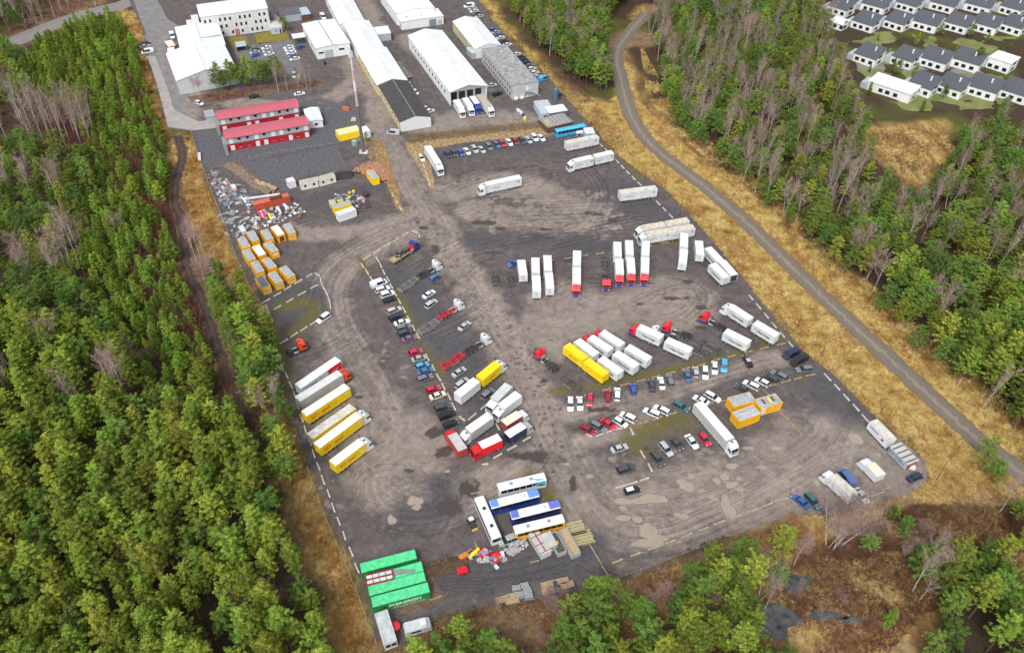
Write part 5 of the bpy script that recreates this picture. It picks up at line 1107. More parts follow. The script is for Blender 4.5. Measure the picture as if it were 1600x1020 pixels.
flatroof('small_roadside_container', (292.5,40), (300,39), (291,32), 2.6, 'cream-roofed small container at the west end of the office block', GREYW, MATS['cream_roof'], cat='container')
flatroof('small_grey_container', (301,38), (311,36), (300,24), 2.8, 'grey-white small container touching the west end of the office block', mat('slate_wall',(.15,.18,.22)), TARPW, cat='container')
o, W_, L_, an = frame3((369,74), (385,72), (366.5,66), 2.5); sh = empty('bicycle_shelter', (o[0], o[1], 0), an, 'small shelter with grey-blue roof at the edge of the car park', 'shelter'); MB().box(0,W_,0,L_,2.4,2.52).build('roof', mat('shelter_roof',(.36,.44,.52)), sh); MB().box(.05,.12,.05,L_,0,2.4).box(.05,W_,L_-.1,L_,0,2.4).build('side_wall', GREYW, sh)
for x in (.1, W_-.2): MB().box(x, x+.1, .1, .2, 0, 2.4).build('post', STEEL, sh)
# red dwellings
REDR = mat('raspberry_red_roof', (.46, .09, .125), rough=.55, var=.15, scale=.5, c2=(.34, .10, .13)); REDW = mat('crimson_wall', (.42, .008, .02), rough=.5); GRW = mat('grey_band_wall', (.34, .35, .37), rough=.6)
def redhouse(A, B, C, label):
    o, W_, L_, an = frame3(A, B, C, 5.6)
    L_ = 6.8
    root = empty('worker_lodging', (o[0], o[1], 0), an, label, 'building', 'red-roofed two-storey lodging rows')
    MB().box(0, W_, 0, L_, 0, 2.75).build('ground_floor_wall', REDW, root); MB().box(.01, W_-.01, .02, L_, 2.75, 5.5).build('upper_floor_wall', GRW, root)
    MB().box(0, W_, -.08, .02, 2.68, 2.84).build('floor_band', mat('dark_band', (.12, .10, .11)), root)
    b = MB(); b.v += [(-.3,-.5,5.45),(W_+.3,-.5,5.45),(W_+.3,L_/2,6.3),(-.3,L_/2,6.3),(W_+.3,L_+.3,5.5),(-.3,L_+.3,5.5),(-.3,-.5,5.33),(W_+.3,-.5,5.33),(-.3,L_+.3,5.36),(W_+.3,L_+.3,5.36)]
    b.f += [(0,1,2,3),(3,2,4,5),(0,6,7,1),(5,4,9,8),(0,3,5,8,6),(1,7,9,4,2)]; b.m += [0]*6; ro = b.build('roof', REDR, root)
    s_ = MB()
    for i in range(1, int(W_/1.0)): x = W_*i/int(W_/1.0); s_.poly([(x-.04,-.5,5.455),(x+.04,-.5,5.455),(x+.04,L_/2,6.33),(x-.04,L_/2,6.33)])
    s_.build('roof_seam', mat('roof_seam_red',(.36,.05,.08)), ro)
    for i in range(10):
        x = W_*(.035+i*.1)
        for z, y in ((.1, -.06), (2.95, -.04)):
            isdoor = i in (0, 3, 4, 7, 9) if z < 1 else i in (0, 3, 5, 6, 9)
            if isdoor: MB().box(x, x+1.5, y, y+.08, z, z+2.0).build('door', WHITE, root)
            else: q = MB().box(x, x+1.1, y, y+.08, z+.9, z+1.9).build('window', GLASS if z > 1 else mat('dull_red_shutter', (.22, .02, .03)), root); MB().box(x-.08, x+1.18, y-.02, y+.06, z+.8, z+.88).build('sill', WHITE, q)
    st2 = MB().box(-1.3, -.0, .5, L_-.5, 2.7, 2.85)
    for i in range(12): st2.box(-1.3, -.05, .5-(i+1)*.3, .5-i*.3, 2.6-i*.22, 2.7-i*.22)
    st2.box(-1.35, -1.28, -3, L_-.5, 3.7, 3.8); st2.build('outside_stair', STEEL, root)
    return root, W_
redhouse((339.7,186), (466.3,166), (336,171), 'rear red-roofed lodging row with grey upper and crimson lower floor')
redhouse((351.9,216), (482,193.4), (348,202), 'front red-roofed lodging row with grey upper and crimson lower floor')
r, W_, L_, op = hall('white_annex_house', (481,191), (503.8,190.3), (469.5,172.5), 3.0, .5, 'low white house attached to the east end of the red lodging rows'); op('window', 'F', W_*.45, W_*.65, 1.1, 2.1, GLASS)
flatroof('grey_porch_container', (322.5,184), (336.5,181), (318,173.5), 2.8, 'grey porch container at the west end of the rear red lodging row', GREYW, mat('grey_porch_roof',(.30,.32,.34)), cat='container')
# houses of the far estate
HR = mat('anthracite_roof', (.075, .085, .10), rough=.7, var=.15); HW = mat('house_white', (.72, .73, .72), rough=.8, var=.04, scale=.4)
gHs = 'detached white houses of the estate beyond the wood'
def house(px, py, label, w=9.5, l=11, h=7.2, rise=2.2, an=-.75, roofm=HR, flat=False):
    c = at(px, py, h); q_ = (px*7+py*13) % 10/10-.5; l *= 1+.25*q_; root = empty('family_house', (c[0], c[1], 0), an+.12*q_, label, 'house', gHs)
    b = MB(); x0, x1, y0, y1 = -l/2, l/2, -w/2, w/2
    if flat: b.box(x0, x1, y0, y1, 0, h)
    else:
        b.v += [(x0,y0,0),(x1,y0,0),(x1,y1,0),(x0,y1,0),(x0,y0,h-rise),(x1,y0,h-rise),(x1,y1,h),(x0,y1,h)]
        for q in ((0,3,2,1),(4,5,6,7),(0,1,5,4),(1,2,6,5),(2,3,7,6),(3,0,4,7)): b.f.append(q); b.m.append(0)
    b.build('wall', HW, root)
    r = MB(); zz = (lambda y: h-rise+(y-y0)/(w)*rise+.02) if not flat else (lambda y: h+.02)
    P = [(x0-.3,y0-.3,zz(y0-.3)),(x1+.3,y0-.3,zz(y0-.3)),(x1+.3,y1+.3,zz(y1+.3)),(x0-.3,y1+.3,zz(y1+.3))]; Q = [(x,y,z+.2) for x,y,z in P]; r.v += P+Q
    for q in ((0,3,2,1),(4,5,6,7),(0,1,5,4),(1,2,6,5),(2,3,7,6),(3,0,4,7)): r.f.append(q); r.m.append(0)
    ro = r.build('roof', roofm, root); MB().box(1.5, 2.1, .5, 1.1, h-1, h+1).build('chimney', WHITE, ro)
    for x in (-4.2, -1.2, 2.2):
        q = MB().box(x, x+1.8, y0-.05, y0+.02, 1.0, 2.5).build('window', GLASS, root); MB().box(x-.08, x+1.88, y0-.08, y0, .9, 1.0).build('sill', GREYW, q)
    for z in (1.0, 3.4 if not flat else 3.6): MB().box(x1-.02, x1+.05, -1.6, 1.6, z-.3, z+.9).build('window', GLASS, root)
    MB().box(-l/2-3, -l/2-.05, -w/2, w/2-2, 0, 2.7).build('garage', GREYW, root)
    return root
rowA = [(1357,25),(1407,24),(1452,25),(1502,27),(1546,28),(1590,30)]
rowT = [(1318,2),(1372,-2),(1425,-4),(1480,-4),(1535,-2),(1588,2)]
rowB = [(1362,76),(1420,80),(1466,82),(1518,84),(1570,90)]
rowC = [(1448,122),(1493,124),(1543,126),(1594,132)]
for nm, rw in (('uppermost estate row', rowT), ('second estate row', rowA), ('third estate row', rowB), ('nearest estate row', rowC)):
    for i, (x, y) in enumerate(rw):
        o_ = ['first', 'second', 'third', 'fourth', 'fifth', 'sixth'][i]
        fl = (rw is rowB and i == 4)
        house(x, y, f'{"flat" if fl else "dark"}-roofed white house, {o_} from the left, {nm}', flat=fl, roofm=ROOFW if fl else HR, h=5.0 if fl else 6.0)
house(1398, 130, 'long white-roofed house at the left end of the nearest estate row', w=9, l=18, h=4.6, rise=.6, roofm=ROOFW)
house(1312, 32, 'small white house at the left edge of the estate beside the wood', w=6, l=8, h=3.6, rise=.6, roofm=ROOFW)
sheet('lawn', [(1330,48),(1590,58),(1600,110),(1560,170),(1420,175),(1380,150),(1340,110)], .012, mat('estate_lawn', (.17, .19, .06), rough=.95, var=.3, scale=.1), wob=.5, step=4, seed=21)
sheet('asphalt_road', [(1340,100),(1420,103),(1600,112),(1600,120),(1420,111),(1340,108)], .018, ASPH, wob=.1, step=4, seed=22)
# ================================================================ KERB BLOCKS, CONTAINERS, YARD GOODS
def blocks(line, label, group, m=CONC, L=2.9, gap=1.5, name='concrete_kerb_block', h=.32, skip=0.0, seed=0, tilt=.03):
    r = random.Random(seed+len(line)*31+int(line[0][0])); P = [at(*p)[:2] for p in line]
    me = cached(('blk', m.name, L, h), lambda: MB().prism([(-L/2, 0), (L/2, 0), (L/2, h*.8), (L/2-.06, h), (-L/2+.06, h), (-L/2, h*.8)], -.17, .17).mesh('kerb_block', m))
    pos = 0.0; seg = 0; out = []
    lens = [float(np.hypot(*(b-a))) for a, b in zip(P[:-1], P[1:])]
    for (a, b), ln in zip(zip(P[:-1], P[1:]), lens):
        n = max(1, round((ln+gap)/(L+gap))); u = (b-a)/ln; an = math.atan2(u[1], u[0]); step = ln/n
        for i in range(n):
            if r.random() < skip: continue
            c = a+u*(step*(i+.5)+r.uniform(-.15, .15)); o = link(name, me); o.location = (c[0]+r.uniform(-.08, .08), c[1]+r.uniform(-.08, .08), .006); o.rotation_euler = (0, 0, an+r.gauss(0, tilt))
            o.scale = ((min(1.0, step*.78/L) if n == 1 else 1)*r.uniform(.82, 1.04), 1, 1)
            out.append(o)
    side = 'top' if abs(line[-1][1]-line[0][1]) > abs(line[-1][0]-line[0][0]) else 'left'; OR = 'first second third fourth fifth sixth seventh eighth ninth tenth eleventh twelfth thirteenth fourteenth fifteenth sixteenth seventeenth eighteenth nineteenth twentieth'.split()
    for i, o in enumerate(out):
        lb = label if not group or len(out) == 1 else (group.replace('kerb blocks', 'pale kerb block').replace('timber sleepers', 'timber sleeper').replace('sleepers by', 'sleeper by').replace('sleeper between the parking rows,', 'sleeper of the parking rows,')+', '+(OR[i] if i < 20 else 'twenty-'+OR[i-20])+' from the '+side)
        tag(o, lb, 'kerb block' if 'kerb' in name else 'sleeper', group)
    return out
for ln, lb, g in [
 ([(425,520),(431,542),(444,580),(458,609),(474,662),(494,719),(525,803),(563,900)],'pale concrete block in the long broken line along the western edge of the yard','kerb blocks along the western edge'),
 ([(408,476),(491,426)],'pale concrete block in the upper slanted line below the orange office containers','kerb blocks below the office containers'),
 ([(491,426),(501,433),(502,444),(513,463),(517,483)],'pale concrete block on the curved corner right of the office containers','kerb blocks on the corner by the office containers'),
 ([(424,487),(500,443)],'pale concrete block in the second slanted line below the office containers','kerb blocks in the second line'),
 ([(436,539),(498,500)],'pale concrete block in the line between the orange-red tractor and the empty bay','kerb blocks above the orange-red tractor'),
 ([(566,407),(641,362)],'pale concrete block in the slanted line above the blue-cab flatbed','kerb blocks above the flatbed lorry'),
 ([(642,361),(655,365),(656,373)],'pale concrete block around the nose of the blue-cab flatbed','kerb blocks at the flatbed corner'),
 ([(564,411),(583,441)],'pale concrete block in the short outer line above the white people carrier','kerb blocks in the short outer line'),
 ([(587,401),(603,431),(627,477),(643,506),(656,532)],'pale concrete block behind the cars of the western island, upper part','kerb blocks behind the western cars, upper'),
 ([(664,550),(681,583),(705,627),(713,643)],'pale concrete block behind the cars of the western island, lower part','kerb blocks behind the western cars, lower'),
 ([(716,650),(728,660)],'pale concrete block at the sharp corner above the big white box truck','kerb blocks at the sharp corner'),
 ([(729,659),(765,628)],'pale concrete block in the short line leading up to the ribbed-roof truck','kerb blocks below the ribbed-roof truck'),
 ([(762,639),(783,677)],'pale concrete block between the white and the red trucks on the island','kerb blocks between island trucks'),
 ([(766,720),(834,680)],'pale concrete block in the line below the bright red box truck','kerb blocks below the bright red truck'),
 ([(749,726),(765,725)],'single pale concrete block lying level at the tip of the island',None),
 ([(983,667),(990,681)],'short pale concrete block pointing down at the bend of the sleepers',None),
 ([(998,700),(1022,742)],'pale concrete block on the right side of the lower kerb island','kerb blocks of the lower island, right side'),
 ([(960,764),(1017,746)],'pale concrete block along the bottom of the lower kerb island','kerb blocks of the lower island, bottom'),
 ([(1286,582),(1360,662)],'pale concrete block along the eastern edge below the black van','kerb blocks along the eastern edge, lower'),
 ([(1167,458),(1243,548)],'pale concrete block along the eastern edge beside the lettered trailers','kerb blocks along the eastern edge, middle'),
 ([(935,223),(1053,343)],'pale concrete block along the eastern edge of the upper yard','kerb blocks along the eastern edge, upper'),
 ([(952,882),(1236,775)],'weathered concrete block in the long line along the southern edge','kerb blocks along the southern edge'),
 ([(655,238),(673,293)],'pale concrete block between the grass bank and the white semi-trailer','kerb blocks at the grass bank'),
 ([(611,300),(629,332)],'pale concrete block at the tip of the ochre strip beside the main lane','kerb blocks at the ochre strip')]:
    blocks(ln, lb, g, m=mat('weathered_concrete', (.44, .38, .27), rough=.9, var=.3, scale=.9, c2=(.22, .17, .11)) if 'southern' in lb else CONC)
gT = 'timber sleepers between the parking rows'
blocks([(914,678),(929,683),(946,676),(975,668)],'pale sleeper at the foot of the slanted car row, left part',gT+', left',name='timber_sleeper',m=CONC)
blocks([(995,664),(1083,636)],'brown timber sleeper at the foot of the slanted car row, right part',gT+', right',m=TIMB,name='timber_sleeper')
blocks([(1100,632),(1135,626)],'brown timber sleeper between the white cars and the orange containers','sleepers by the orange containers',m=TIMB,name='timber_sleeper')
blocks([(1200,604),(1275,584)],'brown timber sleeper at the right end of the slanted row by the moss patch',gT+', far right',m=TIMB,name='timber_sleeper')
blocks([(905,620),(990,598),(1060,580),(1130,560),(1232,535)],'mossy timber sleeper along the top of the upper car row',gT+', upper row',m=TIMB,name='timber_sleeper',gap=3.0)
blocks([(820,414),(900,402),(1000,388),(1052,377)],'brown timber sleeper behind the upright row of white bodies',gT+', upright row',m=TIMB,name='timber_sleeper',gap=3.5)
for a, b, l in [((1217,642),(1253,680),'long thin timber beam running south-east from the orange containers'),((1192,609),(1202,618),'short timber beam above the right orange container'),((736,772),(783,760),'timber beam left of the white coach with cyan flash'),((850,744),(866,741),'short timber beam right of the white coach with cyan flash'),((921,850),(940,882),'timber beam at the eastern end of the scrap yard'),((940,884),(955,905),'lower timber beam at the gate of the scrap yard'),((1225,766),(1247,793),'dark timber beam left of the shiny blue saloon'),((1210,778),(1223,774),'short timber beam at the southern edge left of the shiny blue saloon'),((1360,776),(1382,768),'timber beam behind the bare birches at the southern edge'),((1377,766),(1390,761),'second timber beam behind the bare birches'),((672,938),(690,931),'timber beam at the corner behind the green containers'),((828,879),(842,876),'short beam in front of the slatted crate stack'),((742,846),(752,880),'thin beam beside the crosswise white bus')]:
    A, B = at(*a), at(*b); d = B-A; L = float(np.hypot(*d[:2])); o = MB().box(-L/2, L/2, -.14, .14, 0, .24).build('timber_beam', TIMB); o.location = (*((A+B)/2)[:2], .008); o.rotation_euler = (0, 0, math.atan2(d[1], d[0])); tag(o, l, 'beam')
# timber ramp
A, B = at(410,478), at(421,506); d = B-A; o = MB(); L = float(np.hypot(*d[:2]))
for i in range(6): o.box(-L/2, L/2, -1.3+i*.45, -1.3+i*.45+.38, 0, .3+.02*(i % 2))
o = o.build('plank_platform', TIMB); o.location = (*((A+B)/2)[:2], .01); o.rotation_euler = (0, 0, math.atan2(d[1], d[0])); tag(o, 'weathered plank platform at the western edge above the kerb blocks', 'platform')

# ---- site containers (roof-centre ends at height 2.7)
GRF = mat('grey_container_roof', (.36, .40, .42), rough=.6, var=.25, scale=.8, c2=(.22, .24, .26)); BLRF = mat('slate_container_roof', (.13, .14, .17), rough=.7, var=.3)
def office(back, front, label, roof=GRF, face='win', L=6.0, W_=2.44, z=2.7, m=OFFY, group='orange-yellow office containers by the western edge', side=False):
    a, b = at(*back, z), at(*front, z); d = b-a; an = math.atan2(d[1], d[0]); c = (a+b)/2
    root = empty('office_container', (c[0], c[1], .012), an, label, 'container', group)
    MB().box(-L/2, L/2, -W_/2, W_/2, .1, z-.16).build('wall', m, root); t = MB()
    for e in (-1, 1):
        for s in (-1, 1): t.box(e*(L/2)-.09, e*(L/2)+.03, s*(W_/2)-.09, s*(W_/2)+.03, 0, z-.02)
        t.box(e*(L/2)-.08, e*(L/2)+.035, -W_/2, W_/2, z-.2, z+.02); t.box(e*(L/2)-.08, e*(L/2)+.035, -W_/2, W_/2, 0, .2)
        t.box(-L/2, L/2, e*W_/2-.06, e*W_/2+.04, z-.2, z+.02); t.box(-L/2, L/2, e*W_/2-.06, e*W_/2+.04, 0, .2)
    t.build('corner_frame', m, root)
    ro = MB().box(-L/2+.08, L/2-.08, -W_/2+.06, W_/2-.06, z-.16, z-.02).build('roof', roof, root); q = MB()
    for i in range(1, 8): q.box(-L/2+.1, L/2-.1, -W_/2+W_*i/8-.02, -W_/2+W_*i/8+.02, z-.02, z+.012)
    q.build('roof_rib', roof, ro)
    if face == 'win':
        for y in (-.38, .38):
            f = MB().box(L/2, L/2+.04, y-.36, y+.36, .95, 1.85).build('window', WHITE, root); MB().cyl((L/2+.03, y, 1.4), (L/2+.06, y, 1.4), .27, n=12).build('pane', DARKST, f)
    elif face == 'door': MB().box(L/2, L/2+.05, -.75, .75, .2, 2.1).build('door', mat('maroon_door', (.13, .03, .02)), root)
    elif face == 'blind': f = MB().box(L/2, L/2+.04, -.8, .8, .95, 1.85).build('window', WHITE, root); MB().box(L/2+.04, L/2+.05, -.7, .7, 1.05, 1.75).build('pane', LAMP, f)
    return root
for b, f, l, kw in [
 ((447.4,348.7),(456.3,365),'office container with twin round windows, north-east corner of the cluster',{}),
 ((428.5,353.4),(439,366.9),'office container with white roof and maroon door in the top row',dict(roof=ROOFW,face='door')),
 ((411.6,358.4),(422.5,374.8),'grey-roofed office container left of the one with the maroon door',{}),
 ((389.5,359),(400.5,378.5),'grey-roofed office container next to the white scrap sheet',dict(face=None)),
 ((375.6,370.3),(386.5,387.5),'westernmost grey-roofed office container of the upper rows',{}),
 ((416.9,379),(429.4,392.5),'office container with one wide white window, alone on the right',dict(face='blind')),
 ((399,383.5),(410.3,398.8),'office container with plain white roof in the middle row',dict(roof=ROOFW,face=None)),
 ((383,390),(394.4,406.5),'grey-roofed office container left of the plain white roof',dict(face=None)),
 ((414,403.5),(427,418.5),'grey-roofed office container in the third row, right one',dict(face=None)),
 ((396.6,408.5),(407.5,425),'grey-roofed office container in the third row, left one, twin windows',{}),
 ((441,417),(455.5,432),'south-east office container of the cluster, twin windows',{}),
 ((423.4,424.6),(437,442),'grey-roofed office container between the slate-roofed and the south-east one',{}),
 ((404.8,432.5),(416.5,448),'office container with slate-dark roof, southernmost of the cluster',dict(roof=BLRF))]:
    office(b, f, l, **kw)
g3 = 'three orange containers by the long white lorry'
office((1143.8,627.8),(1174.4,619.6),'orange container with grey roof, rear left one of three',group=g3,face=None,L=6.6,W_=3.4,z=2.9)
office((1150.9,650.6),(1181.5,639.4),'orange container with streaked roof, front left one of three',group=g3,face=None,L=6.6,W_=3.4,z=2.9,roof=mat('streaked_roof',(.42,.45,.47),var=.5,scale=1.2,stretch=(.2,3,1),c2=(.16,.16,.17)))
r = office((1185.6,630.6),(1215,621.9),'orange container with rusty roof openings and white front panel, right one of three',group=g3,face=None,L=6.6,W_=3.4,z=2.9)
MB().box(-3.0,-1.6,-1.76,-1.70,.4,2.6).build('white_panel', WHITE, r)
for i, (x, m) in enumerate([(-1.6,RUST),(-.6,STEEL),(.2,YEL),(1.1,RUST),(1.9,STEEL)]): MB().box(x,x+.6,-.6,1.1,2.9,2.96).build('roof_opening', m, r)
office((578,266.9),(586.8,278),'single yellow container beside the rubble heap near the main lane',group=None,face=None,m=YEL)
office((520.7,323),(546.6,315.6),'yellow container with grey roof in the middle heap of goods',group=None,face=None,m=YEL)
office((524.4,335.3),(556,324),'white storage container in front of the yellow one in the middle heap',group=None,face=None,m=WHITE,roof=TARPW,L=6.4)
WC = mat('off_white_container', (.62, .62, .56), rough=.6, var=.1)
for a, b, l in [((468.8,285),(495,279.4),'off-white cabin with two dark windows, left one of a joined pair'),((497,279.2),(521.6,272.5),'off-white cabin with two dark windows, right one of a joined pair')]:
    r = office(a, b, l, group='joined off-white cabins', face=None, m=WC, roof=mat('lichen_roof',(.42,.42,.34),var=.2), L=6.1, z=2.6)
    for x in (-1.6, 1.5): MB().box(x-.4, x+.4, -1.29, -1.25, 1.0, 1.9).build('window', GLASS, r)
office((452,278.5),(456,283.5),'small white cube cabin left of the off-white pair',group=None,face=None,m=WHITE,roof=ROOFW,L=2.6,W_=2.5)
# steel freight containers
GRN = mat('container_green', (.015, .26, .07), rough=.55, var=.2, scale=.6); GRT = mat('container_green_roof', (.10, .62, .28), rough=.6, var=.15, scale=1.2, c2=(.05, .42, .17))
def freight(l, r, label, m, roof, group=None, L=12.2, z=2.6, opened=None):
    a, b = at(*l, z), at(*r, z); d = b-a; c = (a+b)/2
    root = empty('freight_container', (c[0], c[1], .012), math.atan2(d[1], d[0]), label, 'container', group)
    w = MB(); n = int(L/.3); H = z
    for s in (-1, 1):   # corrugated long walls
        P = []
        for i in range(n+1): P.append((-L/2+L*i/n, s*(1.2+(.035 if i % 2 else 0))))
        for (x0, y0), (x1, y1) in zip(P[:-1], P[1:]): w.poly([(x0, y0, .15), (x1, y1, .15), (x1, y1, H-.1), (x0, y0, H-.1)][::-s])
    w.box(-L/2, -L/2+.06, -1.2, 1.2, .1, H-.08).box(L/2-.06, L/2, -1.2, 1.2, .1, H-.08)
    for e in (-1, 1):
        for s in (-1, 1): w.box(e*(L/2)-.1, e*(L/2)+.02, s*1.22-.08, s*1.22+.03, 0, H)
        w.box(-L/2, L/2, e*1.22-.05, e*1.22+.03, H-.14, H+.01).box(-L/2, L/2, e*1.22-.05, e*1.22+.03, 0, .18)
    wo = w.build('wall', m, root)
    if not opened: ro = MB().box(-L/2+.03, L/2-.03, -1.18, 1.18, H-.08, H-.02).build('roof', roof, root)
    else:
        x0, x1 = opened; ro = MB().box(-L/2+.03, x0, -1.18, 1.18, H-.08, H-.02).box(x1, L/2-.03, -1.18, 1.18, H-.08, H-.02).build('roof', roof, root)
    q = MB()
    for i in range(1, int(L/.6)): 
        x = -L/2+i*.6
        if not (opened and opened[0]-.1 < x < opened[1]+.1): q.box(x-.08, x+.08, -1.1, 1.1, H-.03, H+.0)
    q.build('roof_rib', roof, ro)
    MB().cyl((-L/2-.04, .4, .2), (-L/2-.04, .4, H-.2), .02, n=5).cyl((-L/2-.04, -.4, .2), (-L/2-.04, -.4, H-.2), .02, n=5).build('door_bar', STEEL, wo)
    return root
gG = 'green freight containers side by side'
freight((564.7,887),(648.6,865),'green freight container, northernmost and slightly apart',GRN,GRT,gG)
r2 = freight((574.5,907),(658.6,884),'green freight container carrying the red rack and loose metal bars',GRN,GRT,gG)
freight((577,922.5),(663,899.5),'green freight container between the rack carrier and the lettered one, with a big rust-grey patch',GRN,GRT,gG)
r4 = freight((582.6,940),(668.4,917),'green freight container with big white lettering on its south side',GRN,GRT,gG)
text_on(r4, 'EVERGREEN', 1.25, TXTW, (.6, -1.27, 1.45), 'R', shear=.15, sx=1.05); MB().cyl((-3.9,-1.255,1.4),(-3.9,-1.275,1.4),.5,n=14).build('rust_patch', RUST, r4)
q = MB()
for i in range(14): q.box(-3.6+i*.62, -3.3+i*.62, -1.29, -1.26, .25, .42)
q.build('white_dashes', TXTW, r4)
c = at(593, 902, 2.7); rk = empty('scaffold_rack', (c[0], c[1], 2.62), .28, 'red steel rack with white panels lying on a green container roof', 'rack')
q = MB().box(-3,3,-1.25,-1.1,0,.5).box(-3,3,1.1,1.25,0,.5).box(-3,-2.85,-1.1,1.1,0,.5).box(2.85,3,-1.1,1.1,0,.5).box(-3,3,-.1,.1,.3,.5); q.build('frame', mat('dark_red_steel',(.33,.02,.03)), rk)
for i in range(4):
    for s in (-1, 1): MB().box(-2.7+i*1.4, -1.5+i*1.4, s*.62-.38, s*.62+.38, .1, .34).build('panel', TARPW, rk)
c = at(628, 893, 2.7); q = MB(); r_ = random.Random(5)
for i in range(9): x = r_.uniform(-.4,.4); q.box(-3+x, 2.8+x, -.6+i*.15, -.54+i*.15, 0, .08, rz=r_.uniform(-.06,.06))
for i in range(5): q.box(-2.6+i*.5, -2.3+i*.5, -.5, .6, .09, .16)
q = q.build('metal_bars', STEEL); q.location = (c[0], c[1], 2.62); q.rotation_euler = (0,0,.1); tag(q, 'bundle of loose metal bars on the green container roof right of the red rack', 'metal bars')
ORC = mat('container_orange_red', (.46, .075, .04), rough=.6, var=.2); r = freight((397.5,317.5),(449,304.2),'orange-red freight container with its roof partly open',ORC,mat('container_orange_roof',(.52,.13,.08),var=.15),opened=(-.4,3.9),z=2.6)
MB().box(-.4,3.9,-1.1,1.1,.2,1.9).build('load', mat('dark_green_goods',(.02,.06,.05),var=.5,scale=3), r)
q = MB().box(-6,6,-.35,.35,0,.4).box(-6,-5.4,-.5,.5,.4,.5); q = q.build('long_beam_bundle', WHITE); c = at(410,308); q.location=(c[0],c[1],.02); q.rotation_euler=(0,0,.28); tag(q,'long white beam bundle behind the orange-red container','beam bundle')
# bottom-left boxes
r = office((596.5,958.6),(609,999),'grey-white long container with scribbled tarpaulin roof below the green containers',group=None,face=None,m=TARPW,roof=mat('scribbled_roof',(.46,.50,.50),rough=.6,var=.4,scale=.9,c2=(.30,.35,.34)),L=7.0,W_=2.6,z=2.8)
MB().box(3.5,3.56,-1.1,-.1,1.0,1.9).box(3.5,3.56,.1,1.1,1.0,1.9).build('window', GLASS, r)
c = at(652,976,2.0); cv = empty('caravan', (c[0], c[1], .01), .3, 'white caravan half hidden by pine crowns below the green containers', 'caravan')
MB().prism([(-2.8,.4),(-2.8,1.6),(-2.5,2.2),(1.6,2.3),(2.6,1.8),(2.9,1.0),(2.7,.4)],-1.15,1.15).build('body', mat('grey_white_shell',(.50,.54,.56),rough=.5,var=.1), cv); MB().box(.6,1.9,-.7,.7,2.25,2.6).build('roof_box', WHITE, cv); MB().box(-1.5,.5,-1.18,-1.14,1.2,1.8).build('window', GLASS, cv)
for s in (-1,1): link('wheel', cached('cwheel', wheel_mesh), cv, (0, s*1.1, .31))
q = MB().cyl((0,0,0),(0,0,1.6),.05,n=8).cyl((0,0,1.5),(0,0,1.75),1.1,.1,n=10).build('red_parasol', REDP); q.location = at(618,983); tag(q,'small red parasol between the long container and the caravan','parasol')
# kiosk trailers SE
c0 = at(1413,708,2.8); kt = empty('snack_trailer', (c0[0], c0[1], .012), math.atan2(*( (at(1423,714.6,2.8)-at(1402.5,694,2.8))[:2][::-1])), 'striped-roof snack trailer with glazed side and red end next to the purple-lettered trailer', 'trailer')
MB().box(-3,3,-1.7,1.7,.5,2.7).build('body', GREYW, kt); MB().box(-3.1,3.1,-1.8,1.8,2.7,2.82).build('roof', TARPG, kt); q = MB()
for i in range(4): q.box(-2.3+i*1.5,-1.9+i*1.5,-1.7,1.7,2.82,2.86)
q.build('roof_stripe', mat('dark_stripe',(.12,.10,.10)), kt); MB().box(-2.8,2.2,-1.76,-1.70,1.1,2.3).build('side_glazing', mat('cloudy_glass',(.30,.40,.46),rough=.3,var=.5,scale=2), kt); MB().box(3.0,3.06,-1.6,1.6,.6,2.6).build('end_panel', mat('faded_red',(.35,.07,.08)), kt)
q = MB().box(-1.1,1.1,-.9,.9,.25,1.1).prism([(-1.0,1.1),(-.7,1.5),(.7,1.5),(1.0,1.1)],-.8,.8).build('covered_cart', WHITE); q.location = at(1421,730); q.rotation_euler=(0,0,-.3); tag(q,'small white covered cart below the red end of the snack trailer','cart')
# dumpsters, racks and timber near the buses
def bin_(px, py, an, label, L=5.5, W_=2.2, H=1.7, m=GREYW, fill=None, cat='skip', ribs=True):
    c = at(px, py); root = empty('open_skip', (c[0], c[1], .012), an, label, cat)
    w = MB().box(-L/2,L/2,-W_/2,W_/2,.1,.25)
    for s in (-1,1): w.box(-L/2,L/2,s*W_/2-.05,s*W_/2+.05,.25,H); w.box(s*L/2-.05,s*L/2+.05,-W_/2+.05,W_/2-.05,.25,H)
    for i in range(6):
        for s in (-1,1): w.box(-L/2+.4+i*(L-.8)/5-.06,-L/2+.4+i*(L-.8)/5+.06,s*(W_/2+.08)-.04,s*(W_/2+.08)+.04,.2,H)
    w.build('shell', m, root)
    if fill: MB().box(-L/2+.06,L/2-.06,-W_/2+.06,W_/2-.06,.26,H*.6).build('load', fill, root)
    return root
sr = empty('panel_stack_rack', (*at(841,851)[:2], .012), -1.07, 'stack of pale panels framed in red steel beside the white box', 'rack')
MB().box(-3.6,3.4,-1.3,1.3,.1,2.0).build('panel_stack', TARPG, sr); q = MB()
for i in range(4): q.box(-3.4+i*2.2,-3.25+i*2.2,-1.35,1.35,2.0,2.12)
q.box(-3.5,3.4,-.1,.1,2.0,2.14).box(-3.5,-3.3,-1.35,1.35,2.0,2.3); q.build('red_frame', MATS['dark_red_steel'], sr); MB().box(3.42,3.6,-1.3,1.3,.05,2.1).build('end_board', WHITE, sr)
o = MB().box(-1.9,1.9,-1.25,1.25,.1,2.1).box(-1.95,1.95,-1.3,1.3,2.1,2.2)
for i in range(9): o.box(-1.8+i*.42,-1.7+i*.42,-1.3,-1.25,.1,2.0)
o = o.build('ribbed_box', TARPG); o.location = at(857,851); o.rotation_euler=(0,0,-1.15); tag(o,'pale ribbed metal box right of the red-framed panel stack','box')
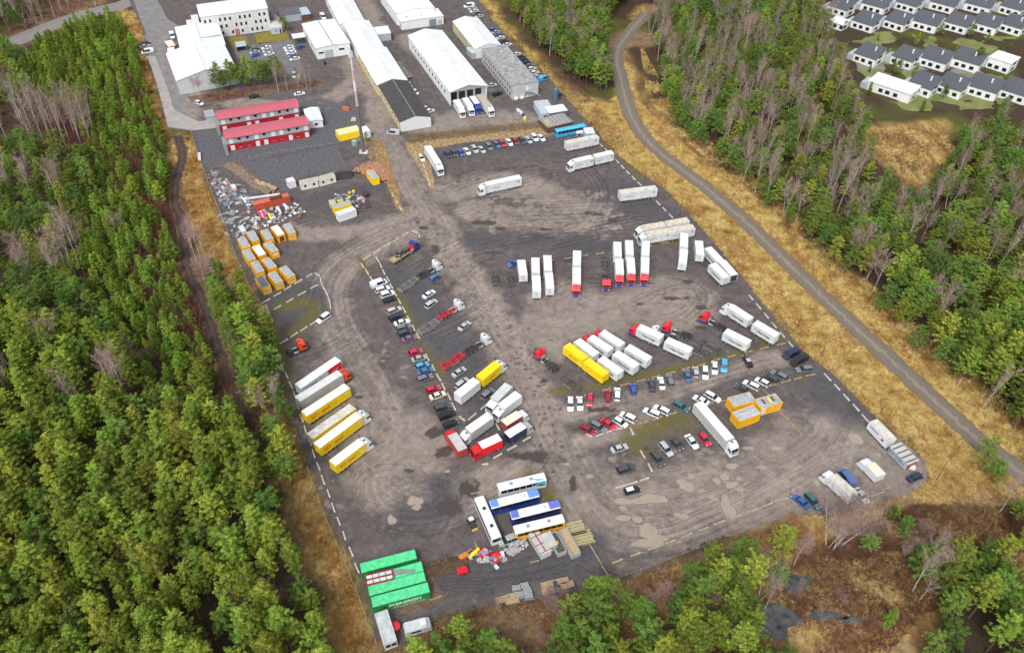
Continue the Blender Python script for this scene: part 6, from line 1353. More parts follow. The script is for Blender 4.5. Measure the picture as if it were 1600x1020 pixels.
bin_(870,853,-1.15,'open skip with timber and a yellow drum in it',fill=mat('mixed_rubble',(.12,.10,.06),var=.6,scale=3)); q = MB().cyl((0,0,0),(0,0,.7),.35,n=14).build('yellow_drum', YEL); q.location=(*at(870,848,1.4)[:2],1.05); tag(q,'yellow drum lying in the open skip','drum')
bin_(889,852,-1.15,'open grey skip with planks at its south end',L=7.0,fill=WOODS)
for k,(px,py,n,lab) in enumerate([(897,828,9,'stack of long pale timber beside the grey skip, upper half'),(909,841,8,'stack of long pale timber beside the grey skip, lower half')]):
    q = MB(); r_ = random.Random(k)
    for i in range(n): q.box(-2.4+r_.uniform(-.2,.2),2.4+r_.uniform(-.2,.2),-1.9+i*.42,-1.9+i*.42+.3,.1,.9+.12*(i%2))
    q = q.build('timber_stack', mat('yellowish_timber',(.40,.36,.20),rough=.8,var=.25,scale=2)); q.location=(*at(px,py)[:2],.01); q.rotation_euler=(0,0,.28); tag(q,lab,'timber stack')
# pallets of stone / timber at the southern edge
pl = [(805,932,'timber'),(800,939,'timber'),(786,937,'timber'),(807,921,'stone'),(820,917,'stone'),(824,925,'stone'),(826,933,'stone'),(812,931,'stone'),(856,914,'timber'),(858,924,'timber'),(878,909,'timber'),(886,915,'timber'),(869,920,'tarp')]
for i,(px,py,k) in enumerate(pl):
    q = MB()
    if k == 'timber':
        for j in range(5): q.box(-1.5,1.5,-.7+j*.29,-.7+j*.29+.25,.05,.55+.03*(j%2))
    elif k == 'stone':
        for a in range(3):
            for b in range(2): q.box(-.9+a*.6,-.34+a*.6,-.6+b*.62,-.02+b*.62,.15,.95+.05*((a+b)%2))
        q.box(-.95,.95,-.65,.65,.03,.15)
    else: q.box(-.5,.5,-1.6,1.6,.05,.6)
    q = q.build({'timber':'plank_pile','stone':'stone_pallet','tarp':'covered_pile'}[k], {'timber':WOODS,'stone':mat('grey_stone_blocks',(.30,.32,.33),rough=.85,var=.3,scale=3),'tarp':mat('dark_blue_tarp',(.02,.04,.13))}[k]); q.location=(*at(px,py)[:2],.01); q.rotation_euler=(0,0,.25+(i%3-1)*.08)
    wd = f', {words(px/16)} percent across, {words(py/10.2)} down'; tag(q, {'timber':'low pile of sawn planks at the southern edge'+wd,'stone':'pallet of grey stone blocks'+wd,'tarp':'narrow pile under a dark blue tarpaulin between plank piles'}[k], {'timber':'plank pile','stone':'pallet','tarp':'pile'}[k], None if k == 'tarp' else f'{k} piles at the southern edge')
# ---- heaps of loose goods: every visible piece a thing of its own
def scatter_goods(poly, n, kinds, label, group, seed, hz=(0, .4), dense=False):
    n = int(n*1.45); r = random.Random(seed); g = [tuple(p) for p in G(poly)]; xs_ = [p[0] for p in g]; ys_ = [p[1] for p in g]; k = 0
    while k < n:
        x, y = r.uniform(min(xs_), max(xs_)), r.uniform(min(ys_), max(ys_))
        if not inpoly(np.array([x]), np.array([y]), g)[0]: continue
        nm, mk, m, lb, ct = r.choice(kinds); o = link(nm, cached(('good', nm, m.name, r.randrange(3)), lambda: mk(r).mesh(nm, m)))
        o.location = (x, y, .012+r.uniform(*hz)); q_ = r.uniform(.5, .95); o.scale = (q_, q_, q_); o.rotation_euler = (r.gauss(0, .1), r.gauss(0, .1), r.choice((-1.1, -1.1, .45))+r.gauss(0, .35)); px_, py_ = to_px(np.array([x]), np.array([y]), np.array([0.])); tag(o, f'{lb}, {group}, {words(px_[0]/16)} percent across, {words(py_[0]/10.2)} down', ct, f'{ct}s {group}'); k += 1
def g_plate(r): return MB().box(-r.uniform(.5,1.2), r.uniform(.5,1.2), -.5, .5, 0, .12)
def g_beams(r):
    m = MB(); L = r.uniform(1.2, 2.6)
    for i in range(5): m.box(-L+r.uniform(-.2,.2), L, -.5+i*.22, -.5+i*.22+.13, 0, .12+.05*(i % 2))
    return m
def g_box(r): return MB().box(-.7,.7,-.5,.5,0,r.uniform(.4,.9)).box(-.74,.74,-.54,.54,.38,.45)
def g_sack(r):
    m = MB(); m.prism([(-.6,0),(-.7,.3),(-.45,.65),(.4,.7),(.7,.35),(.6,0)], -.45, .45); return m
def g_drum(r): return MB().cyl((-.4,0,.35),(.4,0,.35),.33,n=12)
def g_junk(r):
    m = MB()
    for i in range(7):
        a = r.uniform(0, 6.3); p = np.array([r.uniform(-.6,.6), r.uniform(-.6,.6), r.uniform(0,.4)]); m.cyl(p, p+np.array([math.cos(a), math.sin(a), r.uniform(-.1,.3)])*r.uniform(.4,1.1), .05, n=5)
    return m.box(-.5,.3,-.3,.4,.05,.3)
def g_log(r):
    m = MB()
    for i in range(6): a = r.uniform(-.5,.5); m.cyl((-r.uniform(.8,1.6)*math.cos(a), i*.2-.5, r.uniform(.1,.4)), (r.uniform(.8,1.6)*math.cos(a), i*.2-.5+math.sin(a), r.uniform(.1,.4)), r.uniform(.06,.14), n=6)
    return m
GALV = mat('galvanised_scrap', (.32, .35, .37), rough=.5, var=.4, scale=3, c2=(.12, .14, .16)); PINK = mat('salmon_boards', (.36, .20, .16), rough=.8, var=.3); MAG = mat('magenta_sheet', (.60, .03, .12), rough=.5); PALEB = mat('pale_boards', (.50, .47, .40), rough=.8, var=.25)
K = dict(gs=('scrap_sheet', g_plate, GALV, 'bent grey metal sheet', 'metal sheet'), gb=('metal_rails', g_beams, GALV, 'bundle of grey metal rails', 'rail bundle'), gw=('white_board', g_plate, WHITE, 'white board lying flat', 'board'), pk=('board_pile', g_beams, PINK, 'small heap of salmon boards', 'board heap'),
 jk=('scrap_heap', g_junk, GALV, 'tangle of grey scrap', 'scrap tangle'), wb=('crate', g_box, WHITE, 'white crate', 'crate'), ws=('filled_sack', g_sack, mat('grey_sack', (.40, .41, .42), var=.3, scale=2), 'pale filled sack', 'sack'), tb=('crate_pile', g_box, PALEB, 'pale wooden crate', 'crate'), yb=('yellow_crate', g_box, YEL, 'yellow crate', 'crate'), lg=('log_pile', g_log, mat('dead_wood',(.17,.10,.055),rough=.9,var=.4,scale=3), 'heap of dead branches', 'log heap'), rj=('rusty_scrap', g_junk, RUST, 'tangle of rusty scrap', 'scrap tangle'), bd=('blue_barrel', g_drum, mat('pale_blue_barrel',(.18,.34,.62)), 'pale blue barrel', 'barrel'), rb=('red_tub', g_box, RED, 'red plastic tub', 'tub'))
scatter_goods([(322,268),(345,268),(368,300),(350,318),(336,310)],26,[K['pk'],K['pk'],K['gs'],K['jk'],K['gb']],'at the north end of the scrap strip','north end',1)
scatter_goods([(332,285),(370,280),(400,312),(388,335),(350,330)],58,[K['gs'],K['gs'],K['jk'],K['gb'],K['gw'],K['jk']],'in the dense grey scrap field west of the orange-red container','grey scrap field',2)
scatter_goods([(342,330),(360,328),(390,355),(375,378),(355,372)],34,[K['gb'],K['gs'],K['ws'],K['jk']],'on the lower scrap strip by the ochre verge','lower strip',3)
scatter_goods([(382,332),(398,330),(466,318),(478,334),(440,350),(400,360),(384,356)],62,[K['gw'],K['wb'],K['tb'],K['tb'],K['gb'],K['ws'],K['gw'],K['pk']],'among the goods south of the orange-red container','goods south',4)
for px,py,m,l,nm in [(407,338,MAG,'magenta sheet stack, left one, among the goods','coloured_sheets'),(413,337,MAG,'magenta sheet stack, right one, among the goods','coloured_sheets'),(422,340,YEL,'bright yellow sheet stack among the goods','coloured_sheets'),(437,331,WHITE,'long rolled white tube lying among the goods','white_roll')]:
    q = (MB().box(-1.9,1.9,-.35,.35,0,.35).box(-1.8,1.8,-.25,.25,.35,.45) if nm != 'white_roll' else MB().cyl((-1.9,0,.5),(1.9,0,.5),.45,n=12)).build(nm,m); q.location=(*at(px,py)[:2],.3); q.rotation_euler=(0,0,-1.1); tag(q,l,'sheet stack' if nm != 'white_roll' else 'roll')
for px,py,w,l,an,m,lab in [(380,362,1.4,3.6,-1.0,TARPW,'big white sheet leaning at the office containers'),(368,308,1.3,2.4,-.9,mat('slate_cover',(.18,.24,.30)),'slate-blue covered crate in the scrap field'),(366,296,1.2,2.4,-.9,WHITE,'upright white crate at the edge of the scrap field'),(520,321,3,2.2,.3,mat('beige_stack',(.42,.40,.34)),'beige pallet stack left of the yellow container in the middle heap'),(572,306,1.4,2.6,-1.1,mat('dark_brown_bin',(.07,.03,.025)),'dark brown bin beside the ochre strip')]:
    q = MB().box(-l/2,l/2,-w/2,w/2,0,1.3).box(-l/2-.05,l/2+.05,-w/2-.05,w/2+.05,1.3,1.38).build('covered_crate',m); q.location=(*at(px,py)[:2],.012); q.rotation_euler=(0,0,an); tag(q,lab,'crate')
scatter_goods([(515,306),(552,300),(572,312),(560,328),(530,318)],30,[K['yb'],K['tb'],K['gb'],K['gw'],K['jk']],'in the middle heap of goods','middle heap',5)
for i in range(3):
    q = g_beams(random.Random(i)); q = q.build('dark_pipes', mat('plum_pipes',(.12,.06,.08),rough=.6,var=.4)); q.scale=(1.6,2,2.2); q.location=(*at(556+i*7,318-i*1.2)[:2],.02); q.rotation_euler=(0,0,-1.1); tag(q,['stack of dark plum pipes, left of three, at the right of the middle heap','stack of dark plum pipes, middle of three, at the right of the middle heap','stack of dark plum pipes, right of three, at the right of the middle heap'][i],'pipe stack')
scatter_goods([(672,884),(690,876),(730,872),(734,880),(700,892),(680,892)],22,[K['lg'],K['rj'],K['lg']],'right of the green containers','dead wood heap',6,(0,.5))
scatter_goods([(728,868),(756,860),(790,868),(788,890),(740,880)],26,[K['bd'],K['ws'],K['wb'],K['jk'],K['ws']],'in the mixed heap south of the crosswise bus','mixed heap',7)
scatter_goods([(780,852),(820,845),(826,862),(795,868)],26,[K['ws'],('paint_can',g_drum,mat('striped_bags',(.55,.38,.40),rough=.6,var=.4,scale=6,c2=(.3,.35,.6)),'red and white bag','bag'),K['ws']],'between the bus tail and the panel stack','bag heap',8)
for px,py,lab in [(756,866,'round red tub, left of two, in the mixed heap'),(774,872,'round red tub, right of two, in the mixed heap')]:
    q = MB().cyl((0,0,0),(0,0,.7),1.15,1.3,n=20,caps=False).cyl((0,0,.1),(0,0,.14),1.1,n=20).cyl((0,0,.66),(0,0,.78),1.38,1.3,n=20,caps=False).build('round_tub', RED); q.location=(*at(px,py)[:2],.3); q.rotation_euler=(.25,.1,0); tag(q,lab,'tub')
for a,b,lab in [((733,872),(744,865),'yellow slide piece, lower one, left of the red tubs'),((737,868),(748,861),'yellow slide piece, upper one, left of the red tubs')]:
    A,B=at(*a),at(*b); d=B-A; q=MB().prism([(-1.1,0),(-1.1,.3),(1.1,1.0),(1.1,.6)],-.35,.35).build('yellow_slide',YEL); q.location=(*((A+B)/2)[:2],.2); q.rotation_euler=(0,0,math.atan2(d[1],d[0])); tag(q,lab,'slide')
q = MB().prism([(-1.2,.4),(-1.2,1.0),(-.9,1.2),(.9,1.2),(1.2,.9),(1.2,.4)],-.8,.8).box(1.2,2.2,-.05,.05,.45,.52); qr = empty('red_cart',(*at(723,894)[:2],.012),.3,'small red covered trailer cart alone in front of the dead wood heap','cart'); q.build('body',RED,qr)
for s in (-1,1): link('wheel', cached('cwheel', wheel_mesh), qr, (0,s*.9,.31))
# excavator arm-like orange machine, tractor, jeep
t = empty('small_tractor',(*at(737,819)[:2],.012),-1.1,'small black tractor with pale roof left of the crosswise bus','tractor'); MB().prism([(-.9,.5),(-.9,1.1),(.3,1.1),(.35,1.0),(1.5,.95),(1.55,.5)],-.45,.45).build('body',CHAS,t); MB().box(-.8,.3,-.6,.6,1.95,2.05).build('roof',TARPW,t); c_=MB()
for x in (-.75,.22):
    for y in (-.52,.52): c_.box(x,x+.06,y-.03,y+.03,1.05,1.95)
c_.build('cab_frame',CHAS,t); MB().box(1.5,2.1,-.7,.7,.2,.5).build('loader_bucket',mat('dull_yellow',(.45,.33,.05)),t)
for s in (-1,1): link('wheel',cached(('tw',.62),lambda: wheel_mesh(.62,.35)),t,(-.5,s*.72,.62)); link('wheel',cached('cwheel',wheel_mesh),t,(1.1,s*.6,.31))
car('suv','green',(800,841),(787,846),'dark olive open off-roader in front of the crosswise bus tail',None,name='parked_car')
t = empty('orange_digger',(*at(724,871)[:2],.012),.6,'orange-brown small digger arm at the end of the dead wood heap','digger'); q=MB().box(-1,1,-.6,.6,.3,1.0).cyl((.8,0,.9),(1.9,0,2.0),.14,n=6).cyl((1.9,0,2.0),(2.7,0,.8),.11,n=6); q.build('arm',mat('digger_orange',(.55,.20,.03)),t); MB().box(-1.1,1.1,-.85,-.5,0,.4).box(-1.1,1.1,.5,.85,0,.4).build('track',RUBBER,t)
# mast with red and white bands, poles, fence
c = at(568,238); ms = empty('lattice_mast',(c[0],c[1],0),0,'tall slim mast with dark foot, pink-white banded middle and antenna head beside the main lane','mast')
for z0,z1,m in [(0,19,mat('mast_grey',(.13,.13,.13))),(19,25,mat('mast_pink',(.55,.36,.38))),(25,29,WHITE),(29,33,mat('mast_pink',(.55,.36,.38))),(33,41,mat('mast_pale',(.55,.55,.56)))]: MB().cyl((0,0,z0),(0,0,z1),.68-.008*z0,.68-.008*z1,n=10).build('mast_section',m,ms)
q=MB()
for i in range(6): a=i*math.pi/3; q.box(.7*math.cos(a)-.15,.7*math.cos(a)+.15,.7*math.sin(a)-.15,.7*math.sin(a)+.15,37.5,39.6).cyl((.2*math.cos(a),.2*math.sin(a),38.4),(.75*math.cos(a),.75*math.sin(a),38.4),.04,n=4)
q.build('antenna_panel',WHITE,ms); MB().box(-1.6,1.6,-1.4,1.4,0,.3).build('plinth',CONC,ms)
fr = office((527,207.5),(560,200),'yellow-white container pair with cluttered roof beside the mast',group=None,face=None,m=YEL,roof=mat('cluttered_yellow_roof',(.62,.52,.16),var=.4,scale=2,c2=(.5,.5,.45)),L=8.6,W_=4.6,z=2.6)
office((566,198),(573,206),'small white container right behind the mast',group=None,face=None,m=WHITE,roof=ROOFW,L=4.4,W_=3.0)
q = MB().cyl((0,0,0),(0,0,1.7),1.2,n=18).cyl((0,0,1.7),(0,0,2.1),1.2,.5,n=18).box(-.2,.2,-1.3,-1.1,0,1.7).build('green_tank',mat('misty_green',(.22,.36,.27),rough=.6,var=.2)); q.location=at(555,226); tag(q,'grey-green round tank at the foot of the mast','tank')
for px,py,l in [(538,166,'red crate, left one of two, on the gravel right of the red lodgings'),(543.5,167,'red crate, right one of two, on the gravel right of the red lodgings')]:
    q = MB().box(-.7,.7,-.6,.6,0,1.2).box(-.75,.75,-.65,.65,1.2,1.3).build('red_crate',mat('salmon_red',(.52,.12,.09))); q.location=(*at(px,py+6)[:2],.02); tag(q,l,'crate')
q = MB().box(-1.0,1.0,-1.0,1.0,0,.5).box(-.8,.8,-.8,.8,.5,.8).build('stone_block',PALEB); q.location=(*at(553,188)[:2],.02); tag(q,'pale stone block heap above the yellow-white container pair','block')
def post(px,py,h,label,m=CHAS,arm=True,group=None):
    c=at(px,py); r=empty('lamp_post',(c[0],c[1],0),0,label,'lamp post',group); MB().cyl((0,0,0),(0,0,h),.09,.06,n=8).build('pole',m,r)
    if arm: MB().box(-.1,1.2,-.08,.08,h-.1,h).box(.8,1.4,-.14,.14,h-.16,h-.02).build('lamp_head',STEEL,r)
post(500,186,7,'dark lamp post right of the red lodging rows'); post(512,183,4,'short pale post with round base on the dark gravel',STEEL)
post(1462,751,8,'leaning-looking dark utility post at the south-east corner',arm=False)
gP='thin dark posts on the ochre verge'
for px,py in ((1062,338),(1246,512),(1375,648),(1284,556),(1007,285)): post(px,py,5,'thin dark post standing in the ochre verge east of the yard',arm=False,group=gP)
q=MB().prism([(-2.6,0),(-2.6,.5),(-2.2,.8),(2.2,.8),(2.6,.5),(2.6,0)],-.5,.5).build('white_covered_boat',WHITE); q.location=(*at(312,246)[:2],.05); q.rotation_euler=(0,0,-1.25); tag(q,'long narrow white covered boat beside the dark gravel lot','boat')
# wire fences
WIRE=mat('fence_wire',(.20,.20,.19),rough=.7)
def fence(line,label,h=1.8,step=3,m=None,mesh=True,name='wire_fence'):
    P=resample([at(*p)[:2] for p in line],step); root=empty(name,(P[0][0],P[0][1],0),0,label,'fence'); o=P[0]
    pm=cached(('fp',h),lambda: MB().box(-.05,.05,-.05,.05,0,h).mesh('post',CONC))
    n=0
    for p in P:
        if n<95: link('post',pm,root,(p[0]-o[0],p[1]-o[1],0)); n+=1
    w=MB()
    for a,b in zip(P[:-1],P[1:]):
        a=a-o; b=b-o
        for z in ([h*.15,h*.35,h*.55,h*.75,h*.95] if mesh else [h*.5,h*.95]): w.cyl((a[0],a[1],z),(b[0],b[1],z),.022,n=4,caps=False)
    w.build('wire',m or WIRE,root)
fence([(455,650),(478,725),(505,800),(530,860),(555,920),(588,1005)],'wire fence on concrete posts between the western kerb blocks and the ochre verge')
fence([(640,213),(700,206),(760,200),(830,193),(858,190)],'wire fence in front of the bare hedge above the car row',h=2.2)
fence([(318,262),(330,300),(352,352),(372,410),(392,455)],'wire fence west of the scrap strip and office containers')
fence([(318,268),(352,258),(420,240),(528,224)],'low timber edge fence between the two dark gravel lots',h=.5,m=TIMB,mesh=False)
fence([(300,210),(316,262)],'wire fence at the west side of the dark gravel lot')
fence([(955,906),(1000,892),(1060,868),(1110,850)],'low wire fence along the edge below the southern kerb blocks',h=1.0)
# soil banks
def bank(line,w,h,label,m,seed,name='soil_bank',kind=None):
    P=smooth_line([at(*p)[:2] for p in line],.8); T=np.gradient(P,axis=0); T/=np.linalg.norm(T,axis=1)[:,None]; Nn=np.stack([-T[:,1],T[:,0]],1); r=np.random.default_rng(seed); k=9; n=len(P); o=P[0]; b=MB()
    for i in range(k):
        t=i/(k-1)*2-1; hh=h*np.maximum(0,(1-t*t))*(.6+.8*r.random(n))*np.sin(np.linspace(.25,math.pi-.25,n))**.4; Q=P+Nn*(t*w/2*(.9+.25*r.random(n)))[:,None]
        b.v+=[(Q[j,0]-o[0],Q[j,1]-o[1],hh[j]) for j in range(n)]
    for i in range(k-1):
        for j in range(n-1): b.f.append((i*n+j,(i+1)*n+j,(i+1)*n+j+1,i*n+j+1)); b.m.append(0)
    q=b.build(name,m); q.location=(o[0],o[1],.0); return tag(q,label,'soil heap') if not kind else tag(q,kind=kind)
SOIL=mat('clay_soil',(.20,.145,.10),rough=.95,var=.5,scale=1.6,c2=(.06,.045,.04))
bank([(358,256),(378,268),(400,286),(428,300)],5,1.3,'long bank of brown soil between scrap field and dark gravel',SOIL,1)
bank([(395,283),(412,292),(432,298)],3.5,1.5,'pale boulder-strewn end of the soil bank',mat('pale_clay',(.38,.29,.18),rough=.95,var=.4,scale=1.5,c2=(.16,.11,.07)),2)
bank([(560,272),(575,258),(598,262),(600,285)],6,1.3,'heap of reddish rubble around the single yellow container',mat('red_rubble',(.36,.19,.11),rough=.95,var=.5,scale=1.8,c2=(.12,.06,.04)),3,'rubble_heap')
bank([(524,277),(538,273),(552,274)],5,1.2,'heap of black earth right of the off-white cabins',mat('black_earth',(.035,.03,.03),rough=.95),4)
bank([(618,98),(628,112),(640,124)],5,1.6,'grey rubble heap between the two long halls',mat('grey_rubble',(.20,.18,.16),rough=.95,var=.5,scale=2,c2=(.06,.05,.05)),5,'rubble_heap')
bank([(672,890),(700,884),(728,878)],4,.9,'low mound of brown brushwood right of the green containers',mat('brushwood_mound',(.10,.06,.035),rough=.95,var=.5,scale=3),6)
bank([(540,208),(552,198),(566,212),(585,240)],4,.5,'low reddish soil ring around the mast foot',SOIL,7)
for px,py,m,l,k in [(820,187,YEL,'yellow round drum on the forecourt below the container block','drum'),(817.5,182,BLUE,'blue round drum just above the yellow one on the forecourt','drum'),(466.5,121,YEL,'yellow drum at the east end of the planting bed','drum'),(463,117,BLUE,'blue drum above the yellow one at the planting bed','drum'),(508,101,RUBBER,'black tyre stack at the corner of the double workshop','tyre stack')]:
    q = MB().cyl((0,0,0),(0,0,1.1),.62,n=14).cyl((0,0,1.1),(0,0,1.2),.66,.5,n=14).build('tyre_stack' if k != 'drum' else 'round_drum',m); q.location=(*at(px,py)[:2],.012); tag(q,l,k)
q=MB().box(-2,2,-.4,.4,.4,1.2).box(-1.4,-1.1,-.5,.5,0,.4).box(1.1,1.4,-.5,.5,0,.4).build('boat_trailer',WHITE); q.location=(*at(812,177)[:2],.012); q.rotation_euler=(0,0,-1.0); tag(q,'narrow white trailer above the blue and yellow drums','trailer')
q=flatroof('workshop_annex',(737,84),(747,82),(729,75),2.8,'small grey annex box at the side of the yellow-sided shed',GREYW,mat('annex_roof',(.45,.5,.52)),cat='shed')
# ================================================================ VEGETATION
def leaf_mat(name, dark, light, hue=.035, objvar=.55, tr=.25):
    m = bpy.data.materials.new(name); m.use_nodes = True; t = m.node_tree; p = t.nodes['Principled BSDF']; p.inputs['Roughness'].default_value = .75; p.inputs['Specular IOR Level'].default_value = .15
    tc = N(t, 'ShaderNodeTexCoord'); n = N(t, 'ShaderNodeTexNoise'); n.inputs['Scale'].default_value = .9; n.inputs['Detail'].default_value = 5; n.inputs['Roughness'].default_value = .7; t.links.new(tc.outputs['Object'], n.inputs['Vector'])
    oi = N(t, 'ShaderNodeObjectInfo'); r = ramp(t, n.outputs['Fac'], [(.32, dark), (.68, light)])
    hv = N(t, 'ShaderNodeHueSaturation'); mr = N(t, 'ShaderNodeMapRange'); t.links.new(oi.outputs['Random'], mr.inputs[0]); mr.inputs[3].default_value = .5-hue*1.9; mr.inputs[4].default_value = .5+hue*.5; t.links.new(mr.outputs[0], hv.inputs['Hue'])
    ml = N(t, 'ShaderNodeMath', operation='MULTIPLY'); t.links.new(oi.outputs['Random'], ml.inputs[0]); ml.inputs[1].default_value = 7.31; fr = N(t, 'ShaderNodeMath', operation='FRACT'); t.links.new(ml.outputs[0], fr.inputs[0])
    mv = N(t, 'ShaderNodeMapRange'); t.links.new(fr.outputs[0], mv.inputs[0]); mv.inputs[3].default_value = 1-objvar*.5; mv.inputs[4].default_value = 1+objvar*.5; t.links.new(mv.outputs[0], hv.inputs['Value'])
    t.links.new(r.outputs[0], hv.inputs['Color']); t.links.new(hv.outputs[0], p.inputs['Base Color'])
    if tr:
        o = [x for x in t.nodes if x.type == 'OUTPUT_MATERIAL'][0]; tl = N(t, 'ShaderNodeBsdfTranslucent'); t.links.new(hv.outputs[0], tl.inputs[0]); mx = N(t, 'ShaderNodeMixShader'); mx.inputs[0].default_value = tr
        t.links.new(p.outputs[0], mx.inputs[1]); t.links.new(tl.outputs[0], mx.inputs[2]); t.links.new(mx.outputs[0], o.inputs[0])
    return m
PINE = leaf_mat('pine_needles', (.125, .22, .032), (.41, .53, .09), .022, .65, .42)
PINE2 = leaf_mat('pine_needles_dark', (.085, .19, .04), (.27, .42, .085), .022, .6, .45)
YPINE = leaf_mat('young_pine_needles', (.10, .205, .028), (.31, .45, .07), .022, .75, .4)
BARK = mat('pine_bark', (.20, .12, .08), rough=.95, var=.4, scale=2, c2=(.08, .055, .045)); BIRB = mat('birch_bark', (.58, .56, .52), rough=.8, var=.25, scale=1.5, c2=(.22, .19, .17))
TWIG = leaf_mat('birch_twigs', (.20, .125, .11), (.42, .31, .27), .02, .5, 0)
def raw_mesh(name, V, F, m):
    me = bpy.data.meshes.new(name); V = np.asarray(V, np.float32).reshape(-1, 3); F = np.asarray(F, np.int32); k = F.shape[1]
    me.vertices.add(len(V)); me.vertices.foreach_set('co', V.ravel()); me.loops.add(F.size); me.loops.foreach_set('vertex_index', F.ravel())
    me.polygons.add(len(F)); me.polygons.foreach_set('loop_start', np.arange(0, F.size, k, dtype=np.int32)); me.polygons.foreach_set('loop_total', np.full(len(F), k, np.int32)); me.update(calc_edges=True); me.materials.append(m); return me
def leaves(C, Nrm, size, r, asp=.5, up=.35):
    """small leaf-cluster quads at C, facing roughly along Nrm"""
    n = len(C); d = Nrm+r.normal(0, .75, (n, 3)); d[:, 2] += up; d /= np.linalg.norm(d, axis=1)[:, None]+1e-9
    a = np.cross(d, r.normal(0, 1, (n, 3))); a /= np.linalg.norm(a, axis=1)[:, None]+1e-9; b = np.cross(d, a)
    s = size*(.6+.8*r.random((n, 1))); a = a*s; b = b*s*asp
    V = np.stack([C-a-b*.4, C+a*.2-b, C+a+b*.3, C-a*.1+b], 1); return V.reshape(-1, 3), np.arange(4*n).reshape(n, 4)
def pine_mesh(seed, H, R0, base, m, wh=.85, per=38, lsz=.21, shape='round', nb=6):
    r = np.random.default_rng(seed); Cs, Ns = [], []; lean = r.normal(0, .4, 2); t = MB(); z = base; rad = H*.0115
    def clump(c, cr, k, flat=.6):
        u = r.normal(0, 1, (k, 3)); u /= np.linalg.norm(u, axis=1)[:, None]; u[:, 2] = np.where(u[:, 2] < -.25, -u[:, 2]*.6, u[:, 2])
        Cs.append(c+u*np.array([1, 1, flat])*cr*(.55+.5*r.random((k, 1)))); Ns.append(u)
    one = r.random(8)*.5+.75   # lopsided crown
    while z < H:
        q = (z-base)/(H-base); rr = R0*((math.sqrt(max(.03, 1-(q*1.12-.22)**2/.85))) if shape == 'round' else (1.0-.86*q)*(.55+.45*min(1, q*6)))
        n = max(3, int(nb*(1 if q < .8 else .7))); a0 = r.random()*6.28; x, y = lean*q
        for i in range(n):
            if r.random() < .16: continue
            a = a0+i*6.283/n+r.normal(0, .25); L = rr*one[int(a/6.2832*8) % 8]*(.65+.45*r.random()); rise = (.18+.35*q)*L+r.normal(0, .15)
            d = np.array([math.cos(a), math.sin(a)]); 
            if per > 20: t.cyl((x, y, z), (x+d[0]*L*.85, y+d[1]*L*.85, z+rise*.8), .05, .02, n=3, caps=False)
            for f in ((.42, .72, 1.0) if L > 1.2 else (.55, 1.0)):
                f2 = f+r.normal(0, .06); clump(np.array([x+d[0]*L*f2, y+d[1]*L*f2, z+rise*f2+r.normal(0, .12)]), (.30+.34*r.random())*(R0/2.8)**.6, int(per*(.6+.8*r.random())))
        z += wh*(.75+.5*r.random())
    clump(np.array([lean[0], lean[1], H-.1]), .35, per, 1.0)
    V, F = leaves(np.vstack(Cs), np.vstack(Ns), lsz, r, .38); crown = raw_mesh('pine_crown', V, F, m)
    P0 = np.zeros(3)
    for i in range(6):
        k = max(0, (H*.95*(i+1)/6-base)/(H-base)); P1 = np.array([lean[0]*k, lean[1]*k, H*.95*(i+1)/6]); t.cyl(P0, P1, rad*(1-i/7), rad*(1-(i+1)/7), n=6, caps=False); P0 = P1
    return t.mesh('pine_trunk', BARK), crown
def birch_mesh(seed, H, spread=1.0, stems=1, bark=None):
    r = np.random.default_rng(seed); T = MB(); tips = []
    def grow(p, d, L, rad, lvl):
        n = 5 if lvl == 0 else 3; q = p
        for i in range(n):
            d = d+r.normal(0, .05+.035*lvl, 3); d[2] += .02*lvl; d /= np.linalg.norm(d); q2 = q+d*L/n; r0 = rad*(1-i/n*.75); r1 = rad*(1-(i+1)/n*.75)
            T.cyl(q, q2, r0, r1, n=6 if lvl == 0 else 3, caps=False)
            if lvl < 2:
                k = (0 if i < 2 else 3+int(r.random()*2)) if lvl == 0 else 2
                for _ in range(k):
                    a = r.random()*6.3; s = (.55 if lvl == 0 else .6)*spread; dd = d+s*np.array([math.cos(a), math.sin(a), .15]); dd /= np.linalg.norm(dd)
                    grow(q+(q2-q)*r.random(), dd, L*(.34 if lvl == 0 else .55)*(1.15-.45*i/n)*(.8+.4*r.random()), r1*.42, lvl+1)
            if lvl >= 1: tips.append((q2, d))
            q = q2
    for s in range(stems):
        a = r.random()*6.3; k = 0 if stems == 1 else .16+.1*r.random(); grow(np.array([.25*math.cos(a)*(stems > 1), .25*math.sin(a)*(stems > 1), 0]), np.array([k*math.cos(a), k*math.sin(a), 1.0]), H*(.9+.15*r.random()), H*.0092, 0)
    n = len(tips); k = 7; P = np.repeat(np.array([t[0] for t in tips]), k, 0); D = np.repeat(np.array([t[1] for t in tips]), k, 0)
    D = D*.7+r.normal(0, .55, D.shape); D[:, 2] += .15; D /= np.linalg.norm(D, axis=1)[:, None]; P = P+r.normal(0, .15, P.shape); L = (.35+.6*r.random((len(P), 1)))*H/15
    W_ = np.cross(D, r.normal(0, 1, D.shape)); W_ /= np.linalg.norm(W_, axis=1)[:, None]; W_ *= .024
    V = np.stack([P-W_, P+W_, P+D*L], 1).reshape(-1, 3); F = np.arange(len(V)).reshape(-1, 3)
    return T.mesh('birch_trunk', bark or BIRB), raw_mesh('birch_twigs', V, F, TWIG)
PV = [pine_mesh(10+i, H, R0, b, m, nb=nb) for i, (H, R0, b, m, nb) in enumerate([(17, 2.8, 7.5, PINE, 6), (16, 3.1, 7.0, PINE, 7), (18, 2.5, 8.0, PINE, 6), (14, 3.1, 5.0, PINE2, 6), (12, 2.8, 3.5, PINE2, 6), (15, 2.4, 6.0, PINE, 5)])]
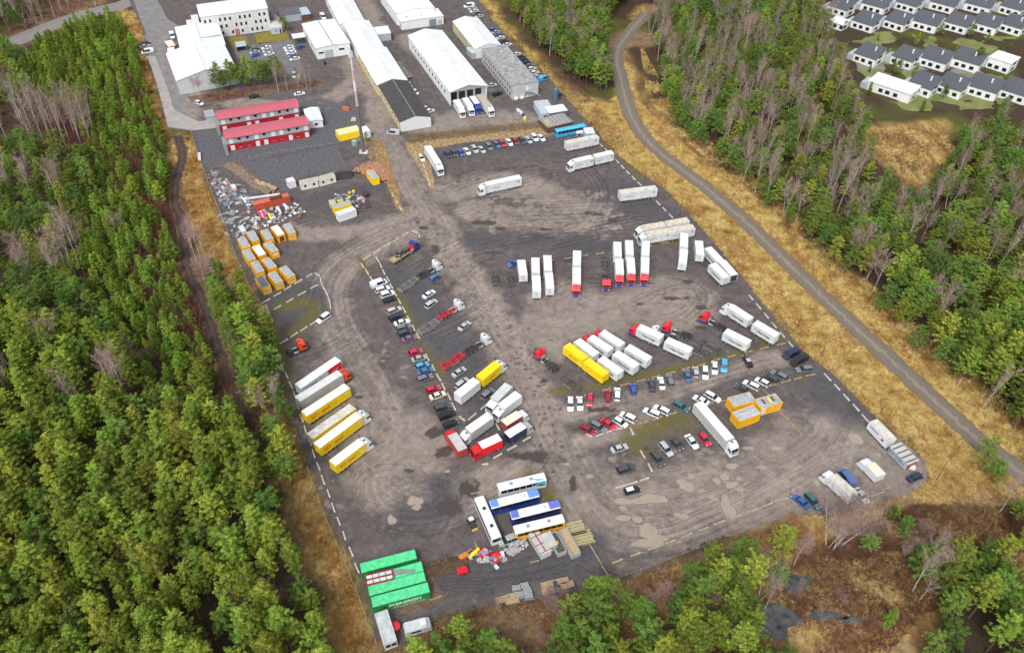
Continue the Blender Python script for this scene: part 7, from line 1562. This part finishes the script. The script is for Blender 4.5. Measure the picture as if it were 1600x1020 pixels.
YV = [pine_mesh(30+i, H, R0, b, YPINE, .65, 19, .2, 'cone', 6) for i, (H, R0, b) in enumerate([(7, 1.9, .8), (6, 1.7, .6), (8, 2.0, 1.2)])]
BV = [birch_mesh(50+i, H, s, st_) for i, (H, s, st_) in enumerate([(18, .75, 1), (16, .9, 1), (15, .9, 2), (19, .65, 1)])]+[birch_mesh(60, 13, 1.2, 3), birch_mesh(61, 9, 1.2, 2, mat('brown_bark', (.22, .16, .13), rough=.9))]
HP = [17, 16, 18, 14, 12, 15, 7, 6, 8]; HB = [18, 16, 15, 19, 13, 9]
trees = []   # kind, variant, x, y, scale, rot, region
def fill(poly, spacing, variants, region, smin=.85, smax=1.15, seed=0, kind='pine', keep=1.0, avoid=None):
    r = np.random.default_rng(seed); g = G(poly); x0, y0 = g.min(0); x1, y1 = g.max(0)
    xs_ = np.arange(x0, x1, spacing); ys_ = np.arange(y0, y1, spacing*.9); X_, Y_ = np.meshgrid(xs_, ys_); X_ = X_+(np.arange(len(ys_)) % 2)[:, None]*spacing*.5
    X_ = (X_+r.uniform(-.38, .38, X_.shape)*spacing).ravel(); Y_ = (Y_+r.uniform(-.38, .38, Y_.shape)*spacing).ravel()
    ok = inpoly(X_, Y_, g) & (r.random(X_.shape) < keep)
    for t_, w_ in ((TRACK_E, 5), (TRACK_W, 2.6), (ROAD_N, 7)): ok &= dist_line(X_, Y_, t_[::3]) > w_
    ok &= ~inpoly(X_, Y_, YARD)
    for a in (avoid or []): ok &= ~inpoly(X_, Y_, G(a))
    for x, y in zip(X_[ok], Y_[ok]): trees.append([kind, variants[int(r.integers(len(variants)))], x, y, r.uniform(smin, smax), r.uniform(0, 6.28), region])
YOUNG = [(40,88),(110,50),(180,34),(205,42),(218,90),(232,150),(252,205),(264,235),(262,290),(266,345),(280,400),(284,440),(306,490),(334,550),(342,610),(300,650),(230,625),(190,560),(150,480),(130,380),(150,300),(155,240),(110,190),(40,140)]
BIRZ = [(0,170),(70,185),(150,215),(150,245),(90,250),(0,230)]
fill(YOUNG, 3.0, [6,7,8], 'plantation', .5, 1.35, 1, keep=.8)
fill([(-260,90),(40,88),(40,140),(110,190),(155,240),(150,300),(130,380),(150,480),(190,560),(120,560),(0,520),(-260,430)], 4.7, [3,4,5,8,6], 'north-west', .6, 1.0, 2, keep=.8, avoid=[BIRZ])
fill([(-260,430),(0,520),(120,560),(190,560),(230,625),(300,650),(345,612),(372,655),(398,720),(430,790),(462,870),(495,950),(520,1020),(545,1110),(400,1200),(-300,1200)], 4.5, [0,1,2,5,0,2,3], 'south-west', .66, 1.1, 3, keep=.94)
fill([(350,455),(395,485),(420,520),(438,570),(450,640),(456,700),(470,760),(455,800),(420,740),(395,660),(358,575),(338,500)], 4.0, [4,3,5,0], 'fringe', .65, 1.0, 4, keep=.82)
fill([(690,1030),(705,1000),(770,1000),(800,1035),(850,1050),(875,1000),(892,955),(915,935),(965,930),(985,950),(1010,1010),(1040,980),(1060,930),(1085,905),(1130,885),(1185,868),(1245,872),(1262,890),(1225,912),(1185,935),(1170,1000),(1200,1040),(1270,1080),(1240,1200),(560,1200),(600,1090)], 4.2, [3,1,4,0,3], 'south', .7, 1.0, 5, keep=.92)
fill([(1425,905),(1500,890),(1600,850),(1720,900),(1780,1000),(1700,1180),(1430,1180),(1440,1030),(1475,985)], 4.8, [1,3,0,4], 'south-east corner', .65, .95, 7, keep=.78)
fill([(1260,860),(1330,835),(1420,800),(1560,790),(1640,830),(1500,880),(1440,900),(1420,1030),(1260,1030),(1200,960)], 9, [4,3,6,7,8], 'south scrub', .5, .85, 41, keep=.4)
fill([(1180,930),(1260,860),(1420,800),(1600,790),(1440,960),(1420,1030),(1260,1030)], 8, [5,5,1], 'south scrub', .4, .75, 42, 'birch', .4)
fill([(600,1030),(690,965),(860,945),(1000,905),(1100,870),(1060,930),(900,1000)], 7, [5,5], 'south scrub', .3, .55, 43, 'birch', .5)
fill([(1330,60),(1600,50),(1640,190),(1420,180),(1340,140)], 11, [6,7,4], 'estate garden', .5, .8, 31, keep=.55)
EASTW = [(1018,60),(1030,150),(1058,205),(1110,250),(1165,300),(1228,355),(1290,415),(1360,480),(1430,550),(1510,620),(1570,672),(1640,735),(1900,800),(1900,215),(1600,225),(1500,215),(1420,200),(1340,205),(1310,150),(1290,60),(1290,-30),(1110,-30)]
CLR = [(1345,215),(1400,195),(1500,190),(1490,250),(1430,330),(1385,330),(1350,290)]
WB = [(1015,60),(1030,150),(1058,205),(1110,250),(1165,300),(1228,355),(1330,340),(1290,200),(1180,60),(1120,0),(1020,0)]
fill(EASTW, 5.4, [3,3,4,4,1,5], 'east', .62, .98, 8, keep=.8, avoid=[CLR, WB]); fill(WB, 5.0, [3,4,4,5], 'east', .6, .95, 28, keep=.72, avoid=[CLR])
fill([(1480,560),(1430,545),(1510,615),(1640,730),(1800,790),(1800,500),(1560,480)], 4.6, [3,1,0], 'east', .8, 1.0, 18, keep=.8)
fill(EASTW, 7.2, [0,1,2,3], 'east', .55, .85, 9, 'birch', .5, avoid=[CLR, WB, [(1480,560),(1430,545),(1510,615),(1640,730),(1800,790),(1800,500),(1560,480)]])
fill(WB, 5.6, [0,1,2,3], 'east', .6, .95, 10, 'birch', .4)
MIDN = [(772,-30),(796,18),(836,66),(872,104),(908,136),(948,152),(955,125),(948,85),(950,60),(940,45),(990,-10),(990,-40)]
fill(MIDN, 4.3, [4,3,5,3], 'north wood', .7, 1.0, 11, keep=.95); fill(MIDN, 7, [0,1], 'north wood', .6, .85, 12, 'birch', .6)
fill([(780,-30),(1300,-30),(1700,-45),(1700,-110),(700,-100)], 6, [3,4,5], 'far north', .6, .9, 13, keep=.9)
fill([(930,8),(985,2),(1120,6),(1290,-5),(1290,-35),(930,-35)], 4.8, [3,4,5], 'far north', .6, .9, 14, keep=.85)
fill([(-200,60),(0,72),(60,42),(150,10),(190,-10),(180,-50),(-200,-60)], 5.4, [0,1,2], 'north-west edge', .7, 1.0, 15, 'birch', .8); fill([(-200,60),(0,72),(60,42),(70,0),(-100,-40)], 6, [0,3], 'north-west edge', .7, .9, 16, keep=.6)
fill([(255,-18),(560,-22),(560,-60),(200,-60)], 6, [0,1,2], 'north-west edge', .5, .8, 19, 'birch', .8)
for i, (x, y) in enumerate([(340,143),(352,142),(362,139),(375,139),(385,138),(398,137),(408,136),(421,134),(430,132),(346,134),(366,131),(389,130),(405,129),(418,127),(440,131),(372,134)]): trees.append(['pine', [3,4,5][i % 3], *at(x, y)[:2], .72+.06*(i % 3), i*1.3, 'car park row'])
for i, (x, y) in enumerate([(436,147),(450,143),(466,138),(480,140),(486,136)]): trees.append(['birch', i % 3, *at(x, y)[:2], .62, i*2.0, 'car park row'])
for i, (x, y, s, v) in enumerate([(312,155,.6,2),(316,156,.62,1),(1292,855,1.05,4),(1302,858,1.15,4),(1312,852,1.0,4),(1240,882,.75,1),(1183,940,.8,2),(1195,950,.7,0),(1240,885,.7,1),(855,958,.75,5),(862,962,.85,5),(868,955,.7,5),(1018,945,.8,5),(1040,950,.7,5),(1095,905,.8,5),(1130,965,.8,5),(1440,880,.8,1),(1425,925,.75,0),(1465,905,.7,2),(420,612,.9,5),(428,655,.85,2),(1140,1010,.8,5),(1440,845,.6,5),(1410,870,.7,5)]): trees.append(['birch', v, *at(x, y)[:2], s, i*1.7, 'south scrub'])
for i, (x, y, s) in enumerate([(150,215,.95),(142,222,1.0),(135,218,.9),(125,222,1.0),(118,215,1.05),(110,225,1.0),(104,232,1.0),(98,218,.9),(90,226,1.0),(82,222,1.0),(76,212,1.05),(70,226,.95),(62,205,1.0),(55,236,.9),(48,200,1),(36,195,1.0),(28,185,.9),(145,232,.9),(130,235,.9),(15,230,.9),(58,240,.85),(25,322,.95),(18,318,.9),(10,330,.9),(56,322,.9),(60,318,.85),(95,325,1.0),(102,320,.9),(125,418,1.05),(130,412,1.0),(118,430,1.0),(112,440,1.0),(98,452,.95),(92,448,.9),(62,455,1.0),(52,460,.95),(45,452,.9),(106,320,.85),(190,372,.5),(197,370,.5),(185,376,.5),(70,560,.9),(105,580,.95),(100,585,.9),(180,620,.9),(190,628,.95),(205,642,1.0),(215,600,.9),(30,640,.8),(120,650,.8),(126,655,.75)]): trees.append(['birch', [3,0,1][i % 3], *at(x, y)[:2], s*.98, i*2.1, 'plantation birches'])
for i, (x, y) in enumerate([(308,412),(316,430),(322,448),(312,398),(330,440),(337,455),(345,452),(352,470),(300,385),(326,415),(340,430)]): trees.append(['birch', [0,5,1][i % 3], *at(x, y)[:2], .7, i*1.9, 'verge saplings'])
for i, (x, y, s) in enumerate([(1388,812,.42),(1394,808,.38),(400,45,.2),(410,47,.35),(444,46,.5),(449,50,.5),(572,222,.28),(390,76,.15),(399,75,.15),(1530,735,.8),(1548,752,.7),(1430,880,.55),(1455,868,.55),(1500,905,.5),(1475,895,.5)]): trees.append(['pine', [4,3][i % 2] if s > .4 else 6+i % 3, *at(x, y)[:2], s if s > .4 else s*2.2, i*1.1, 'single'])
TT = []
for k, v, x, y, s, a, reg in trees:
    h = (HP if k == 'pine' else HB)[v]*s; px, py = to_px(np.array([x]), np.array([y]), np.array([h])); bx, by = to_px(np.array([x]), np.array([y]), np.array([0.]))
    vis = (-10 < px[0] < 1610 and -10 < py[0] < 1030) or (0 < bx[0] < 1600 and 0 < by[0] < 1020); near = (-160 < px[0] < 1760 and -120 < py[0] < 1180)
    if near: TT.append((k, v, x, y, s, a, reg, h/math.dist((x, y, 0), (0, 0, CAMH)), int(vis)))
LAB = {'plantation': 'young bushy pine in the dense plantation west of the access road', 'north-west': 'green pine in the mixed wood at the far left beside the plantation', 'south-west': 'tall pine with yellow-green clumped crown in the dense wood south-west of the yard', 'fringe': 'pine on the strip between forest track and western kerb blocks', 'south': 'broad green pine along the lower edge of the picture below the scrap yard',
 'south-east clump': 'yellow-green pine in the clump right of the scrap yard gate, below the southern kerb blocks', 'south-east corner': 'blue-green pine in the wood at the bottom right corner', 'east': 'green pine in the mixed wood east of the dirt road', 'north wood': 'dark green pine in the wood between yard and dirt road in the north', 'far north': 'dark pine at the upper edge behind the dirt road', 'north-west edge': 'pine among the bare trees at the upper left edge', 'car park row': 'pine in the row between car park and the lane above the red lodgings', 'single': 'single small conifer standing apart in the grass'}
LABB = {'east': 'bare white-stemmed birch with pinkish twigs east of the dirt road', 'north wood': 'bare birch at the edge of the northern wood', 'north-west edge': 'bare brown-twigged tree at the upper left edge beyond the road', 'car park row': 'slim bare birch on the red-brown bed right of the car park pines', 'south scrub': 'bare tree in the scrub south of the yard', 'plantation birches': 'tall bare birch rising above the pine wood west of the yard', 'verge saplings': 'thin bare sapling between forest track and office containers'}
SHORT = {'plantation': 'young plantation pine', 'north-west': 'pine in the north-west wood', 'south-west': 'tall pine in the south-west wood', 'fringe': 'pine beside the forest track', 'south': 'pine below the scrap yard', 'south-east clump': 'yellow-green pine by the southern kerb', 'south-east corner': 'pine in the south-east wood', 'east': None, 'north wood': 'tree in the northern wood', 'far north': 'far pine at the top', 'north-west edge': 'tree at the north-west edge', 'car park row': None, 'single': 'small lone conifer', 'estate garden': 'small garden conifer in the estate', 'south scrub': 'small tree in the southern scrub', 'plantation birches': 'bare birch above the western wood', 'verge saplings': 'thin bare sapling by the track'}
for kind, nm in (('pine', 'pine_tree'), ('birch', 'birch_tree')):
    L_ = sorted([t_ for t_ in TT if t_[0] == kind], key=lambda q: (-q[8], -q[7])); ind = [q for q in L_[:285] if q[8]]; rest = L_[len(ind):]
    forced = [q for q in rest if q[6] in ('car park row', 'single')]; ind = ind[:285-len(forced)]+forced; rest = [q for q in L_ if q not in ind]
    for k, v, x, y, s, a, reg, _, vis in ind:
        tr_, cr_ = (PV+YV)[v] if kind == 'pine' else BV[v]
        h_ = (HP if kind == 'pine' else HB)[v]*s; tx, ty = to_px(np.array([x]), np.array([y]), np.array([h_]))
        lb = SHORT.get(reg) or (('green pine' if kind == 'pine' else 'bare birch')+(' by the car park' if reg == 'car park row' else ' in the eastern wood')); sz = 'big ' if s > .92 else ('slim ' if s < .75 else '')
        lb = f'{sz}{lb}, top {words(tx[0]/16)} percent across, {words(ty[0]/10.2)} down'
        root = empty(nm, (x, y, -.05), a, lb, 'pine' if kind == 'pine' else 'birch', f'{kind} trees of the {reg} stand'); root.scale = (s, s, s*(.95+.1*((x*7) % 1)))
        link('trunk', tr_, root); link('crown' if kind == 'pine' else 'twig_crown', cr_, root)
    # the remaining trees: one object, geometry nodes instancing the same meshes
    me = bpy.data.meshes.new(f'{kind}_wood'); me.vertices.add(len(rest)); me.vertices.foreach_set('co', np.array([(q[2], q[3], -.05) for q in rest], np.float32).ravel())
    for an, ty, vals in (('variant', 'INT', [q[1] for q in rest]), ('rotz', 'FLOAT', [q[5] for q in rest]), ('scl', 'FLOAT', [q[4] for q in rest])):
        a_ = me.attributes.new(an, ty, 'POINT'); a_.data.foreach_set('value', np.array(vals, np.int32 if ty == 'INT' else np.float32))
    ob = link(f'{kind}_wood', me); tag(ob, 'dense green pine wood covering the land around the yard' if kind == 'pine' else 'bare pinkish birches scattered through the distant wood', 'wood', kind='stuff')
    ng = bpy.data.node_groups.new(f'{kind}_wood', 'GeometryNodeTree'); ng.interface.new_socket('Geometry', in_out='INPUT', socket_type='NodeSocketGeometry'); ng.interface.new_socket('Geometry', in_out='OUTPUT', socket_type='NodeSocketGeometry')
    gi = ng.nodes.new('NodeGroupInput'); go = ng.nodes.new('NodeGroupOutput'); jn = ng.nodes.new('GeometryNodeJoinGeometry'); ng.links.new(jn.outputs[0], go.inputs[0])
    def nattr(n_, ty):
        x_ = ng.nodes.new('GeometryNodeInputNamedAttribute'); x_.data_type = ty; x_.inputs['Name'].default_value = n_; return x_.outputs['Attribute']
    va, ra, sa = nattr('variant', 'INT'), nattr('rotz', 'FLOAT'), nattr('scl', 'FLOAT'); cb = ng.nodes.new('ShaderNodeCombineXYZ'); ng.links.new(ra, cb.inputs[2])
    for v, (tr_, cr_) in enumerate(PV+YV if kind == 'pine' else BV):
        if not any(q[1] == v for q in rest): continue
        cm = ng.nodes.new('FunctionNodeCompare'); cm.data_type = 'INT'; cm.operation = 'EQUAL'; ng.links.new(va, cm.inputs[2]); cm.inputs[3].default_value = v
        for me_ in (tr_, cr_):
            src = bpy.data.objects.new(me_.name+'_source', me_); oi = ng.nodes.new('GeometryNodeObjectInfo'); oi.inputs['Object'].default_value = src; oi.inputs['As Instance'].default_value = True
            ip = ng.nodes.new('GeometryNodeInstanceOnPoints'); ng.links.new(gi.outputs[0], ip.inputs['Points']); ng.links.new(cm.outputs[0], ip.inputs['Selection']); ng.links.new(oi.outputs['Geometry'], ip.inputs['Instance']); ng.links.new(cb.outputs[0], ip.inputs['Rotation']); ng.links.new(sa, ip.inputs['Scale']); ng.links.new(ip.outputs[0], jn.inputs[0])
    md = ob.modifiers.new('scatter', 'NODES'); md.node_group = ng
    print(kind, 'individual', len(ind), 'rest', len(rest))

# ---- ground cover: tufts of dry grass, brown scrub, forest-floor brush
PONDS = [(*at(x, y)[:2], a, b) for x, y, a, b in ((1240,912,4,2.6),(1208,967,5.5,4.0),(1290,962,4,1.2),(1330,970,3,1))]
def tufts(name, polys, n, hgt, wid, blades, m, label, seed, lean=.5, cat='grass', avoid_track=True, line=None, kind='stuff', yardok=False, clump=1.0):
    r = np.random.default_rng(seed); XY = []
    areas = []
    for P in polys:
        g = G(P); areas.append(g)
    A_ = np.array([abs(np.sum(g[:, 0]*np.roll(g[:, 1], 1)-g[:, 1]*np.roll(g[:, 0], 1)))/2 for g in areas]); A_ /= A_.sum()
    for g, f in zip(areas, A_):
        k = int(n*f*1.2); got = np.zeros((0, 2)); x0, y0 = g.min(0); x1, y1 = g.max(0); it = 0
        while len(got) < k and it < 40:
            it += 1; Q = np.stack([r.uniform(x0, x1, k*2), r.uniform(y0, y1, k*2)], 1); ok = inpoly(Q[:, 0], Q[:, 1], g)
            if clump: ok &= (np.sin(Q[:, 0]*.31+2*np.sin(Q[:, 1]*.13))+np.sin(Q[:, 1]*.37+Q[:, 0]*.11)+r.normal(0, .7, len(Q))) > -.4*clump
            Q = Q[ok]; got = np.vstack([got, Q])[:k]
        XY.append(got)
    XY = np.vstack(XY); ok = np.ones(len(XY), bool)
    if avoid_track:
        for t_, w_ in ((TRACK_E, 3.7), (TRACK_W, 2.2), (ROAD_N, 5.8)): ok &= dist_line(XY[:, 0], XY[:, 1], t_[::3]) > w_
    if not yardok: ok &= ~inpoly(XY[:, 0], XY[:, 1], YARD)
    for q_ in PONDS: ok &= np.hypot((XY[:, 0]-q_[0])/q_[2], (XY[:, 1]-q_[1])/q_[3]) > .95
    XY = XY[ok]; n = len(XY); P = np.repeat(np.c_[XY, np.full(n, -.05)], blades, 0); k = len(P)
    sc_ = np.repeat(.5+r.random((n, 1)), blades, 0); P[:, :2] += r.normal(0, wid*2.2, (k, 2)); D = np.c_[r.normal(0, lean, (k, 2)), np.ones(k)]; D /= np.linalg.norm(D, axis=1)[:, None]; D *= hgt*sc_*(.6+.7*r.random((k, 1)))
    a = r.random(k)*6.28; W_ = np.c_[np.cos(a), np.sin(a), np.zeros(k)]*wid
    V = np.stack([P-W_, P+W_, P+D], 1).reshape(-1, 3); o = link(name, raw_mesh(name, V, np.arange(3*k).reshape(-1, 3), m)); return tag(o, label, cat, kind=kind)
def cover_mat(name, stops, sc_=.35):
    m = bpy.data.materials.new(name); m.use_nodes = True; t = m.node_tree; p = t.nodes['Principled BSDF']; p.inputs['Roughness'].default_value = .9; p.inputs['Specular IOR Level'].default_value = .1
    tc = N(t, 'ShaderNodeTexCoord'); n = N(t, 'ShaderNodeTexNoise'); n.inputs['Scale'].default_value = sc_; n.inputs['Detail'].default_value = 6; n.inputs['Roughness'].default_value = .75; t.links.new(tc.outputs['Object'], n.inputs['Vector'])
    t.links.new(ramp(t, n.outputs['Fac'], stops).outputs[0], p.inputs['Base Color']); return m
STRAW = cover_mat('straw_grass', [(.30, (.15, .08, .03)), (.40, (.34, .20, .06)), (.52, (.57, .42, .15)), (.66, (.74, .61, .29))], .22)
RSTR = cover_mat('rusty_straw', [(.30, (.13, .06, .025)), (.44, (.33, .17, .055)), (.56, (.52, .34, .12)), (.70, (.68, .52, .22))], .3)
SCRUB = cover_mat('brown_scrub', [(.3, (.08, .05, .035)), (.5, (.20, .125, .08)), (.7, (.36, .26, .17))]); BRAMB = cover_mat('red_brown_scrub', [(.3, (.10, .035, .03)), (.7, (.24, .11, .085))])
MOSS = cover_mat('green_undergrowth', [(.3, (.035, .055, .01)), (.7, (.14, .16, .03))])
EV = [(905,176),(962,240),(1004,272),(1072,330),(1158,430),(1250,545),(1300,583),(1372,655),(1448,722),(1452,748),(1420,775),(1480,800),(1600,800),(1600,690),(1480,575),(1400,505),(1300,412),(1200,325),(1120,268),(1055,218),(1000,160),(965,150),(935,165),(880,135),(835,85),(790,45),(762,0),(750,0)]
EV2 = [(1010,150),(1045,200),(1100,245),(1160,298),(1225,355),(1290,415),(1360,482),(1430,552),(1510,622),(1600,700),(1600,640),(1500,560),(1400,480),(1300,390),(1240,330),(1160,260),(1100,215),(1040,140),(1000,70)]
tufts('dry_grass', [EV, EV2], 42000, .7, .06, 7, STRAW, 'straw-coloured tussocky grass on both sides of the eastern dirt road', 71, .7)
tufts('dry_grass', [[(285,215),(300,215),(326,292),(346,340),(366,400),(392,450),(360,450),(320,400),(300,340),(285,290)], [(440,640),(470,720),(505,810),(545,900),(585,1020),(540,1020),(505,920),(465,830),(440,750),(425,690)], [(215,25),(236,45),(226,92),(245,160),(262,215),(255,235),(236,170),(215,110),(170,45)]], 11000, .75, .055, 7, RSTR, 'rust-brown and straw-coloured grass on the verge west of the yard', 72, .7)
tufts('dry_grass', [[(1180,960),(1200,900),(1280,870),(1330,880),(1400,860),(1450,800),(1560,800),(1600,850),(1500,900),(1440,960),(1400,1030),(1250,1030)]], 5500, .75, .055, 7, STRAW, 'straw-coloured marsh grass around the ponds in the south-east', 73, .7)
tufts('scrub', [[(600,1020),(690,955),(860,940),(1000,900),(1240,810),(1290,850),(1240,900),(1100,960),(1000,1030)], [(1250,860),(1420,790),(1600,790),(1600,900),(1440,930),(1300,900)], [(290,395),(345,450),(400,520),(440,650),(420,690),(340,560)], [(850,85),(935,165),(1000,250),(960,235),(900,170),(830,100)]], 9000, .8, .03, 8, SCRUB, 'brown leafless scrub along the wood edges', 74, .8, cat='scrub')
tufts('scrub', [EASTW], 18000, 1.3, .035, 8, BRAMB, 'red-brown leafless undergrowth in the eastern wood', 75, .7, cat='scrub')
tufts('scrub', [MIDN, [(0,65),(120,40),(200,-5),(0,-20)], [(240,0),(330,0),(330,20),(300,40)]], 4500, 1.4, .04, 8, BRAMB, 'red-brown leafless undergrowth at the northern edge', 76, .7, cat='scrub')
tufts('scrub', [[(1180,940),(1260,860),(1430,790),(1600,790),(1600,900),(1440,960),(1380,1030),(1250,1030)]], 11000, 1.0, .045, 8, BRAMB, 'red-brown scrub in the marshy south-east', 84, .8, cat='scrub', clump=1.6)
tufts('undergrowth', [[(1180,940),(1260,860),(1430,790),(1600,790),(1600,900),(1440,960)]], 5000, .7, .06, 7, MOSS, 'low green plants in the marshy south-east', 85, .9, cat='undergrowth', clump=1.8)
tufts('undergrowth', [EASTW, [(-200,430),(190,560),(300,650),(500,950),(520,1020),(-200,1100)], YOUNG], 16000, .5, .06, 5, MOSS, 'low green undergrowth on the forest floor', 77, .9, cat='undergrowth')
tufts('brush', [[(60,200),(220,120),(260,300),(330,560),(300,620),(200,420),(150,260)]], 2600, 5.2, .045, 10, BRAMB, 'purple-brown bare brush between the young pines', 78, .35, cat='brush', clump=2.2)
tufts('bare_hedge', [[(632,214),(700,206),(760,199),(830,193),(862,190),(866,199),(820,204),(740,212),(680,220),(640,226)]], 1500, 1.5, .03, 7, cover_mat('tan_twigs', [(.3, (.20, .14, .08)), (.7, (.42, .31, .19))]), 'bare brown hedge behind the wire fence above the car row', 79, .25, cat='hedge', yardok=True, kind=None, clump=0)
tufts('dry_grass', [[(556,212),(575,226),(598,226),(612,270),(630,330),(618,322),(598,282),(585,262)], [(640,226),(680,222),(700,222),(672,236),(678,290),(668,280),(652,250)]], 900, .6, .05, 6, STRAW, 'straw-coloured grass strips on both sides of the main lane', 80, .6, yardok=True)
tufts('dry_grass', [[(600,1025),(690,960),(860,942),(1000,902),(1240,812),(1290,850),(1240,930),(1190,1030),(620,1040)]], 6000, .65, .055, 6, RSTR, 'rust-brown grass between the southern pines', 86, .8)
tufts('bare_shrub', [[(300,158),(352,142),(440,134),(500,126),(508,134),(450,142),(380,152),(320,162)]], 500, 1.0, .035, 8, BRAMB, 'low red-brown shrubs on the bed below the car park pines', 81, .5, cat='shrub', yardok=True)
